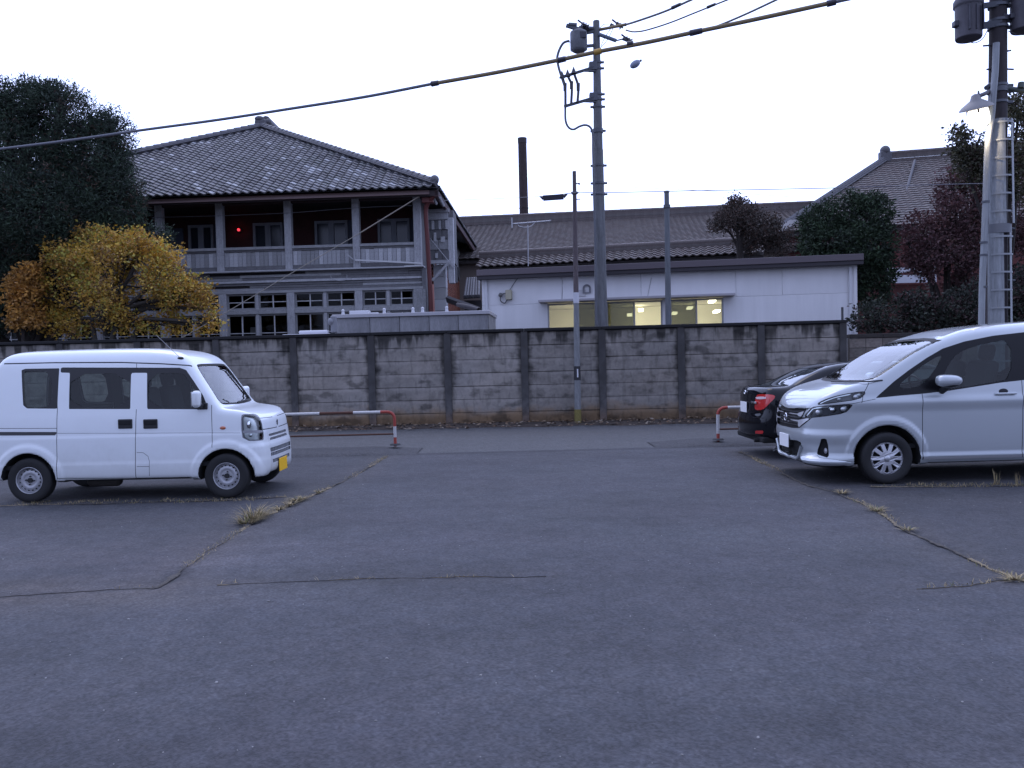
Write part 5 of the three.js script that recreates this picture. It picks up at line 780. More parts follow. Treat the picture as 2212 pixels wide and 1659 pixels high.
  for (const [y0, y1] of [[262, 486], [506, 940]]) {
    const c0 = ax(y0), c1 = ax(y1), pl = new THREE.CylinderGeometry(0.2, 0.215, c0.y - c1.y, 18, 1, true, -1.19, 1.35); pl.translate((c0.x + c1.x) / 2 + 0.005, (c0.y + c1.y) / 2, 0); part(g, 'guard_plate', pl, withMap(std(0.40, 0.42, 0.44, 0.6, { side: THREE.DoubleSide }), mottleT, 1.5, 1.5)); const rs = new THREE.CylinderGeometry(0.235, 0.25, c0.y - c1.y, 10, 1, true, 0.5, 0.5); rs.translate((c0.x + c1.x) / 2 + 0.02, (c0.y + c1.y) / 2, 0); part(g, 'guard_rail', rs, withMap(std(0.40, 0.42, 0.44, 0.6, { side: THREE.DoubleSide }), mottleT, 1.5, 1.5));
    for (let y = y0 + 8; y < y1; y += 38) { const a = ax(y), rung = new THREE.CylinderGeometry(0.244, 0.244, 0.03, 16, 1, true, -0.9, 1.85); rung.translate(a.x + 0.01, a.y, 0); part(g, 'rung', rung, withMap(std(0.46, 0.48, 0.5, 0.6, { side: THREE.DoubleSide }), mottleT, 1.5, 1.5)); }
  }
  { const a = ax(496); part(g, 'collar', new THREE.CylinderGeometry(0.225, 0.225, 0.16, 24).translate(a.x + 0.01, a.y, 0), std(0.14, 0.145, 0.16, 0.6)); }
  for (const [x, y, x2] of [[2124, 99, 2140], [2177, 110, 2183], [2132, 150, 2142], [2190, 150, 2170], [2192, 494, 2170], [2193, 606, 2170]]) part(g, 'step_bolt', bar(P(x, y, 0.05), P(x2, y - 1, 0), 0.016), steelM);
  part(g, 'side_arm', [bar(ax(188), P(2222, 198, 0.1), 0.045), bar(P(2205, 190, 0.1), P(2206, 178, 0.1), 0.06, 0.05)], std(0.06, 0.075, 0.07, 0.6)); part(g, 'bracket', bar(P(2130, 190, 0.1), P(2140, 184, 0.05), 0.04, 0.05), steelM);
}
{ // the lit street lamp hung on that pole
  const Z = 14.5, c = at(2113, 246, Z - 0.25), g = thing('street_lamp', 'lit street lamp with wide dish shade hanging on the dark right-hand pole', 'street lamp'); g.position.copy(c); const P = (x, y, dz = 0.25) => at(x, y, Z - dz).sub(c);
  const sh = new THREE.LatheGeometry([[0.02, 0.24], [0.06, 0.22], [0.09, 0.14], [0.15, 0.10], [0.23, 0.05], [0.275, 0.0], [0.27, -0.012], [0.22, 0.03], [0.1, 0.085], [0.02, 0.12]].map(q => V2(...q)), 36); sh.rotateZ(0.22); sh.rotateX(0.22); sh.translate(-0.03, 0.1, 0); part(g, 'lamp_shade', sh, std(0.22, 0.21, 0.21, 0.5, { side: THREE.DoubleSide }));
  const gl = phys(1, 0.96, 0.86, 0.3); gl.emissive.setRGB(1, 0.96, 0.86); gl.emissiveIntensity = 2.2; const globe = new THREE.LatheGeometry([[0.0, -0.27], [0.09, -0.265], [0.10, -0.21], [0.16, -0.19], [0.175, -0.1], [0.165, 0.05], [0.12, 0.1], [0, 0.11]].map(q => V2(...q)), 28); globe.rotateZ(0.12); part(g, 'bulb', globe, gl);
  for (let i = 0; i < 4; i++) { const a = i * Math.PI / 2 + 0.5; part(g, 'cage_rib', bar([0.17 * Math.cos(a), 0.1, 0.17 * Math.sin(a)], [0.16 * Math.cos(a), -0.02, 0.16 * Math.sin(a)], 0.016), std(0.16, 0.14, 0.11, 0.6)); }
  part(g, 'lamp_arm', tube([P(2112, 221), P(2116, 208), P(2126, 203), P(2140, 197, 0.1), P(2150, 195, 0)], 0.035, 24, 8), std(0.13, 0.12, 0.13, 0.6)); part(g, 'finial', bar(P(2114, 206), P(2113.5, 196), 0.022, 0.012), std(0.12, 0.11, 0.12, 0.6));
  const pl = new THREE.PointLight(0xffe9c8, 1.5, 30); pl.position.set(0, -0.34, 0.1); pl.castShadow = true; g.add(pl);
}
// ---------------------------------------------------------------- overhead lines
function line3(pts, za, zb, r, m, seg = 80) { const xa = pts[0][0], xb = pts[pts.length - 1][0]; const inv = x => lerp(1 / za, 1 / zb, (x - xa) / (xb - xa)); return tube(pts.map(([x, y]) => at(x, y, 1 / inv(x))), r, seg, 8); }
{
  const g = thing('overhead_cable', 'thick cable with yellow sleeves crossing the sky in front of the pole', 'cable'); const Zx = x => 1 / lerp(1 / 19, 1 / 13.2, x / 1830), c = (pts) => pts.map(([x, y]) => at(x, y, Zx(x)));
  part(g, 'conductor', tube(c([[-160, 341], [0, 322], [160, 302], [300, 282], [470, 259], [620, 236], [790, 209], [940, 180]]), 0.03, 90, 8), std(0.13, 0.135, 0.16, 0.6));
  part(g, 'yellow_sleeve', tube(c([[940, 180], [1070, 157], [1206, 130], [1290, 112], [1400, 91], [1500, 69.5]]), 0.037, 70, 10), sleeveM); part(g, 'yellow_sleeve', tube(c([[1500, 69.5], [1640, 40], [1800, 5]]), 0.037, 50, 10), sleeveM); part(g, 'conductor', tube(c([[1800, 5], [1900, -17], [2050, -50], [2300, -110]]), 0.03, 30, 8), std(0.13, 0.135, 0.16, 0.6));
  for (const [x0, y0, x1, y1] of [[932, 181.5, 947, 179], [1206, 130.5, 1222, 127], [1355, 96, 1368, 99 - 5], [1490, 72, 1517, 66], [1786, 8.5, 1806, 4]]) part(g, 'joint', bar(...c([[x0, y0], [x1, y1]]), 0.052, 0.048, 12), insul);
  part(g, 'tie', bar(...c([[1284, 113.5], [1299, 110]]), 0.05, 0.05, 12), std(0.42, 0.25, 0.05, 0.6));
}
const lines = [
  ['upper yellow-sleeved wire running up right from the pole top', [[1296, 64], [1331, 57], [1352, 53], [1396, 39], [1440, 23], [1492, 0], [1600, -50], [1850, -175], [2200, -370]], 24, 15, 0.03, [[1296, 64], [1331, 57], [1352, 53]], [1452, 17, 1470, 9]],
  ['second wire sagging right from the pole top below the yellow one', [[1352, 65], [1365, 68.5], [1385, 67.5], [1409, 61.5], [1450, 48], [1500, 28], [1555, 6], [1640, -28], [1850, -120], [2200, -290]], 24, 16, 0.022, null, [1528, 16, 1545, 9]],
  ['third wire branching off the thick cable towards the upper right', [[1362, 96], [1400, 90], [1470, 76], [1520, 66], [1560, 52], [1613, 29.5], [1676, 0], [1760, -40], [1950, -135], [2250, -300]], 23.7, 14.5, 0.026, null, null],
];
for (const [label, pts, za, zb, r, ys, j] of lines) {
  const g = thing('power_line', label, 'wire'), xa = pts[0][0], xb = pts[pts.length - 1][0], Zx = x => 1 / lerp(1 / za, 1 / zb, (x - xa) / (xb - xa)), c = q => q.map(([x, y]) => at(x, y, Zx(x)));
  part(g, 'conductor', tube(c(pts), r, 80, 7), std(0.17, 0.16, 0.15, 0.6)); if (ys) part(g, 'yellow_sleeve', tube(c(ys), 0.045, 16, 8), sleeveM); if (j) part(g, 'joint', bar(...c([[j[0], j[1]], [j[2], j[3]]]), r + 0.02, r + 0.015, 10), insul);
}
{
  const g = thing('telephone_line', 'thin wire from the thin pole to the far right with dark splice box', 'wire'), c = q => q.map(([x, y]) => at(x, y, lerp(19.6, 17, (x - 960) / 1200)));
  part(g, 'conductor', tube(c([[1166, 424.5], [1205, 420.5], [1241, 417], [1340, 415.5], [1500, 412], [1640, 409.5], [1800, 406], [1930, 402], [2060, 398], [2150, 396]]), 0.009, 80, 5), std(0.12, 0.12, 0.15, 0.6)); part(g, 'conductor', tube(c([[960, 433], [1085, 428.5], [1166, 424.5]]), 0.005, 20, 4), std(0.3, 0.3, 0.33, 0.6)); part(g, 'conductor', tube(c([[1370, 405], [1500, 411], [1720, 426]]), 0.004, 20, 4), std(0.3, 0.3, 0.33, 0.6));
  const [a, b] = c([[1174, 428], [1217, 425]]); part(g, 'splice_box', [plankBar(a, b, 0.13, 0.11), bar(c([[1166, 424.5]])[0], a, 0.012, 0.05), bar(b, c([[1226, 419]])[0], 0.05, 0.012)], std(0.025, 0.022, 0.035, 0.6));
}
{ // guy wire with a glass strain insulator
  const g = thing('guy_wire', 'faint guy wire with a pale egg insulator right of the pole', 'wire'), c = q => q.map(([x, y]) => at(x, y, 23)); part(g, 'strand', tube(c([[1298, 190], [1340, 162], [1368, 142], [1388, 127], [1440, 90]]), 0.0035, 20, 4), std(0.45, 0.45, 0.5, 0.6)); const s = new THREE.SphereGeometry(0.12, 16, 12).scale(1.35, 0.85, 0.85), p = at(1372, 138.5, 23); s.rotateZ(0.55); s.translate(p.x, p.y, p.z); part(g, 'egg_insulator', s, std(0.22, 0.25, 0.34, 0.3)); const q = at(1384, 131, 23); part(g, 'clip', new THREE.SphereGeometry(0.035, 8, 8).translate(q.x, q.y, q.z), steelM);
}
{ // long stay wire from the house eave down over the wall, and the fine wires
  const g = thing('stay_wire', 'slanting wire from the house eave corner down past the yellow tree', 'wire'), Zx = x => lerp(27, 22, (905 - x) / 560), c = q => q.map(([x, y]) => at(x, y, Zx(x))); part(g, 'strand', tube(c([[908, 423], [780, 502]]), 0.02, 24, 6), std(0.19, 0.16, 0.13, 0.7)); part(g, 'strand', tube(c([[780, 502], [640, 584], [500, 668], [340, 760]]), 0.012, 40, 5), std(0.2, 0.18, 0.15, 0.7));
}
// ---------------------------------------------------------------- trees and shrubs: trunk, limbs, and a crown of thousands of small leaves in clusters
function leafCrown(lumps, { n, size, per = 14, spread = 0.28, pal, shell = 0.5, aspect = 1.6, droop = 0, gapAt, base }) {
  const pos = [], col = [], nor = []; const vol = lumps.map(l => l.r[0] * l.r[1] * l.r[2]), tot = vol.reduce((a, b) => a + b, 0);
  const v = new THREE.Vector3(), ax = new THREE.Vector3(), bx = new THREE.Vector3();
  lumps.forEach((l, li) => {
    const nc = Math.max(3, Math.round(n * (0.5 * vol[li] / tot + 0.5 * Math.pow(vol[li], 0.667) / vol.reduce((a, b) => a + Math.pow(b, 0.667), 0)) / per));
    for (let c = 0; c < nc; c++) {
      v.set(rr(-1, 1), rr(-1, 1), rr(-1, 1)); while (v.length() > 1 || v.length() < 0.05) v.set(rr(-1, 1), rr(-1, 1), rr(-1, 1)); v.normalize().multiplyScalar(lerp(Math.pow(rnd(), 0.33), 0.8 + 0.25 * rnd(), shell));
      const cx = l.c.x + v.x * l.r[0], cy = l.c.y + v.y * l.r[1], cz = l.c.z + v.z * l.r[2];
      const gap = nz(cx * 1.1 + 31, cy * 1.1, cz * 1.1); if (gap < (gapAt ?? -0.22)) continue;
      const tone = 1 + 0.35 * nz(cx * 1.7, cy * 1.7 + 9, cz * 1.7), cp = pal(cx, cy, cz), out = ax.copy(v).normalize().clone(), sp = spread * rr(0.6, 1.3);
      for (let k = 0; k < per; k++) {
        const q = new THREE.Vector3(rr(-1, 1), rr(-1, 1), rr(-1, 1)).multiplyScalar(sp); q.y -= droop * q.lengthSq() * 2;
        const p = new THREE.Vector3(cx, cy, cz).add(q), s = size * rr(0.6, 1.35);
        const d = out.clone().multiplyScalar(0.6).add(new THREE.Vector3(rr(-1, 1), rr(-0.6, 1) - droop, rr(-1, 1))).normalize();
        bx.set(rr(-1, 1), rr(-1, 1), rr(-1, 1)).cross(d).normalize(); const w = s / aspect * 0.5, kk = tone * rr(0.72, 1.28), cc = [cp[0] * kk, cp[1] * kk, cp[2] * kk];
        const A = p, T = p.clone().addScaledVector(d, s), m = p.clone().addScaledVector(d, s * 0.45), up = new THREE.Vector3().crossVectors(bx, d).multiplyScalar(s * 0.12), L = m.clone().addScaledVector(bx, w).add(up), R = m.clone().addScaledVector(bx, -w).add(up);
        for (const t of [A, L, T, A, T, R]) { pos.push(t.x - base.x, t.y - base.y, t.z - base.z); col.push(cc[0], cc[1], cc[2]); }
      }
    }
  });
  const g = new THREE.BufferGeometry(); g.setAttribute('position', new THREE.Float32BufferAttribute(pos, 3)); g.setAttribute('color', new THREE.Float32BufferAttribute(col, 3)); g.computeVertexNormals(); return g;
}
const leafM = (t = 0.3) => new THREE.MeshPhysicalMaterial({ vertexColors: true, roughness: 0.85, side: THREE.DoubleSide, transmission: t, thickness: 0 });
const barkM = withMap(std(0.05, 0.04, 0.036, 0.95), mottleT, 3, 3), barkPale = withMap(std(0.10, 0.09, 0.08, 0.95), mottleT, 3, 3);
// lumps: [px, py, radius in px (x), radius in px (y), depth offset in m]
function tree(name, label, group, Z, trunkPx, lumps, o) {
  const k = F / Z, base = at(trunkPx[0], 800, Z); base.y = 0; const g = thing(name, label, o.cat ?? 'tree', group); g.position.copy(base);
  const L = lumps.map(([x, y, rx, ry, dz = 0]) => { const c = at(x, y, Z - dz); return { c, r: [rx / k, (ry ?? rx) / k, (o.depth ?? 0.9) * Math.max(rx, ry ?? rx) / k] }; });
  const nL = L.length; for (let i = 0; i < nL; i++) { const l = L[i], m = o.sat ?? 5; for (let q = 0; q < m; q++) { const d = new THREE.Vector3(rr(-1, 1), rr(-0.7, 1), rr(-1, 1)).normalize(), e = rr(0.75, 1.08), s = rr(0.18, 0.42), c = l.c.clone().add(new THREE.Vector3(d.x * l.r[0] * e, d.y * l.r[1] * e, d.z * l.r[2] * e)); L.push({ c, r: [l.r[0] * s, l.r[1] * s * rr(0.7, 1.3), l.r[2] * s] }); } }
  const tr = o.trunk ?? 0.14, fork = at(trunkPx[0] + (trunkPx[2] ?? 0), trunkPx[1], Z).sub(base), parts = [];
  const stems = o.stems ?? 1; for (let i = 0; i < stems; i++) { const a = stems > 1 ? (i / (stems - 1) - 0.5) : 0; parts.push(tube([[a * 0.5, -0.1, 0], [a * 0.9 + rr(-0.08, 0.08), fork.y * 0.5, rr(-0.1, 0.1)], [fork.x + a * 2.2, fork.y, 0]], tr / Math.sqrt(stems), 10, 8)); }
  part(g, 'trunk', parts.length > 1 ? merge(parts) : parts[0], o.bark ?? barkM);
  const limbs = L.slice(0, nL).map(l => { const e = l.c.clone().sub(base), s = new THREE.Vector3(fork.x * 0.9, fork.y * rr(0.85, 1), 0), m = s.clone().lerp(e, 0.5).add(new THREE.Vector3(rr(-0.2, 0.2), rr(0, 0.25), rr(-0.2, 0.2))); return tube([s, m, e], tr * 0.32, 8, 6); }); part(g, 'limb', merge(limbs), o.bark ?? barkM).userData.kind = 'stuff';
  // twigs
  const tw = []; for (const l of L.slice(0, nL)) for (let i = 0; i < (o.twigs ?? 8); i++) { const s = l.c.clone().sub(base), v = new THREE.Vector3(rr(-1, 1), rr(-0.6, 1), rr(-1, 1)).normalize(), e = s.clone().add(new THREE.Vector3(v.x * l.r[0] * 0.95, v.y * l.r[1] * 0.95, v.z * l.r[2] * 0.95)); tw.push(bar(s, e, tr * 0.11, 0.006, 5)); } part(g, 'twigs', merge(tw), o.bark ?? barkM).userData.kind = 'stuff';
  part(g, 'crown', leafCrown(L, { base, ...o }), leafM(o.tr ?? 0.25)); return g;
}
const jig = (c, v) => { const k = rr(1 - v, 1 + v); return [c[0] * k, c[1] * k, c[2] * k]; };
const conifer = () => { const r = rnd(); return r < 0.06 ? [0.075, 0.046, 0.03] : r < 0.5 ? [0.027, 0.048, 0.030] : r < 0.8 ? [0.040, 0.068, 0.038] : [0.02, 0.03, 0.024]; };
tree('cypress_tree', 'huge dark green conifer hiding the left end of the timber house', null, 24.3, [60, 760], [[50, 240, 75, 60], [130, 250, 75, 60, 0.4], [-40, 280, 90, 80], [40, 350, 120, 100, 0.3], [170, 340, 85, 80], [215, 330, 60, 55, 0.5], [250, 290, 34, 40, 0.3], [235, 260, 22, 22], [90, 460, 130, 100, 0.6], [210, 440, 85, 75, 0.4], [255, 400, 48, 46, 0.2], [280, 445, 30, 32], [-30, 430, 110, 110], [-20, 560, 110, 110, 0.4], [80, 560, 100, 90, 0.2], [40, 650, 90, 70], [210, 530, 60, 50, -0.3], [285, 505, 30, 28, -0.2], [-90, 680, 100, 80], [345, 515, 18, 20, 0.2], [185, 280, 40, 35, 0.2], [75, 205, 45, 30], [130, 215, 40, 28], [20, 215, 40, 28]], { n: 170000, size: 0.13, per: 22, spread: 0.25, aspect: 5, pal: conifer, gapAt: -0.42, shell: 0.62, droop: 0.15, trunk: 0.35, twigs: 10, tr: 0.1 });
const gold = (x, y, z) => { const r = rnd() + 0.35 * nz(x * 0.9, y * 0.9, z); return r < 0.18 ? [0.38, 0.34, 0.05] : r < 0.5 ? [0.62, 0.39, 0.045] : r < 0.8 ? [0.50, 0.28, 0.042] : r < 0.93 ? [0.27, 0.15, 0.045] : [0.70, 0.50, 0.09]; };
tree('maple_tree', 'bushy golden-yellow autumn tree in front of the timber house', null, 23.2, [225, 690], [[235, 560, 90, 52, 0.3], [160, 555, 62, 48], [300, 560, 70, 55, 0.2], [255, 520, 55, 30, 0.1], [195, 520, 40, 30], [340, 600, 60, 50, 0.3], [265, 615, 95, 36, 0.4], [150, 605, 52, 44], [390, 645, 50, 40, 0.2], [432, 668, 34, 30], [415, 625, 26, 24], [140, 660, 36, 24], [330, 660, 50, 20, -0.2], [205, 655, 30, 14], [400, 700, 30, 16], [280, 695, 24, 12], [225, 500, 22, 16], [285, 512, 24, 16], [445, 640, 12, 20], [280, 695, 44, 20], [180, 698, 46, 22], [125, 700, 36, 20], [345, 702, 40, 18], [95, 640, 38, 32], [110, 590, 32, 28], [445, 698, 24, 22], [225, 668, 44, 24, 0.5]], { n: 40000, size: 0.085, per: 11, spread: 0.19, aspect: 1.5, pal: gold, gapAt: -0.12, shell: 0.3, trunk: 0.16, stems: 4, twigs: 9, tr: 0.35, bark: barkPale });
tree('maple_sapling', 'small orange-leaved sapling at the far left below the conifer', null, 22.6, [50, 700], [[52, 620, 26, 30], [48, 655, 26, 30], [62, 590, 14, 16], [55, 690, 30, 20]], { n: 3600, size: 0.11, per: 12, spread: 0.16, aspect: 1.5, pal: (x, y, z) => jig([0.44, 0.22, 0.035], 0.3), shell: 0.4, trunk: 0.05, twigs: 6, tr: 0.35 });
const dusk = () => { const r = rnd(); return r < 0.5 ? [0.075, 0.052, 0.042] : r < 0.8 ? [0.055, 0.047, 0.038] : [0.1, 0.06, 0.044]; };
tree('ornamental_tree', 'small round-topped dark brown tree above the office roof', null, 28.3, [1605, 520, -8], [[1605, 460, 42, 26], [1570, 478, 34, 20, 0.2], [1640, 482, 44, 30, 0.1], [1600, 440, 26, 14], [1665, 505, 30, 28, -0.2], [1630, 520, 40, 26, -0.4], [1548, 484, 18, 12], [1680, 530, 34, 24, -0.3]], { n: 15000, size: 0.085, per: 12, spread: 0.17, aspect: 1.7, pal: dusk, shell: 0.5, trunk: 0.12, twigs: 9, tr: 0.15 });
const deepGreen = () => { const r = rnd(); return r < 0.55 ? [0.022, 0.042, 0.019] : r < 0.85 ? [0.033, 0.058, 0.024] : [0.016, 0.025, 0.017]; };
tree('evergreen_tree', 'dense dark green evergreen right of the white office building', null, 25.6, [1830, 640], [[1775, 480, 42, 34], [1825, 455, 34, 32, 0.2], [1880, 465, 44, 36, 0.2], [1800, 530, 60, 46, 0.3], [1870, 530, 54, 50, 0.4], [1895, 590, 34, 44, 0.1], [1830, 590, 70, 50], [1765, 520, 30, 40], [1880, 650, 34, 44], [1838, 432, 14, 14], [1885, 440, 22, 16]], { n: 36000, size: 0.12, per: 14, spread: 0.2, aspect: 2.2, pal: deepGreen, shell: 0.55, trunk: 0.18, twigs: 6, tr: 0.1 });
const wine = (x, y) => { const r = rnd(); return r < 0.5 ? [0.115, 0.052, 0.056] : r < 0.8 ? [0.09, 0.043, 0.046] : r < 0.94 ? [0.15, 0.068, 0.06] : [0.06, 0.05, 0.032]; };
tree('red_maple', 'dark wine-red maple between the evergreen and the right-hand pole', null, 25.2, [2040, 690], [[2000, 500, 48, 34], [2060, 480, 54, 44, 0.2], [2110, 500, 40, 50, 0.1], [1965, 530, 34, 26], [2040, 550, 60, 44, 0.3], [2100, 570, 50, 46, 0.2], [1995, 570, 40, 26], [2070, 430, 46, 34], [2120, 400, 40, 46, 0.1], [2200, 470, 46, 80], [2190, 580, 50, 70, 0.1], [2095, 620, 50, 40], [2010, 550, 30, 60, 0.3], [2060, 390, 30, 26]], { n: 38000, size: 0.095, per: 13, spread: 0.2, aspect: 1.5, pal: wine, shell: 0.45, trunk: 0.17, stems: 2, twigs: 9, tr: 0.25 });
tree('olive_tree', 'olive-green leafy tree behind the lit street lamp and pole', null, 22.5, [2180, 600], [[2082, 300, 26, 24], [2110, 310, 34, 34, 0.1], [2185, 300, 40, 60], [2200, 250, 34, 46, 0.1], [2150, 350, 46, 44, 0.1], [2105, 360, 36, 34, -0.1], [2195, 380, 44, 50], [2075, 330, 16, 18], [2190, 225, 20, 20]], { n: 15000, size: 0.10, per: 12, spread: 0.2, aspect: 1.7, pal: () => { const r = rnd(); return r < 0.6 ? [0.06, 0.062, 0.03] : r < 0.85 ? [0.085, 0.075, 0.032] : [0.07, 0.04, 0.03]; }, shell: 0.45, trunk: 0.13, twigs: 9, tr: 0.3 });
tree('hedge_shrub', 'dark bush filling the space above the tan block wall', null, 22.2, [1960, 700], [[1880, 690, 40, 34], [1940, 680, 50, 40, 0.1], [2010, 690, 54, 40], [2080, 690, 54, 46, 0.1], [2150, 690, 54, 60], [2210, 690, 40, 70], [1975, 650, 34, 24], [2100, 640, 46, 30], [2180, 620, 50, 40]], { cat: 'bush', n: 18000, size: 0.11, per: 13, spread: 0.18, aspect: 1.8, pal: () => { const r = rnd(); return r < 0.5 ? [0.022, 0.027, 0.02] : r < 0.75 ? [0.045, 0.022, 0.022] : [0.028, 0.036, 0.022]; }, shell: 0.4, trunk: 0.08, stems: 3, twigs: 7, tr: 0.1 });
// ---------------------------------------------------------------- the white kei van
{
  const c = view(0, 1220, 1120, 2212), C = (...p) => p.map(([x, y]) => c(x, y));
  const rear = at(64.7, 1039, 9.86);
  const H = new Hull({
    name: 'kei_van', pos: new THREE.Vector3(rear.x, 0, -10.56), yaw: -0.012, front: 1, mid: 1, bowTo: 1.6, bow: 0.08, k: 0.07, kf: 0.09, halfW: 0.7375, archDepth: 0.26, flare: 0.014,
    side: [[-0.50, 0.33], [-0.525, 0.6], [-0.52, 1.0], [-0.49, 1.4], [-0.42, 1.70], [-0.30, 1.845], [-0.05, 1.88], [0.6, 1.892], [1.2, 1.885], [1.6, 1.85], [1.86, 1.785], [2.0, 1.68], [2.2, 1.38], [2.37, 1.12], [2.44, 1.09], [2.62, 1.07], [2.76, 1.02], [2.83, 0.94], [2.855, 0.82], [2.865, 0.72], [2.895, 0.6], [2.905, 0.42], [2.885, 0.29], [2.78, 0.24], [2.3, 0.23], [1.2, 0.235], [0.3, 0.235], [-0.3, 0.28]],
    plan: [[-0.53, -0.3], [-0.53, 0.4], [-0.51, 0.58], [-0.44, 0.69], [-0.3, 0.73], [0.2, 0.7375], [1.2, 0.7375], [2.2, 0.7375], [2.5, 0.725], [2.7, 0.69], [2.82, 0.61], [2.88, 0.48], [2.905, 0.3], [2.91, -0.3]],
    wheels: [[0, 0.27, 0.335], [2.42, 0.27, 0.335]],
    relief: (x, y, az) => az > 0.4 ? 0.006 * sstep(0.80, 0.785, y) + 0.004 * sstep(0.47, 0.455, y) + (x > 2.6 ? 0.01 * sstep(0.66, 0.62, y) : 0) : (x > 2.3 ? 0.012 * sstep(0.66, 0.62, y) : 0),
    lo: [-0.6, 0.18, -0.82], hi: [3.0, 1.95, 0.82], cell: 0.024,
    cross: [[-0.2, 1.902], [0.2, 1.898], [0.42, 1.875], [0.54, 1.81], [0.6, 1.71], [0.625, 1.6], [0.665, 1.35], [0.70, 1.12], [0.722, 1.0], [0.737, 0.8], [0.7375, 0.6], [0.73, 0.35], [0.70, 0.24], [0.5, 0.21], [-0.2, 0.21]],

  });
  const g = carRoot(H, 'white boxy kei van with yellow number plate parked along the wall', 'van');
  const dirtT = tex(512, 256, (u, v) => { const y = v * 2, n = 0.5 * N8(u * 2, v) + 0.3 * N32(u * 2, v) + 0.2 * N128(u * 2, v * 0.4), d = 0.16 * sstep(0.75, 0.2, y + 0.5 * (n - 0.5)) + 0.05 * n; return [1 - d, 1 - d * 1.08, 1 - d * 1.2]; });
  const paint = withMap(phys(0.77, 0.805, 0.825, 0.32, { clearcoat: 0.7, clearcoatRoughness: 0.08 }), dirtT, 0.25, 0.5);
  underside(H, g);
  // glass
  const ws = C([1575, 289], [1470, 293], [1462, 305], [1510, 385], [1570, 475], [1632, 572], [1660, 582], [1785, 573]);
  const wf = forward(1);
  const glassF = H.take(both(H.half(ws, -0.012, 1), wf)), gasF = H.take(both(H.half(ws, 0.012, 1), wf));
  const sideWin = [[[172, 345], [200, 336], [382, 342], [388, 605], [215, 612], [182, 590], [175, 480]], [[520, 358], [962, 358], [960, 612], [516, 614]], [[1098, 358], [1345, 352], [1385, 385], [1490, 560], [1500, 614], [1098, 614]]];
  const sideBlk = [[[160, 330], [190, 322], [440, 318], [425, 618], [200, 616], [172, 592]], [[450, 312], [1330, 314], [1378, 330], [1440, 420], [1505, 520], [1536, 600], [1500, 622], [1090, 620], [1090, 352], [972, 352], [965, 620], [511, 620], [518, 352], [450, 350]]];
  const glassS = []; for (const w of sideWin) glassS.push(H.take(both(H.outline(C(...w), 'z', 0, 1), sideways)));
  const gasS = []; for (const w of sideBlk) gasS.push(H.take(both(H.outline(C(...w), 'z', 0, 0), sideways)));
  part(g, 'windscreen', soupGeo(glassF, -0.008), clearGlassM); part(g, 'windscreen_seal', soupGeo(gasF, -0.003), rubber);
  for (const s of glassS) for (const q of cut(s, (x, y, z) => z)) part(g, 'side_window', soupGeo(q, -0.012), glassM);
  part(g, 'window_surround', soupGeo(joinSoup(...gasS), -0.004), blackPlastic);
  // rear window
  const rw = H.take(both((x, y, z) => 0.55 - Math.abs(z), (x, y) => Math.min(y - 1.12, 1.6 - y), (x, y, z, nx) => -nx - 0.5)); part(g, 'rear_window', soupGeo(rw, -0.01), glassM);
  // lamps
  const lampP = C([1794, 672], [1808, 664], [1898, 662], [1922, 690], [1944, 770], [1950, 840], [1938, 846], [1806, 850], [1796, 760]);
  const near = (x, y, z) => z * 100;
  const lampF = both(H.outline(lampP, 'd', 0, 1), (x, y) => 1.3 - y, x => x - 2.3);
  const lamp = H.take(lampF), rim = H.take(both(H.outline(lampP, 'd', 0.012, 1), x => x - 2.3));
  const sealM = std(0.2, 0.2, 0.22, 0.6); for (const s of [1, -1]) part(g, 'headlamp_seal', soupGeo(cut(rim, (x, y, z) => z * s)[0], -0.004), sealM);
  for (const s of [1, -1]) {
    const [L] = cut(lamp, (x, y, z) => z * s), h = part(g, 'headlamp', soupGeo(L, 0.002), clearGlassM);
    part(h, 'reflector', soupGeo(L, -0.045), phys(0.6, 0.6, 0.6, 0.32, { metalness: 0.75 }));
    const p1 = H.hit(...c(1868, 735)), p2 = H.hit(...c(1868, 815));
    const b1 = new THREE.SphereGeometry(0.05, 18, 12); b1.scale(0.5, 1, 1); b1.translate(p1.x - 0.045, p1.y, s * (p1.z - 0.02));
    const b2 = new THREE.SphereGeometry(0.022, 14, 10); b2.translate(p2.x - 0.03, p2.y, s * (p2.z - 0.03)); const b3 = b2.clone(); b3.translate(0.01, 0, -s * 0.075);
    part(h, 'bulb', [b1, b2, b3], chrome);
    const d = H.line(C([1798, 788], [1943, 783]), 'd', 0.03); const [dv] = cut(L, d); part(h, 'divider', soupGeo(dv, 0.004), std(0.25, 0.25, 0.27, 0.5));
  }
  // grille slots
  const slots = [[[1990, 801], [2112, 772], [2114, 789], [1994, 817]], [[1996, 829], [2113, 801], [2115, 818], [1999, 846]], [[2001, 905], [2115, 873], [2115, 903], [2005, 934]], [[2006, 940], [2115, 908], [2116, 934], [2011, 962]], [[2020, 985], [2118, 960], [2118, 986], [2022, 1008]]];
  for (const s of slots) {
    const hs = C(...s).map(p => H.hit(...p)), y0 = (hs[2].y + hs[3].y) / 2, y1 = (hs[0].y + hs[1].y) / 2, zz = Math.abs(hs[0].z);
    const sl = H.take(both((x, y, z) => zz - Math.abs(z), (x, y) => Math.min(y - y0, y1 - y), forward(1)));
    part(g, 'grille_slot', soupGeo(sl, -0.03), matteBlack);
    const fins = []; for (let k = -7; k <= 7; k++) { const z = k * zz / 7.5, xs = H.local(...c(2058, 800), 0); let x = 3.0; while (H.solid(x, (y0 + y1) / 2, z) > 0 && x > 2.5) x -= 0.004; fins.push(box(x - 0.022, x - 0.006, y0 - 0.004, y1 + 0.004, z - 0.006, z + 0.006)); }
    part(g, 'grille_fin', fins, std(0.35, 0.36, 0.38, 0.5));
  }
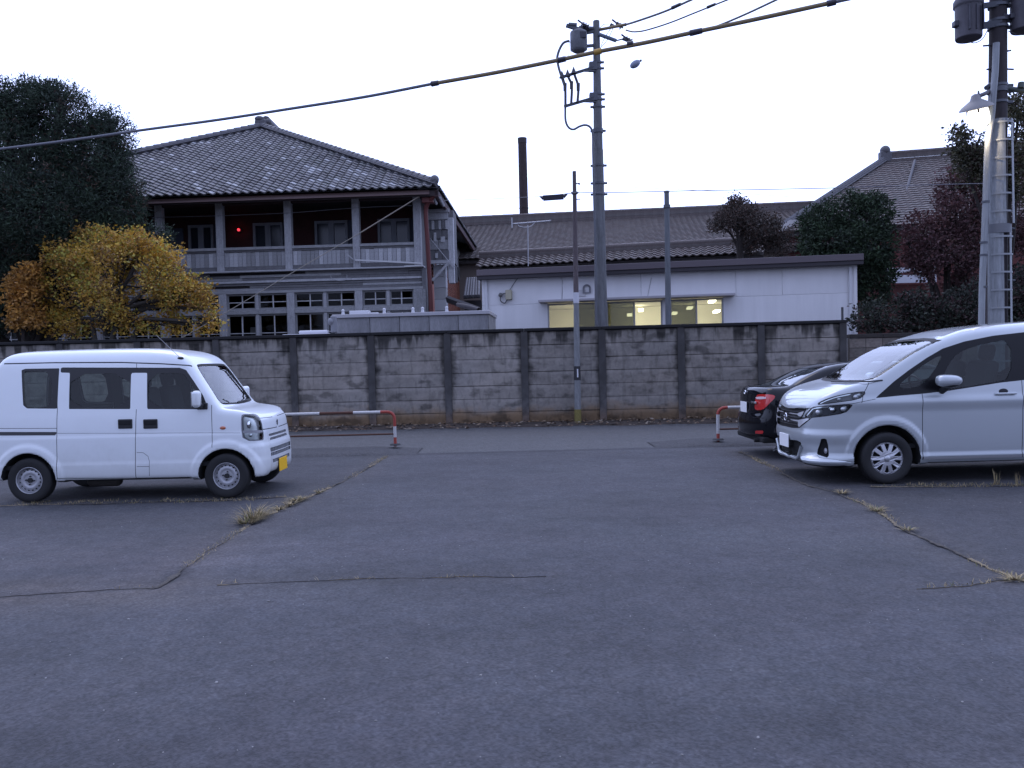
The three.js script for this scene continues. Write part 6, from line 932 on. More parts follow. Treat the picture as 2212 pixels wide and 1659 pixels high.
  // seams, rails and the doors
  const seams = [[[[30, 285], [400, 277], [900, 275], [1200, 285], [1400, 297], [1445, 306]], 0.014], [[[422, 330], [425, 620], [425, 1140]], 0.007], [[[1012, 284], [1012, 350]], 0.006], [[[1010, 622], [1010, 1132]], 0.007], [[[1568, 590], [1572, 800], [1570, 905]], 0.007], [[[425, 1134], [1010, 1132], [1480, 1124]], 0.007], [[[-40, 763], [420, 763]], 0.006], [[[1012, 942], [1060, 943], [1096, 970], [1107, 1010], [1107, 1115]], 0.005], [[[1013, 1046], [1106, 1046]], 0.005], [[[425, 800], [1010, 799], [1568, 796], [1780, 797]], 0.004]];
  const sm = []; for (const [l, w] of seams) sm.push(H.slit(C(...l), 'z', w, sideways));
  for (const [l, w] of [[[[1927, 688], [1990, 681], [2052, 669]], 0.007], [[[1948, 771], [2000, 763], [2052, 752]], 0.010]]) { const q = l.map(([x, y]) => c(x, y)); sm.push(H.slit(q, 'x', w, forward(1))); }
  part(g, 'panel_gap', soupGeo(joinSoup(...sm), -0.004), seamM);
  part(g, 'door_rail', soupGeo(H.take(both(H.outline(C([-40, 789], [418, 790], [418, 815], [-40, 816]), 'z', 0, 0), sideways)), -0.01), std(0.06, 0.06, 0.065, 0.6));
  const X1 = H.hit(...c(425, 700)).x, X2 = H.hit(...c(1010, 700)).x, X3 = H.hit(...c(1570, 700)).x, roofY = (x) => 1.60;
  const lower = (x, y) => Math.min(1.62 - y, y - 0.27);
  const slide = H.take(both(sideways, lower, x => Math.min(x - X1, X2 - x))), front = H.take(both(sideways, lower, x => Math.min(x - X2, X3 - x)));
  const nearHalf = s => (x, y, z) => z * s;
  const doors = {};
  for (const s of [1, -1]) { doors['s' + s] = part(g, 'sliding_door', soupGeo(cut(slide, nearHalf(s))[0]), paint); doors['f' + s] = part(g, 'front_door', soupGeo(cut(front, nearHalf(s))[0]), paint); }
  const bump = H.take(both((x, y) => 0.655 - y, x => x - 2.5)); part(g, 'bumper', soupGeo(bump), paint);
  const roof = H.take((x, y) => y - 1.64); part(g, 'roof', soupGeo(roof), paint);
  part(g, 'body', soupGeo(H.skin), paint);
  part(g, 'cabin_lining', soupGeo(joinSoup(H.skin, roof, slide, front), -0.03, true), liningM);
  // handles, marker, mirror, antenna, emblem, plate
  for (const [x, k] of [[928, 's1'], [1115, 'f1']]) { const p = H.hit(...c(x, 730)); const h = part(doors[k], 'handle', rbox(p.x - 0.087, p.x + 0.087, p.y - 0.058, p.y + 0.058, p.z - 0.01, p.z + 0.014, 0.014), blackPlastic); part(g, 'grip', rbox(p.x - 0.075, p.x + 0.075, p.y - 0.01, p.y + 0.045, p.z + 0.012, p.z + 0.024, 0.01), matteBlack); }
  { const p = H.hit(...c(1650, 760)); const m = new THREE.SphereGeometry(0.037, 18, 10); m.scale(1, 0.58, 0.35); m.translate(p.x, p.y, p.z); part(g, 'marker_lamp', m, phys(0.45, 0.12, 0.05, 0.2, { clearcoat: 1 })); }
  { const p = H.hit(...c(1338, 243)); const m = new THREE.SphereGeometry(0.036, 16, 10); m.scale(1.1, 0.5, 0.6); m.translate(p.x, p.y, p.z); const a = part(g, 'antenna', m, blackPlastic); const q = H.local(...c(1160, 75), p.z - 0.05); part(a, 'rod', bar(p, q, 0.0035, 0.0025, 6), std(0.3, 0.3, 0.32, 0.4)); }
  for (const s of [1, -1]) {
    const a = H.local(...c(1449, 546), 0.86), b = H.hit(...c(1502, 605));
    const shell = rbox(-0.045, 0.05, -0.1, 0.1, -0.085, 0.085, 0.04, 4); shell.rotateY(s * 0.25); shell.translate(a.x, a.y, s * 0.84);
    const m = part(g, 'mirror', shell, paint);
    const f = rbox(-0.006, 0.006, -0.085, 0.085, -0.07, 0.07, 0.005); f.rotateY(s * 0.25); f.translate(a.x - 0.049, a.y, s * 0.84); part(m, 'mirror_glass', f, chrome);
    part(m, 'mirror_arm', [bar([b.x, b.y, s * (b.z - 0.01)], [a.x + 0.02, a.y - 0.06, s * 0.8], 0.028, 0.02), rbox(b.x - 0.07, b.x + 0.06, b.y - 0.03, b.y + 0.05, s > 0 ? b.z - 0.02 : -b.z - 0.02, s > 0 ? b.z + 0.02 : -b.z + 0.02, 0.012)], blackPlastic);
  }
  { // emblem: a slanted angular S
    let x = 3; const y = H.hit(...c(2058, 715)).y; while (H.solid(x, y, 0) > 0) x -= 0.002;
    const s = new THREE.Shape([V2(-0.03, 0.012), V2(0.0, 0.042), V2(0.03, 0.012), V2(0.018, 0.004), V2(0, 0.02), V2(-0.008, 0.013), V2(0.03, -0.014), V2(0, -0.042), V2(-0.03, -0.012), V2(-0.018, -0.004), V2(0, -0.02), V2(0.008, -0.013)]);
    const e = new THREE.ExtrudeGeometry(s, { depth: 0.008, bevelEnabled: false }); e.rotateY(Math.PI / 2); e.translate(x, y, 0); part(g, 'emblem', e, std(0.2, 0.21, 0.23, 0.3, { metalness: 0.8 }));
  }
  { let x = 3; while (H.solid(x, 0.5, 0) > 0) x -= 0.002; const y = H.local(...c(2042, 1022), 0).y; const pl = rbox(x + 0.006, x + 0.016, y - 0.083, y + 0.083, -0.165, 0.165, 0.004); part(g, 'number_plate', pl, std(0.85, 0.48, 0.01, 0.45)); part(g, 'plate_holder', box(x - 0.04, x + 0.006, y - 0.07, y + 0.075, -0.15, 0.15), blackPlastic); }
  // wipers
  for (const [p, q] of [[[1755, 574], [1845, 556]], [[1690, 576], [1640, 560]]]) { const a = H.hit(...c(...p)), b = H.hit(...c(...q)); const w = part(g, 'wiper', bar([a.x + 0.01, a.y + 0.012, a.z], [b.x + 0.02, b.y + 0.02, b.z], 0.009, 0.007, 6), blackPlastic); }
  // cabin
  part(g, 'cabin_floor', box(-0.45, 2.3, 0.4, 0.45, -0.66, 0.66), seatM);
  part(g, 'dashboard', rbox(1.98, 2.36, 0.75, 1.02, -0.62, 0.62, 0.08, 3), seatM);
  for (const z of [0.33, -0.33]) { const b = rbox(-0.07, 0.07, 0, 0.6, -0.24, 0.24, 0.06, 3); b.rotateZ(0.2); b.translate(1.42, 0.78, z); const hd = rbox(-0.05, 0.05, 0, 0.2, -0.13, 0.13, 0.05, 3); hd.rotateZ(0.2); hd.translate(1.30, 1.36, z); part(g, 'seat', [b, hd, rbox(1.38, 1.88, 0.62, 0.8, z - 0.24, z + 0.24, 0.06, 3)], seatM); }
  part(g, 'seat', [rbox(0.3, 0.42, 0.6, 1.12, -0.6, 0.6, 0.05, 3), rbox(0.4, 0.85, 0.55, 0.7, -0.6, 0.6, 0.05, 3)], seatM);
  { const t = new THREE.TorusGeometry(0.18, 0.014, 8, 32); t.rotateY(Math.PI / 2); t.rotateZ(-0.75); t.translate(1.93, 1.04, 0.33); part(g, 'steering_wheel', [t, bar([1.93, 1.04, 0.33], [2.1, 0.9, 0.33], 0.03)], blackPlastic); }
  // wheels
  const tyre = wheelTyre(0.274, 0.155, 0.162), steel = std(0.42, 0.42, 0.44, 0.45, { metalness: 0.55 });
  const dish = new THREE.LatheGeometry([[0.166, 0.062], [0.163, 0.07], [0.157, 0.07], [0.150, 0.052], [0.147, 0.03], [0.140, 0.022], [0.132, 0.03], [0.118, 0.046], [0.092, 0.05], [0.080, 0.044], [0.065, 0.04], [0.052, 0.042]].map(([a, b]) => V2(a, b)), 48); dish.rotateX(Math.PI / 2); 
  const hub = new THREE.CylinderGeometry(0.03, 0.034, 0.05, 20); hub.rotateX(Math.PI / 2); hub.translate(0, 0, 0.035);
  const hubDisc = new THREE.CylinderGeometry(0.056, 0.056, 0.02, 24); hubDisc.rotateX(Math.PI / 2); hubDisc.translate(0, 0, 0.03);
  const holes = [], nuts = []; for (let k = 0; k < 16; k++) { const a = k / 16 * Math.PI * 2, h = rbox(-0.011, 0.011, -0.009, 0.009, -0.006, 0.006, 0.004); h.translate(0.122, 0, 0.04); h.rotateZ(a); holes.push(h); } for (let k = 0; k < 4; k++) { const n = new THREE.CylinderGeometry(0.009, 0.009, 0.02, 6); n.rotateX(Math.PI / 2); const a = k * Math.PI / 2 + 0.5; n.translate(0.05 * Math.cos(a), 0.05 * Math.sin(a), 0.05); nuts.push(n); }
  for (const [wx, steer] of [[0, 0], [2.42, 0.0]]) for (const s of [1, -1]) {
    const w = new THREE.Group(); w.name = 'wheel'; g.add(w); w.position.set(wx, 0.273, s * 0.635); w.rotation.set(0, s > 0 ? 0 : Math.PI, 0); w.rotateZ(rr(0, 1));
    part(w, 'tyre', tyre, rubber); part(w, 'rim', [dish, hubDisc], steel); part(w, 'hub', [hub, ...nuts], blackPlastic); part(w, 'vent_hole', holes, matteBlack);
    part(w, 'brake_drum', (() => { const d = new THREE.CylinderGeometry(0.15, 0.15, 0.06, 24); d.rotateX(Math.PI / 2); d.translate(0, 0, -0.03); return d; })(), matteBlack);
  }
  part(g, 'silencer', (() => { const d = new THREE.CapsuleGeometry(0.07, 0.3, 6, 12); d.rotateZ(Math.PI / 2); d.translate(0.75, 0.2, 0.35); return d; })(), std(0.05, 0.045, 0.04, 0.8));
}
// ---------------------------------------------------------------- the silver minivan at the right
{
  const c2 = view(2640, 1180, 1200, 2212), c7 = view(2860, 1350, 500, 1843), A = (...p) => p.map(q => c2(...q)), B = (...p) => p.map(q => c7(...q));
  const hub = at(1915.3, 989, 9.7);
  const H = new Hull({
    name: 'minivan', pos: new THREE.Vector3(hub.x, 0, -10.50), yaw: 0, front: -1, mid: 0.6, bowTo: 1.4, bow: 0.10, k: 0.08, kf: 0.10, halfW: 0.8475, archDepth: 0.3, flare: 0.012,
    side: [[-0.90, 0.30], [-0.955, 0.45], [-0.955, 0.66], [-0.92, 0.84], [-0.87, 0.945], [-0.79, 1.04], [-0.63, 1.13], [-0.36, 1.21], [-0.20, 1.24], [0.1, 1.42], [0.43, 1.61], [0.79, 1.75], [1.2, 1.87], [1.76, 1.93], [2.4, 1.965], [3.2, 1.94], [3.6, 1.85], [3.75, 1.4], [3.78, 0.9], [3.75, 0.4], [3.6, 0.25], [2.0, 0.22], [0, 0.21], [-0.6, 0.20], [-0.84, 0.215]],
    plan: [[-0.965, -0.3], [-0.965, 0.15], [-0.94, 0.36], [-0.875, 0.55], [-0.77, 0.68], [-0.62, 0.765], [-0.4, 0.82], [0, 0.845], [0.6, 0.8475], [3.0, 0.8475], [3.5, 0.82], [3.72, 0.7], [3.78, 0.4], [3.78, -0.3]],
    cross: [[-0.2, 1.98], [0.3, 1.97], [0.52, 1.925], [0.64, 1.83], [0.695, 1.68], [0.755, 1.42], [0.80, 1.2], [0.838, 1.0], [0.8475, 0.86], [0.845, 0.5], [0.83, 0.3], [0.77, 0.2], [-0.2, 0.19]],
    wheels: [[0, 0.31, 0.395], [2.86, 0.31, 0.395]],
    relief: (x, y, az) => (az > 0.4 ? 0.016 * sstep(0.86, 0.985, y) * sstep(1.07, 0.99, y) * sstep(-0.75, -0.2, x) + 0.012 * sstep(0.36, 0.33, y) : 0) + sstep(-0.30, -0.62, x) * (0.016 * sstep(0.66, 0.60, y) * sstep(0.46, 0.57, y) + 0.022 * sstep(0.36, 0.29, y)),
    lo: [-1.15, 0.14, -0.95], hi: [3.9, 2.02, 0.95], cell: 0.026,
  });
  const g = carRoot(H, 'silver minivan with black side windows cut off by the right edge', 'minivan');
  const paint = phys(0.45, 0.48, 0.50, 0.30, { metalness: 0.4, clearcoat: 1, clearcoatRoughness: 0.05 });
  underside(H, g);
  const wf = forward(-1);
  const ws = A([1560, 165], [1662, 176], [1600, 212], [1480, 290], [1362, 372], [1268, 452], [1085, 467]);
  part(g, 'windscreen', soupGeo(H.take(both(H.half(ws, -0.01, 1), (x, y, z, nx, ny, nz) => Math.min(-nx - 0.05, 0.50 - Math.abs(nz)), (x, y, z, nx, ny) => ny - 0.1)), -0.006), clearGlassM);
  part(g, 'windscreen_seal', soupGeo(H.take(both(H.half(ws, 0.016, 1), (x, y, z, nx, ny, nz) => Math.min(-nx - 0.05, 0.54 - Math.abs(nz)), (x, y, z, nx, ny) => ny - 0.1)), -0.003), rubber);
  const quarter = A([1330, 500], [1450, 398], [1560, 318], [1640, 277], [1648, 290], [1590, 390], [1508, 492], [1400, 512]), door = A([1712, 300], [1800, 240], [1950, 196], [2118, 168], [2124, 440], [2000, 466], [1800, 500], [1650, 520], [1632, 470]), rearG = A([2236, 150], [2700, 118], [2700, 400], [2236, 440]);
  for (const q of [quarter, door, rearG]) for (const s of cut(H.take(both(H.outline(q, 'z', 0, 1), sideways)), (x, y, z) => z)) part(g, 'side_window', soupGeo(s, -0.008), q === rearG ? darkGlassM : glassM);
  const black = A([1185, 577], [1312, 462], [1420, 380], [1540, 298], [1650, 234], [1800, 185], [2000, 145], [2212, 121], [2500, 102], [2900, 100], [2900, 400], [2500, 430], [2212, 452], [2050, 470], [1880, 497], [1700, 525], [1510, 547], [1350, 560]);
  part(g, 'window_surround', soupGeo(H.take(both(H.outline(black, 'z', 0, 0), (x, y, z, nx, ny, nz) => Math.abs(nz) - 0.3)), -0.002), phys(0.008, 0.008, 0.010, 0.25, { specularIntensity: 0.5 }));
  const rw = H.take(both((x, y, z) => 0.6 - Math.abs(z), (x, y) => Math.min(y - 1.1, 1.65 - y), (x, y, z, nx) => nx - 0.5)); part(g, 'rear_window', soupGeo(rw, -0.01), darkGlassM);
  // lamps
  const lampFill = (pts, name, dark) => {
    const L = H.take(both(H.outline(B(...pts), 'd', 0, 1), x => 0.2 - x, (x, y) => 1.25 - y)), rim = H.take(both(H.outline(B(...pts), 'd', 0.009, 1), x => 0.2 - x, (x, y) => 1.25 - y)); part(g, 'lamp_seal', soupGeo(rim, -0.003), blackPlastic);
    for (const s of [1, -1]) { const [q] = cut(L, (x, y, z) => z * s), h = part(g, name, soupGeo(q, 0.001), clearGlassM); part(h, 'lamp_housing', soupGeo(q, -0.05), dark); part(h, 'lamp_bezel', soupGeo(cut(q, H.line(B([pts[0][0], pts[0][1]], ...pts.slice(1, 4)), 'd', 0.03))[0], -0.012), chrome); for (const [px, py, r] of (name === 'headlamp' ? [[770, 725, 0.055], [960, 690, 0.045], [925, 670, 0.03], [1110, 680, 0.05]] : [[1040, 545, 0.03], [1280, 510, 0.045], [1310, 490, 0.035]])) { const p = H.hit(...c7(px, py)), b = new THREE.SphereGeometry(r, 16, 12); b.scale(1.3, 0.75, 0.5); b.rotateY(s * 0.5); b.translate(p.x + 0.03, p.y, s * (p.z - 0.03)); part(h, 'bulb', b, px === 960 || px === 925 ? chrome : silverMetal); } }
  };
  lampFill([[565, 798], [640, 705], [685, 657], [900, 641], [1238, 613], [1208, 655], [1132, 730], [900, 766], [720, 787]], 'headlamp', std(0.07, 0.07, 0.08, 0.35, { metalness: 0.5 }));
  lampFill([[748, 613], [840, 562], [1000, 507], [1200, 466], [1345, 446], [1418, 441], [1400, 472], [1330, 538], [1000, 584], [840, 602]], 'marker_lamp', std(0.12, 0.12, 0.13, 0.35, { metalness: 0.5 }));
  // grille
  const bar1 = H.take(both(H.outline(B([300, 703], [400, 718], [498, 736], [586, 707], [546, 786], [508, 778], [492, 757], [400, 740], [300, 727]), 'x', 0, 0), wf)), bar2 = H.take(both(H.outline(B([290, 818], [400, 822], [500, 830], [690, 797], [512, 932], [498, 905], [502, 852], [400, 840], [290, 838]), 'x', 0, 0), wf));
  const satin = phys(0.72, 0.73, 0.75, 0.32, { metalness: 0.6 }); part(g, 'grille_bar', soupGeo(bar1, 0.012), satin); part(g, 'grille_bar', soupGeo(bar2, 0.012), satin);
  const gr = H.take(both(H.half(B([305, 655], [500, 668], [640, 674], [585, 712], [548, 790], [690, 799], [600, 868], [508, 940], [400, 938], [275, 905]), 0, 0), wf)); part(g, 'grille', soupGeo(gr, -0.03), phys(0.02, 0.02, 0.022, 0.3));
  { const top = H.hit(...c7(305, 660)).y, bot = H.hit(...c7(280, 900)).y; for (let i = 1; i < 7; i++) { const y = lerp(bot, top, i / 7); const pts = []; for (let k = -8; k <= 8; k++) { const z = k / 8 * 0.38; let x = -1.2; while (H.solid(x, y, z) > 0 && x < 0) x += 0.004; pts.push([x + 0.022, y, z]); } part(g, 'grille_slat', tube(pts, 0.006, 24, 5), std(0.05, 0.05, 0.055, 0.35, { metalness: 0.6 })); } }
  { const y = H.hit(...c7(305, 780)).y; let x = -1.2; while (H.solid(x, y, 0) > 0) x += 0.003; const t = new THREE.TorusGeometry(0.046, 0.008, 10, 32); t.rotateY(-Math.PI / 2); t.translate(x - 0.012, y, 0); part(g, 'emblem', [t, rbox(x - 0.022, x - 0.006, y - 0.014, y + 0.014, -0.056, 0.056, 0.005, 2)], chrome); }
  const intake = H.take(both(H.half(B([290, 1088], [540, 1112], [516, 1220], [492, 1330], [400, 1310], [300, 1284]), 0, 1), wf)); part(g, 'air_intake', soupGeo(intake, -0.04), matteBlack);
  const fog = H.take(both(H.outline(B([815, 1098], [870, 1095], [895, 1180], [897, 1340], [760, 1298], [772, 1230], [808, 1130]), 'd', 0.008, 0), x => -0.3 - x)); for (const s of [1, -1]) part(g, 'fog_recess', soupGeo(cut(fog, (x, y, z) => z * s)[0], -0.035), matteBlack);
  { const p = H.hit(...c7(850, 1260)); for (const s of [1, -1]) part(g, 'fog_lamp', new THREE.SphereGeometry(0.038, 16, 12).scale(0.5, 1, 1).translate(p.x + 0.025, p.y, s * (p.z - 0.02)), phys(0.3, 0.3, 0.32, 0.1, { clearcoat: 1 })); }
  const lip = H.take(both(H.outline(B([548, 1326], [740, 1306], [790, 1348], [1000, 1372], [1245, 1408], [1240, 1424], [900, 1420], [620, 1412]), 'd', 0, 0), x => 0.1 - x)); { // the blade under the bumper corner stands out towards its foot
    for (const s of [1, -1]) { const [q] = cut(lip, (x, y, z) => z * s), gg = soupGeo(q), p = gg.attributes.position, n = gg.attributes.normal; let y0 = 9, y1 = -9; for (let i = 0; i < p.count; i++) { y0 = Math.min(y0, p.getY(i)); y1 = Math.max(y1, p.getY(i)); } for (let i = 0; i < p.count; i++) { const t = clamp((y1 - p.getY(i)) / 0.075), d = 0.055 * t; p.setXYZ(i, p.getX(i) + n.getX(i) * d, p.getY(i), p.getZ(i) + n.getZ(i) * d); } gg.deleteAttribute('normal'); gg.computeVertexNormals(); part(g, 'lower_lip', gg, paint); }
    const rimP = B([545, 1180], [520, 1260], [492, 1342], [400, 1326], [290, 1296]).map(p => H.hit(...p)).map(p => [p.x - 0.008, p.y - 0.006, Math.abs(p.z)]); rimP[4][2] = 0; const full = [...rimP.slice(0, 4), rimP[4], ...rimP.slice(0, 4).reverse().map(([x, y, z]) => [x, y, -z])]; part(g, 'intake_rim', tube(full, 0.02, 60, 8), paint); }
  { let x = -1.3; const p = H.local(...c7(310, 1100), 0); while (H.solid(x, p.y, 0) > 0) x += 0.003; part(g, 'number_plate', rbox(x - 0.03, x - 0.018, p.y - 0.083, p.y + 0.083, -0.165, 0.165, 0.004), std(0.85, 0.85, 0.85, 0.4)); part(g, 'plate_holder', box(x - 0.018, x + 0.06, p.y - 0.06, p.y + 0.06, -0.14, 0.14), blackPlastic); }
  // gaps, sill, doors
  const sm = []; for (const [l, w, ax] of [[[[1508, 548], [1510, 700], [1512, 1004]], 0.008, 'z'], [[[2196, 455], [2197, 985]], 0.008, 'z'], [[[1140, 470], [1105, 540], [1090, 610]], 0.007, 'z']]) sm.push(H.slit(A(...l), ax, w, (x, y, z, nx, ny, nz) => Math.abs(nz) - 0.2));
  sm.push(H.slit(B([300, 648], [500, 662], [660, 668]), 'x', 0.008, wf)); sm.push(H.slit(B([700, 650], [900, 632], [1240, 604], [1560, 540]), 'd', 0.006, (x, y, z, nx) => -nx + 0.05));
  part(g, 'panel_gap', soupGeo(joinSoup(...sm), -0.005), seamM);
  const X1 = H.hit(...c2(1510, 800)).x, X2 = H.hit(...c2(2197, 800)).x;
  const dr = H.take(both(sideways, (x, y) => Math.min(1.3 - y, y - 0.315), x => Math.min(x - X1, X2 - x)));
  const doors = [1, -1].map(s => part(g, 'front_door', soupGeo(cut(dr, (x, y, z) => z * s)[0]), paint));
  const rd = H.take(both(sideways, (x, y) => Math.min(1.3 - y, y - 0.315), x => Math.min(x - X2, X2 + 0.85 - x))); for (const s of [1, -1]) part(g, 'sliding_door', soupGeo(cut(rd, (x, y, z) => z * s)[0]), paint);
  part(g, 'sill', soupGeo(H.take(both(sideways, (x, y) => Math.min(0.315 - y, y - 0.285), x => Math.min(x - 0.42, 2.45 - x))), 0.008), phys(0.6, 0.6, 0.62, 0.3, { metalness: 0.7 }));
  const hood = H.take(both((x, y, z, nx, ny) => ny - 0.45, (x, y) => 1.3 - y, x => -0.1 - x)); part(g, 'bonnet', soupGeo(hood), paint);
  part(g, 'body', soupGeo(H.skin), paint); part(g, 'cabin_lining', soupGeo(joinSoup(H.skin, dr, rd), -0.03, true), liningM);
  // mirror, handle, wipers
  for (const s of [1, -1]) {
    const a = H.local(...c2(1692, 455), 0.96), m = new THREE.SphereGeometry(1, 28, 18), p = m.attributes.position; for (let i = 0; i < p.count; i++) { let x = p.getX(i), y = p.getY(i), z = p.getZ(i); const q = v => Math.sign(v) * Math.pow(Math.abs(v), 0.75); p.setXYZ(i, q(x) * 0.145 * (1), q(y) * 0.07 * (1 - 0.18 * x), q(z) * 0.10); } m.computeVertexNormals(); m.translate(a.x, a.y, s * 0.96);
    const mm = part(g, 'mirror', m, paint); part(mm, 'mirror_base', [new THREE.SphereGeometry(1, 20, 12).scale(0.12, 0.045, 0.085).translate(a.x + 0.005, a.y - 0.045, s * 0.955), bar([a.x + 0.02, a.y - 0.07, s * 0.93], [a.x, a.y - 0.13, s * 0.8], 0.03, 0.04)], blackPlastic);
  }
  { const p = H.hit(...c2(2082, 545)), q = H.hit(...c2(2070, 535)); part(doors[0], 'handle', [rbox(p.x - 0.125, p.x + 0.125, p.y - 0.014, p.y + 0.014, p.z + 0.01, p.z + 0.034, 0.012, 3)], paint); const r = new THREE.SphereGeometry(0.055, 18, 12).scale(1, 0.6, 0.15); r.translate(q.x, q.y + 0.01, q.z + 0.0); part(doors[0], 'handle_recess', r, seamM); }
  { const a = H.hit(...c2(890, 468)), b = H.hit(...c2(1240, 462)), cc = H.hit(...c2(1120, 474)); part(g, 'wiper', tube([[a.x - 0.02, a.y + 0.015, a.z], [cc.x - 0.03, cc.y + 0.02, cc.z], [b.x - 0.01, b.y + 0.015, b.z]], 0.009, 20, 6), blackPlastic); const cowl = H.take(both((x, y, z, nx, ny) => ny - 0.3, () => 1)); }
  part(g, 'cabin_floor', box(-0.1, 3.6, 0.42, 0.47, -0.74, 0.74), seatM); part(g, 'dashboard', rbox(-0.1, 0.55, 0.8, 1.12, -0.7, 0.7, 0.1, 3), seatM);
  for (const x of [1.3, 2.3, 3.1]) for (const z of [0.36, -0.36]) { const b = rbox(-0.08, 0.08, 0, 0.66, -0.25, 0.25, 0.06, 3); b.rotateZ(-0.2); b.translate(x, 0.8, z); const h = rbox(-0.05, 0.05, 0, 0.2, -0.13, 0.13, 0.05, 3); h.rotateZ(-0.2); h.translate(x + 0.15, 1.45, z); part(g, 'seat', [b, h, rbox(x - 0.5, x, 0.62, 0.82, z - 0.25, z + 0.25, 0.06, 3)], seatM); }
  { const t = new THREE.TorusGeometry(0.185, 0.015, 8, 32); t.rotateY(Math.PI / 2); t.rotateZ(0.5); t.translate(0.62, 1.12, 0.36); part(g, 'steering_wheel', [t, bar([0.62, 1.12, 0.36], [0.4, 1.0, 0.36], 0.03)], blackPlastic); }
  // wheels with ten-spoke covers
  const tyre = wheelTyre(0.312, 0.195, 0.205); const sh = new THREE.Shape(); sh.absarc(0, 0, 0.2, 0, Math.PI * 2);
  for (let k = 0; k < 10; k++) { const a = k / 10 * Math.PI * 2, h = new THREE.Path(), w0 = 0.10, w1 = k % 2 ? 0.19 : 0.21, P = (r, t) => V2(r * Math.cos(a + t), r * Math.sin(a + t)); const pts = [P(0.085, -w0), P(0.13, -w1 * 0.85), P(0.172, -w1), P(0.178, -w1 * 0.6), P(0.18, 0), P(0.178, w1 * 0.6), P(0.172, w1), P(0.13, w1 * 0.85), P(0.085, w0)]; h.setFromPoints(pts); sh.holes.push(h); }
  const cov = new THREE.ExtrudeGeometry(sh, { depth: 0.012, bevelEnabled: true, bevelThickness: 0.008, bevelSize: 0.005, bevelSegments: 2, curveSegments: 40 }); { const p = cov.attributes.position; for (let i = 0; i < p.count; i++) { const r = Math.hypot(p.getX(i), p.getY(i)); p.setZ(i, p.getZ(i) + 0.055 + 0.012 * sstep(0.2, 0.05, r) - 0.02 * sstep(0.185, 0.2, r)); } cov.computeVertexNormals(); }
  const cap = new THREE.SphereGeometry(0.036, 18, 10).scale(1, 1, 0.35).translate(0, 0, 0.088), rimRing = new THREE.TorusGeometry(0.2, 0.01, 8, 48).translate(0, 0, 0.058);
  for (const wx of [0, 2.86]) for (const s of [1, -1]) { const w = new THREE.Group(); w.name = 'wheel'; g.add(w); w.position.set(wx, 0.309, s * 0.735); w.rotation.set(0, s > 0 ? 0 : Math.PI, 0); w.rotateZ(0.3); part(w, 'tyre', tyre, rubber); part(w, 'wheel_cover', [cov, rimRing], phys(0.5, 0.5, 0.52, 0.35, { metalness: 0.6 })); part(w, 'hub_cap', cap, silverMetal); part(w, 'brake_drum', new THREE.CylinderGeometry(0.196, 0.196, 0.05, 32).rotateX(Math.PI / 2).translate(0, 0, 0.01), matteBlack); }
}
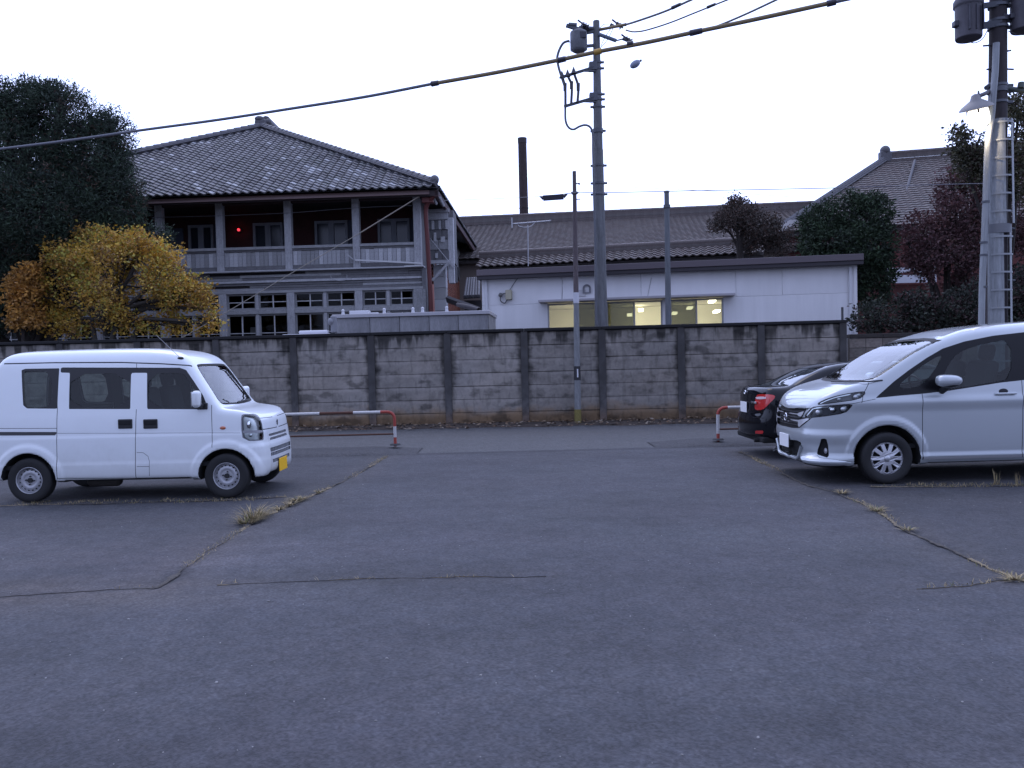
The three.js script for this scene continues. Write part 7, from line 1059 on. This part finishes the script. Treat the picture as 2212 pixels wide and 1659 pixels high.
// ---------------------------------------------------------------- the black sedan behind it, seen from its tail
{
  const cb = view(2740, 1320, 400, 1659), c7 = view(2860, 1350, 500, 1843), B = (...p) => p.map(q => cb(...q)), D = (...p) => p.map(q => c7(...q));
  const H = new Hull({
    name: 'sedan', pos: new THREE.Vector3(3.66, 0, -12.95), yaw: 0, front: -1, mid: 1.6, bowTo: 1.4, bow: 0.3, k: 0.07, kf: 0.09, halfW: 0.85, archDepth: 0.28, flare: 0.01,
    side: [[0.03, 0.32], [-0.01, 0.45], [0.0, 0.62], [0.05, 0.70], [0.055, 0.85], [0.07, 1.02], [0.14, 1.085], [0.30, 1.085], [0.50, 1.10], [0.8, 1.24], [1.15, 1.375], [1.5, 1.45], [2.0, 1.478], [2.5, 1.46], [2.9, 1.36], [3.3, 1.12], [3.5, 1.0], [4.3, 0.9], [4.52, 0.72], [4.55, 0.4], [4.45, 0.25], [3.0, 0.2], [1.5, 0.2], [0.3, 0.26]],
    plan: [[-0.015, -0.3], [-0.01, 0.3], [0.03, 0.52], [0.12, 0.68], [0.28, 0.77], [0.6, 0.82], [1.2, 0.8475], [3.2, 0.8475], [4.0, 0.8], [4.4, 0.6], [4.55, 0.3], [4.55, -0.3]],
    cross: [[-0.2, 1.488], [0.3, 1.478], [0.47, 1.44], [0.56, 1.36], [0.63, 1.2], [0.73, 1.03], [0.80, 0.93], [0.84, 0.8], [0.8475, 0.65], [0.84, 0.4], [0.8, 0.24], [0.7, 0.19], [-0.2, 0.19]],
    wheels: [[1.0, 0.31, 0.37], [3.7, 0.31, 0.37]],
    relief: (x, y, az) => 0,
    lo: [-0.1, 0.14, -0.92], hi: [4.65, 1.56, 0.92], cell: 0.032,
  });
  const g = carRoot(H, 'black sedan with red tail lamps, half hidden behind the silver minivan', 'car');
  const paint = phys(0.006, 0.0065, 0.009, 0.08, { ior: 1.4 });
  underside(H, g);
  const rear = (x, y, z, nx) => -nx - 0.1;
  const rw = B([1320, 250], [1388, 258], [1200, 348], [1010, 452], [892, 548], [755, 552]); 
  part(g, 'rear_window', soupGeo(H.take(both(H.half(rw, 0, 1), (x, y, z, nx, ny) => ny - 0.2, (x, y, z, nx) => -nx - 0.03, x => 1.7 - x)), -0.004), phys(0.05, 0.06, 0.065, 0.02, { ior: 2.2 }));
  const sg = D([838, 318], [880, 262], [960, 182], [1030, 158], [1280, 136]).map(p => H.hit(...p)).map(p => [p.x, p.y]); sg.push([2.9, 1.3], [3.15, 1.02], [sg[0][0] + 0.1, sg[0][1] - 0.02]);
  const gl = H.take(both((x, y) => -polyDist(sg, x, y), sideways)); const gP = cut(gl, x => Math.abs(x - (sg[0][0] + 0.52)) - 0.025); const sgM = phys(0.05, 0.065, 0.065, 0.03); for (const s of [1, -1]) { for (const q of cut(cut(gP[0], (x, y, z) => z * s)[0], x => x - sg[0][0] - 0.52)) part(g, 'side_window', soupGeo(q, -0.004), sgM); part(g, 'window_pillar', soupGeo(cut(gP[1], (x, y, z) => z * s)[0], -0.002), blackPlastic); }
  const lampPts = B([408, 668], [445, 656], [650, 660], [704, 694], [660, 748], [560, 850], [500, 900], [378, 906], [374, 830], [390, 720]);
  const lp = H.take(both(H.outline(lampPts, 'd', 0, 1), x => 0.7 - x)); const redM = phys(0.55, 0.02, 0.02, 0.18, { clearcoat: 1, clearcoatRoughness: 0.05 });
  for (const s of [1, -1]) { const [q] = cut(lp, (x, y, z) => z * s), h = part(g, 'tail_lamp', soupGeo(q, 0.004), redM); const [st] = cut(q, H.outline(B([395, 700], [560, 695], [565, 725], [395, 735]), 'd', 0.004, 1)); part(h, 'reversing_lamp', soupGeo(st, 0.008), phys(0.75, 0.6, 0.62, 0.2, { clearcoat: 1 })); }
  const rf = H.take(both(H.outline(B([385, 1222], [512, 1222], [512, 1272], [380, 1268]), 'd', 0, 0), x => 0.5 - x)); part(g, 'reflector', soupGeo(rf, 0.003), redM);
  const sm = []; sm.push(H.slit(B([330, 1010], [520, 1030]), 'd', 0.008, (x, y, z, nx) => 0.3 - nx)); part(g, 'panel_gap', soupGeo(joinSoup(...sm), -0.004), seamM);
  const boot = H.take(both((x, y) => y - 0.72, x => 0.46 - x, (x, y, z) => 0.56 - Math.abs(z))); part(g, 'boot_lid', soupGeo(boot), paint);
  part(g, 'body', soupGeo(H.skin), paint);
  { let x = -0.3; const y = H.local(...cb(235, 625), 0).y; while (H.solid(x, y, 0) > 0) x += 0.003; const t = new THREE.TorusGeometry(0.04, 0.007, 8, 28); t.rotateY(Math.PI / 2); t.scale(1, 0.75, 1.2); t.translate(x - 0.008, y, 0); const t2 = new THREE.TorusGeometry(0.022, 0.006, 8, 24); t2.rotateY(Math.PI / 2); t2.translate(x - 0.008, y, 0); part(g, 'emblem', [t, t2], chrome); part(g, 'badge', rbox(x - 0.006, x + 0.03, y - 0.16, y - 0.13, 0.3, 0.48, 0.005), chrome); }
  { let x = -0.3; const y = H.local(...cb(220, 850), 0).y; while (H.solid(x, y, 0) > 0) x += 0.003; part(g, 'number_plate', rbox(x - 0.022, x - 0.012, y - 0.083, y + 0.083, -0.165, 0.165, 0.004), std(0.85, 0.85, 0.85, 0.4)); part(g, 'plate_holder', box(x - 0.012, x + 0.05, y - 0.06, y + 0.06, -0.14, 0.14), blackPlastic); }
  part(g, 'under_tray', [rbox(0.12, 0.5, 0.24, 0.33, -0.7, 0.7, 0.03, 2), rbox(0.3, 0.55, 0.2, 0.3, -0.4, 0.0, 0.05, 2), bar([0.05, 0.27, 0.5], [0.5, 0.25, 0.5], 0.03)], matteBlack);
  const tyre = wheelTyre(0.312, 0.19, 0.2); for (const wx of [1.0, 3.7]) for (const s of [1, -1]) { const w = new THREE.Group(); w.name = 'wheel'; g.add(w); w.position.set(wx, 0.309, s * 0.735); w.rotation.y = s > 0 ? 0 : Math.PI; part(w, 'tyre', tyre, rubber); part(w, 'wheel_cover', new THREE.CylinderGeometry(0.2, 0.2, 0.03, 28).rotateX(Math.PI / 2).translate(0, 0, 0.05), silverMetal); }
}
renderer.render(scene, camera);
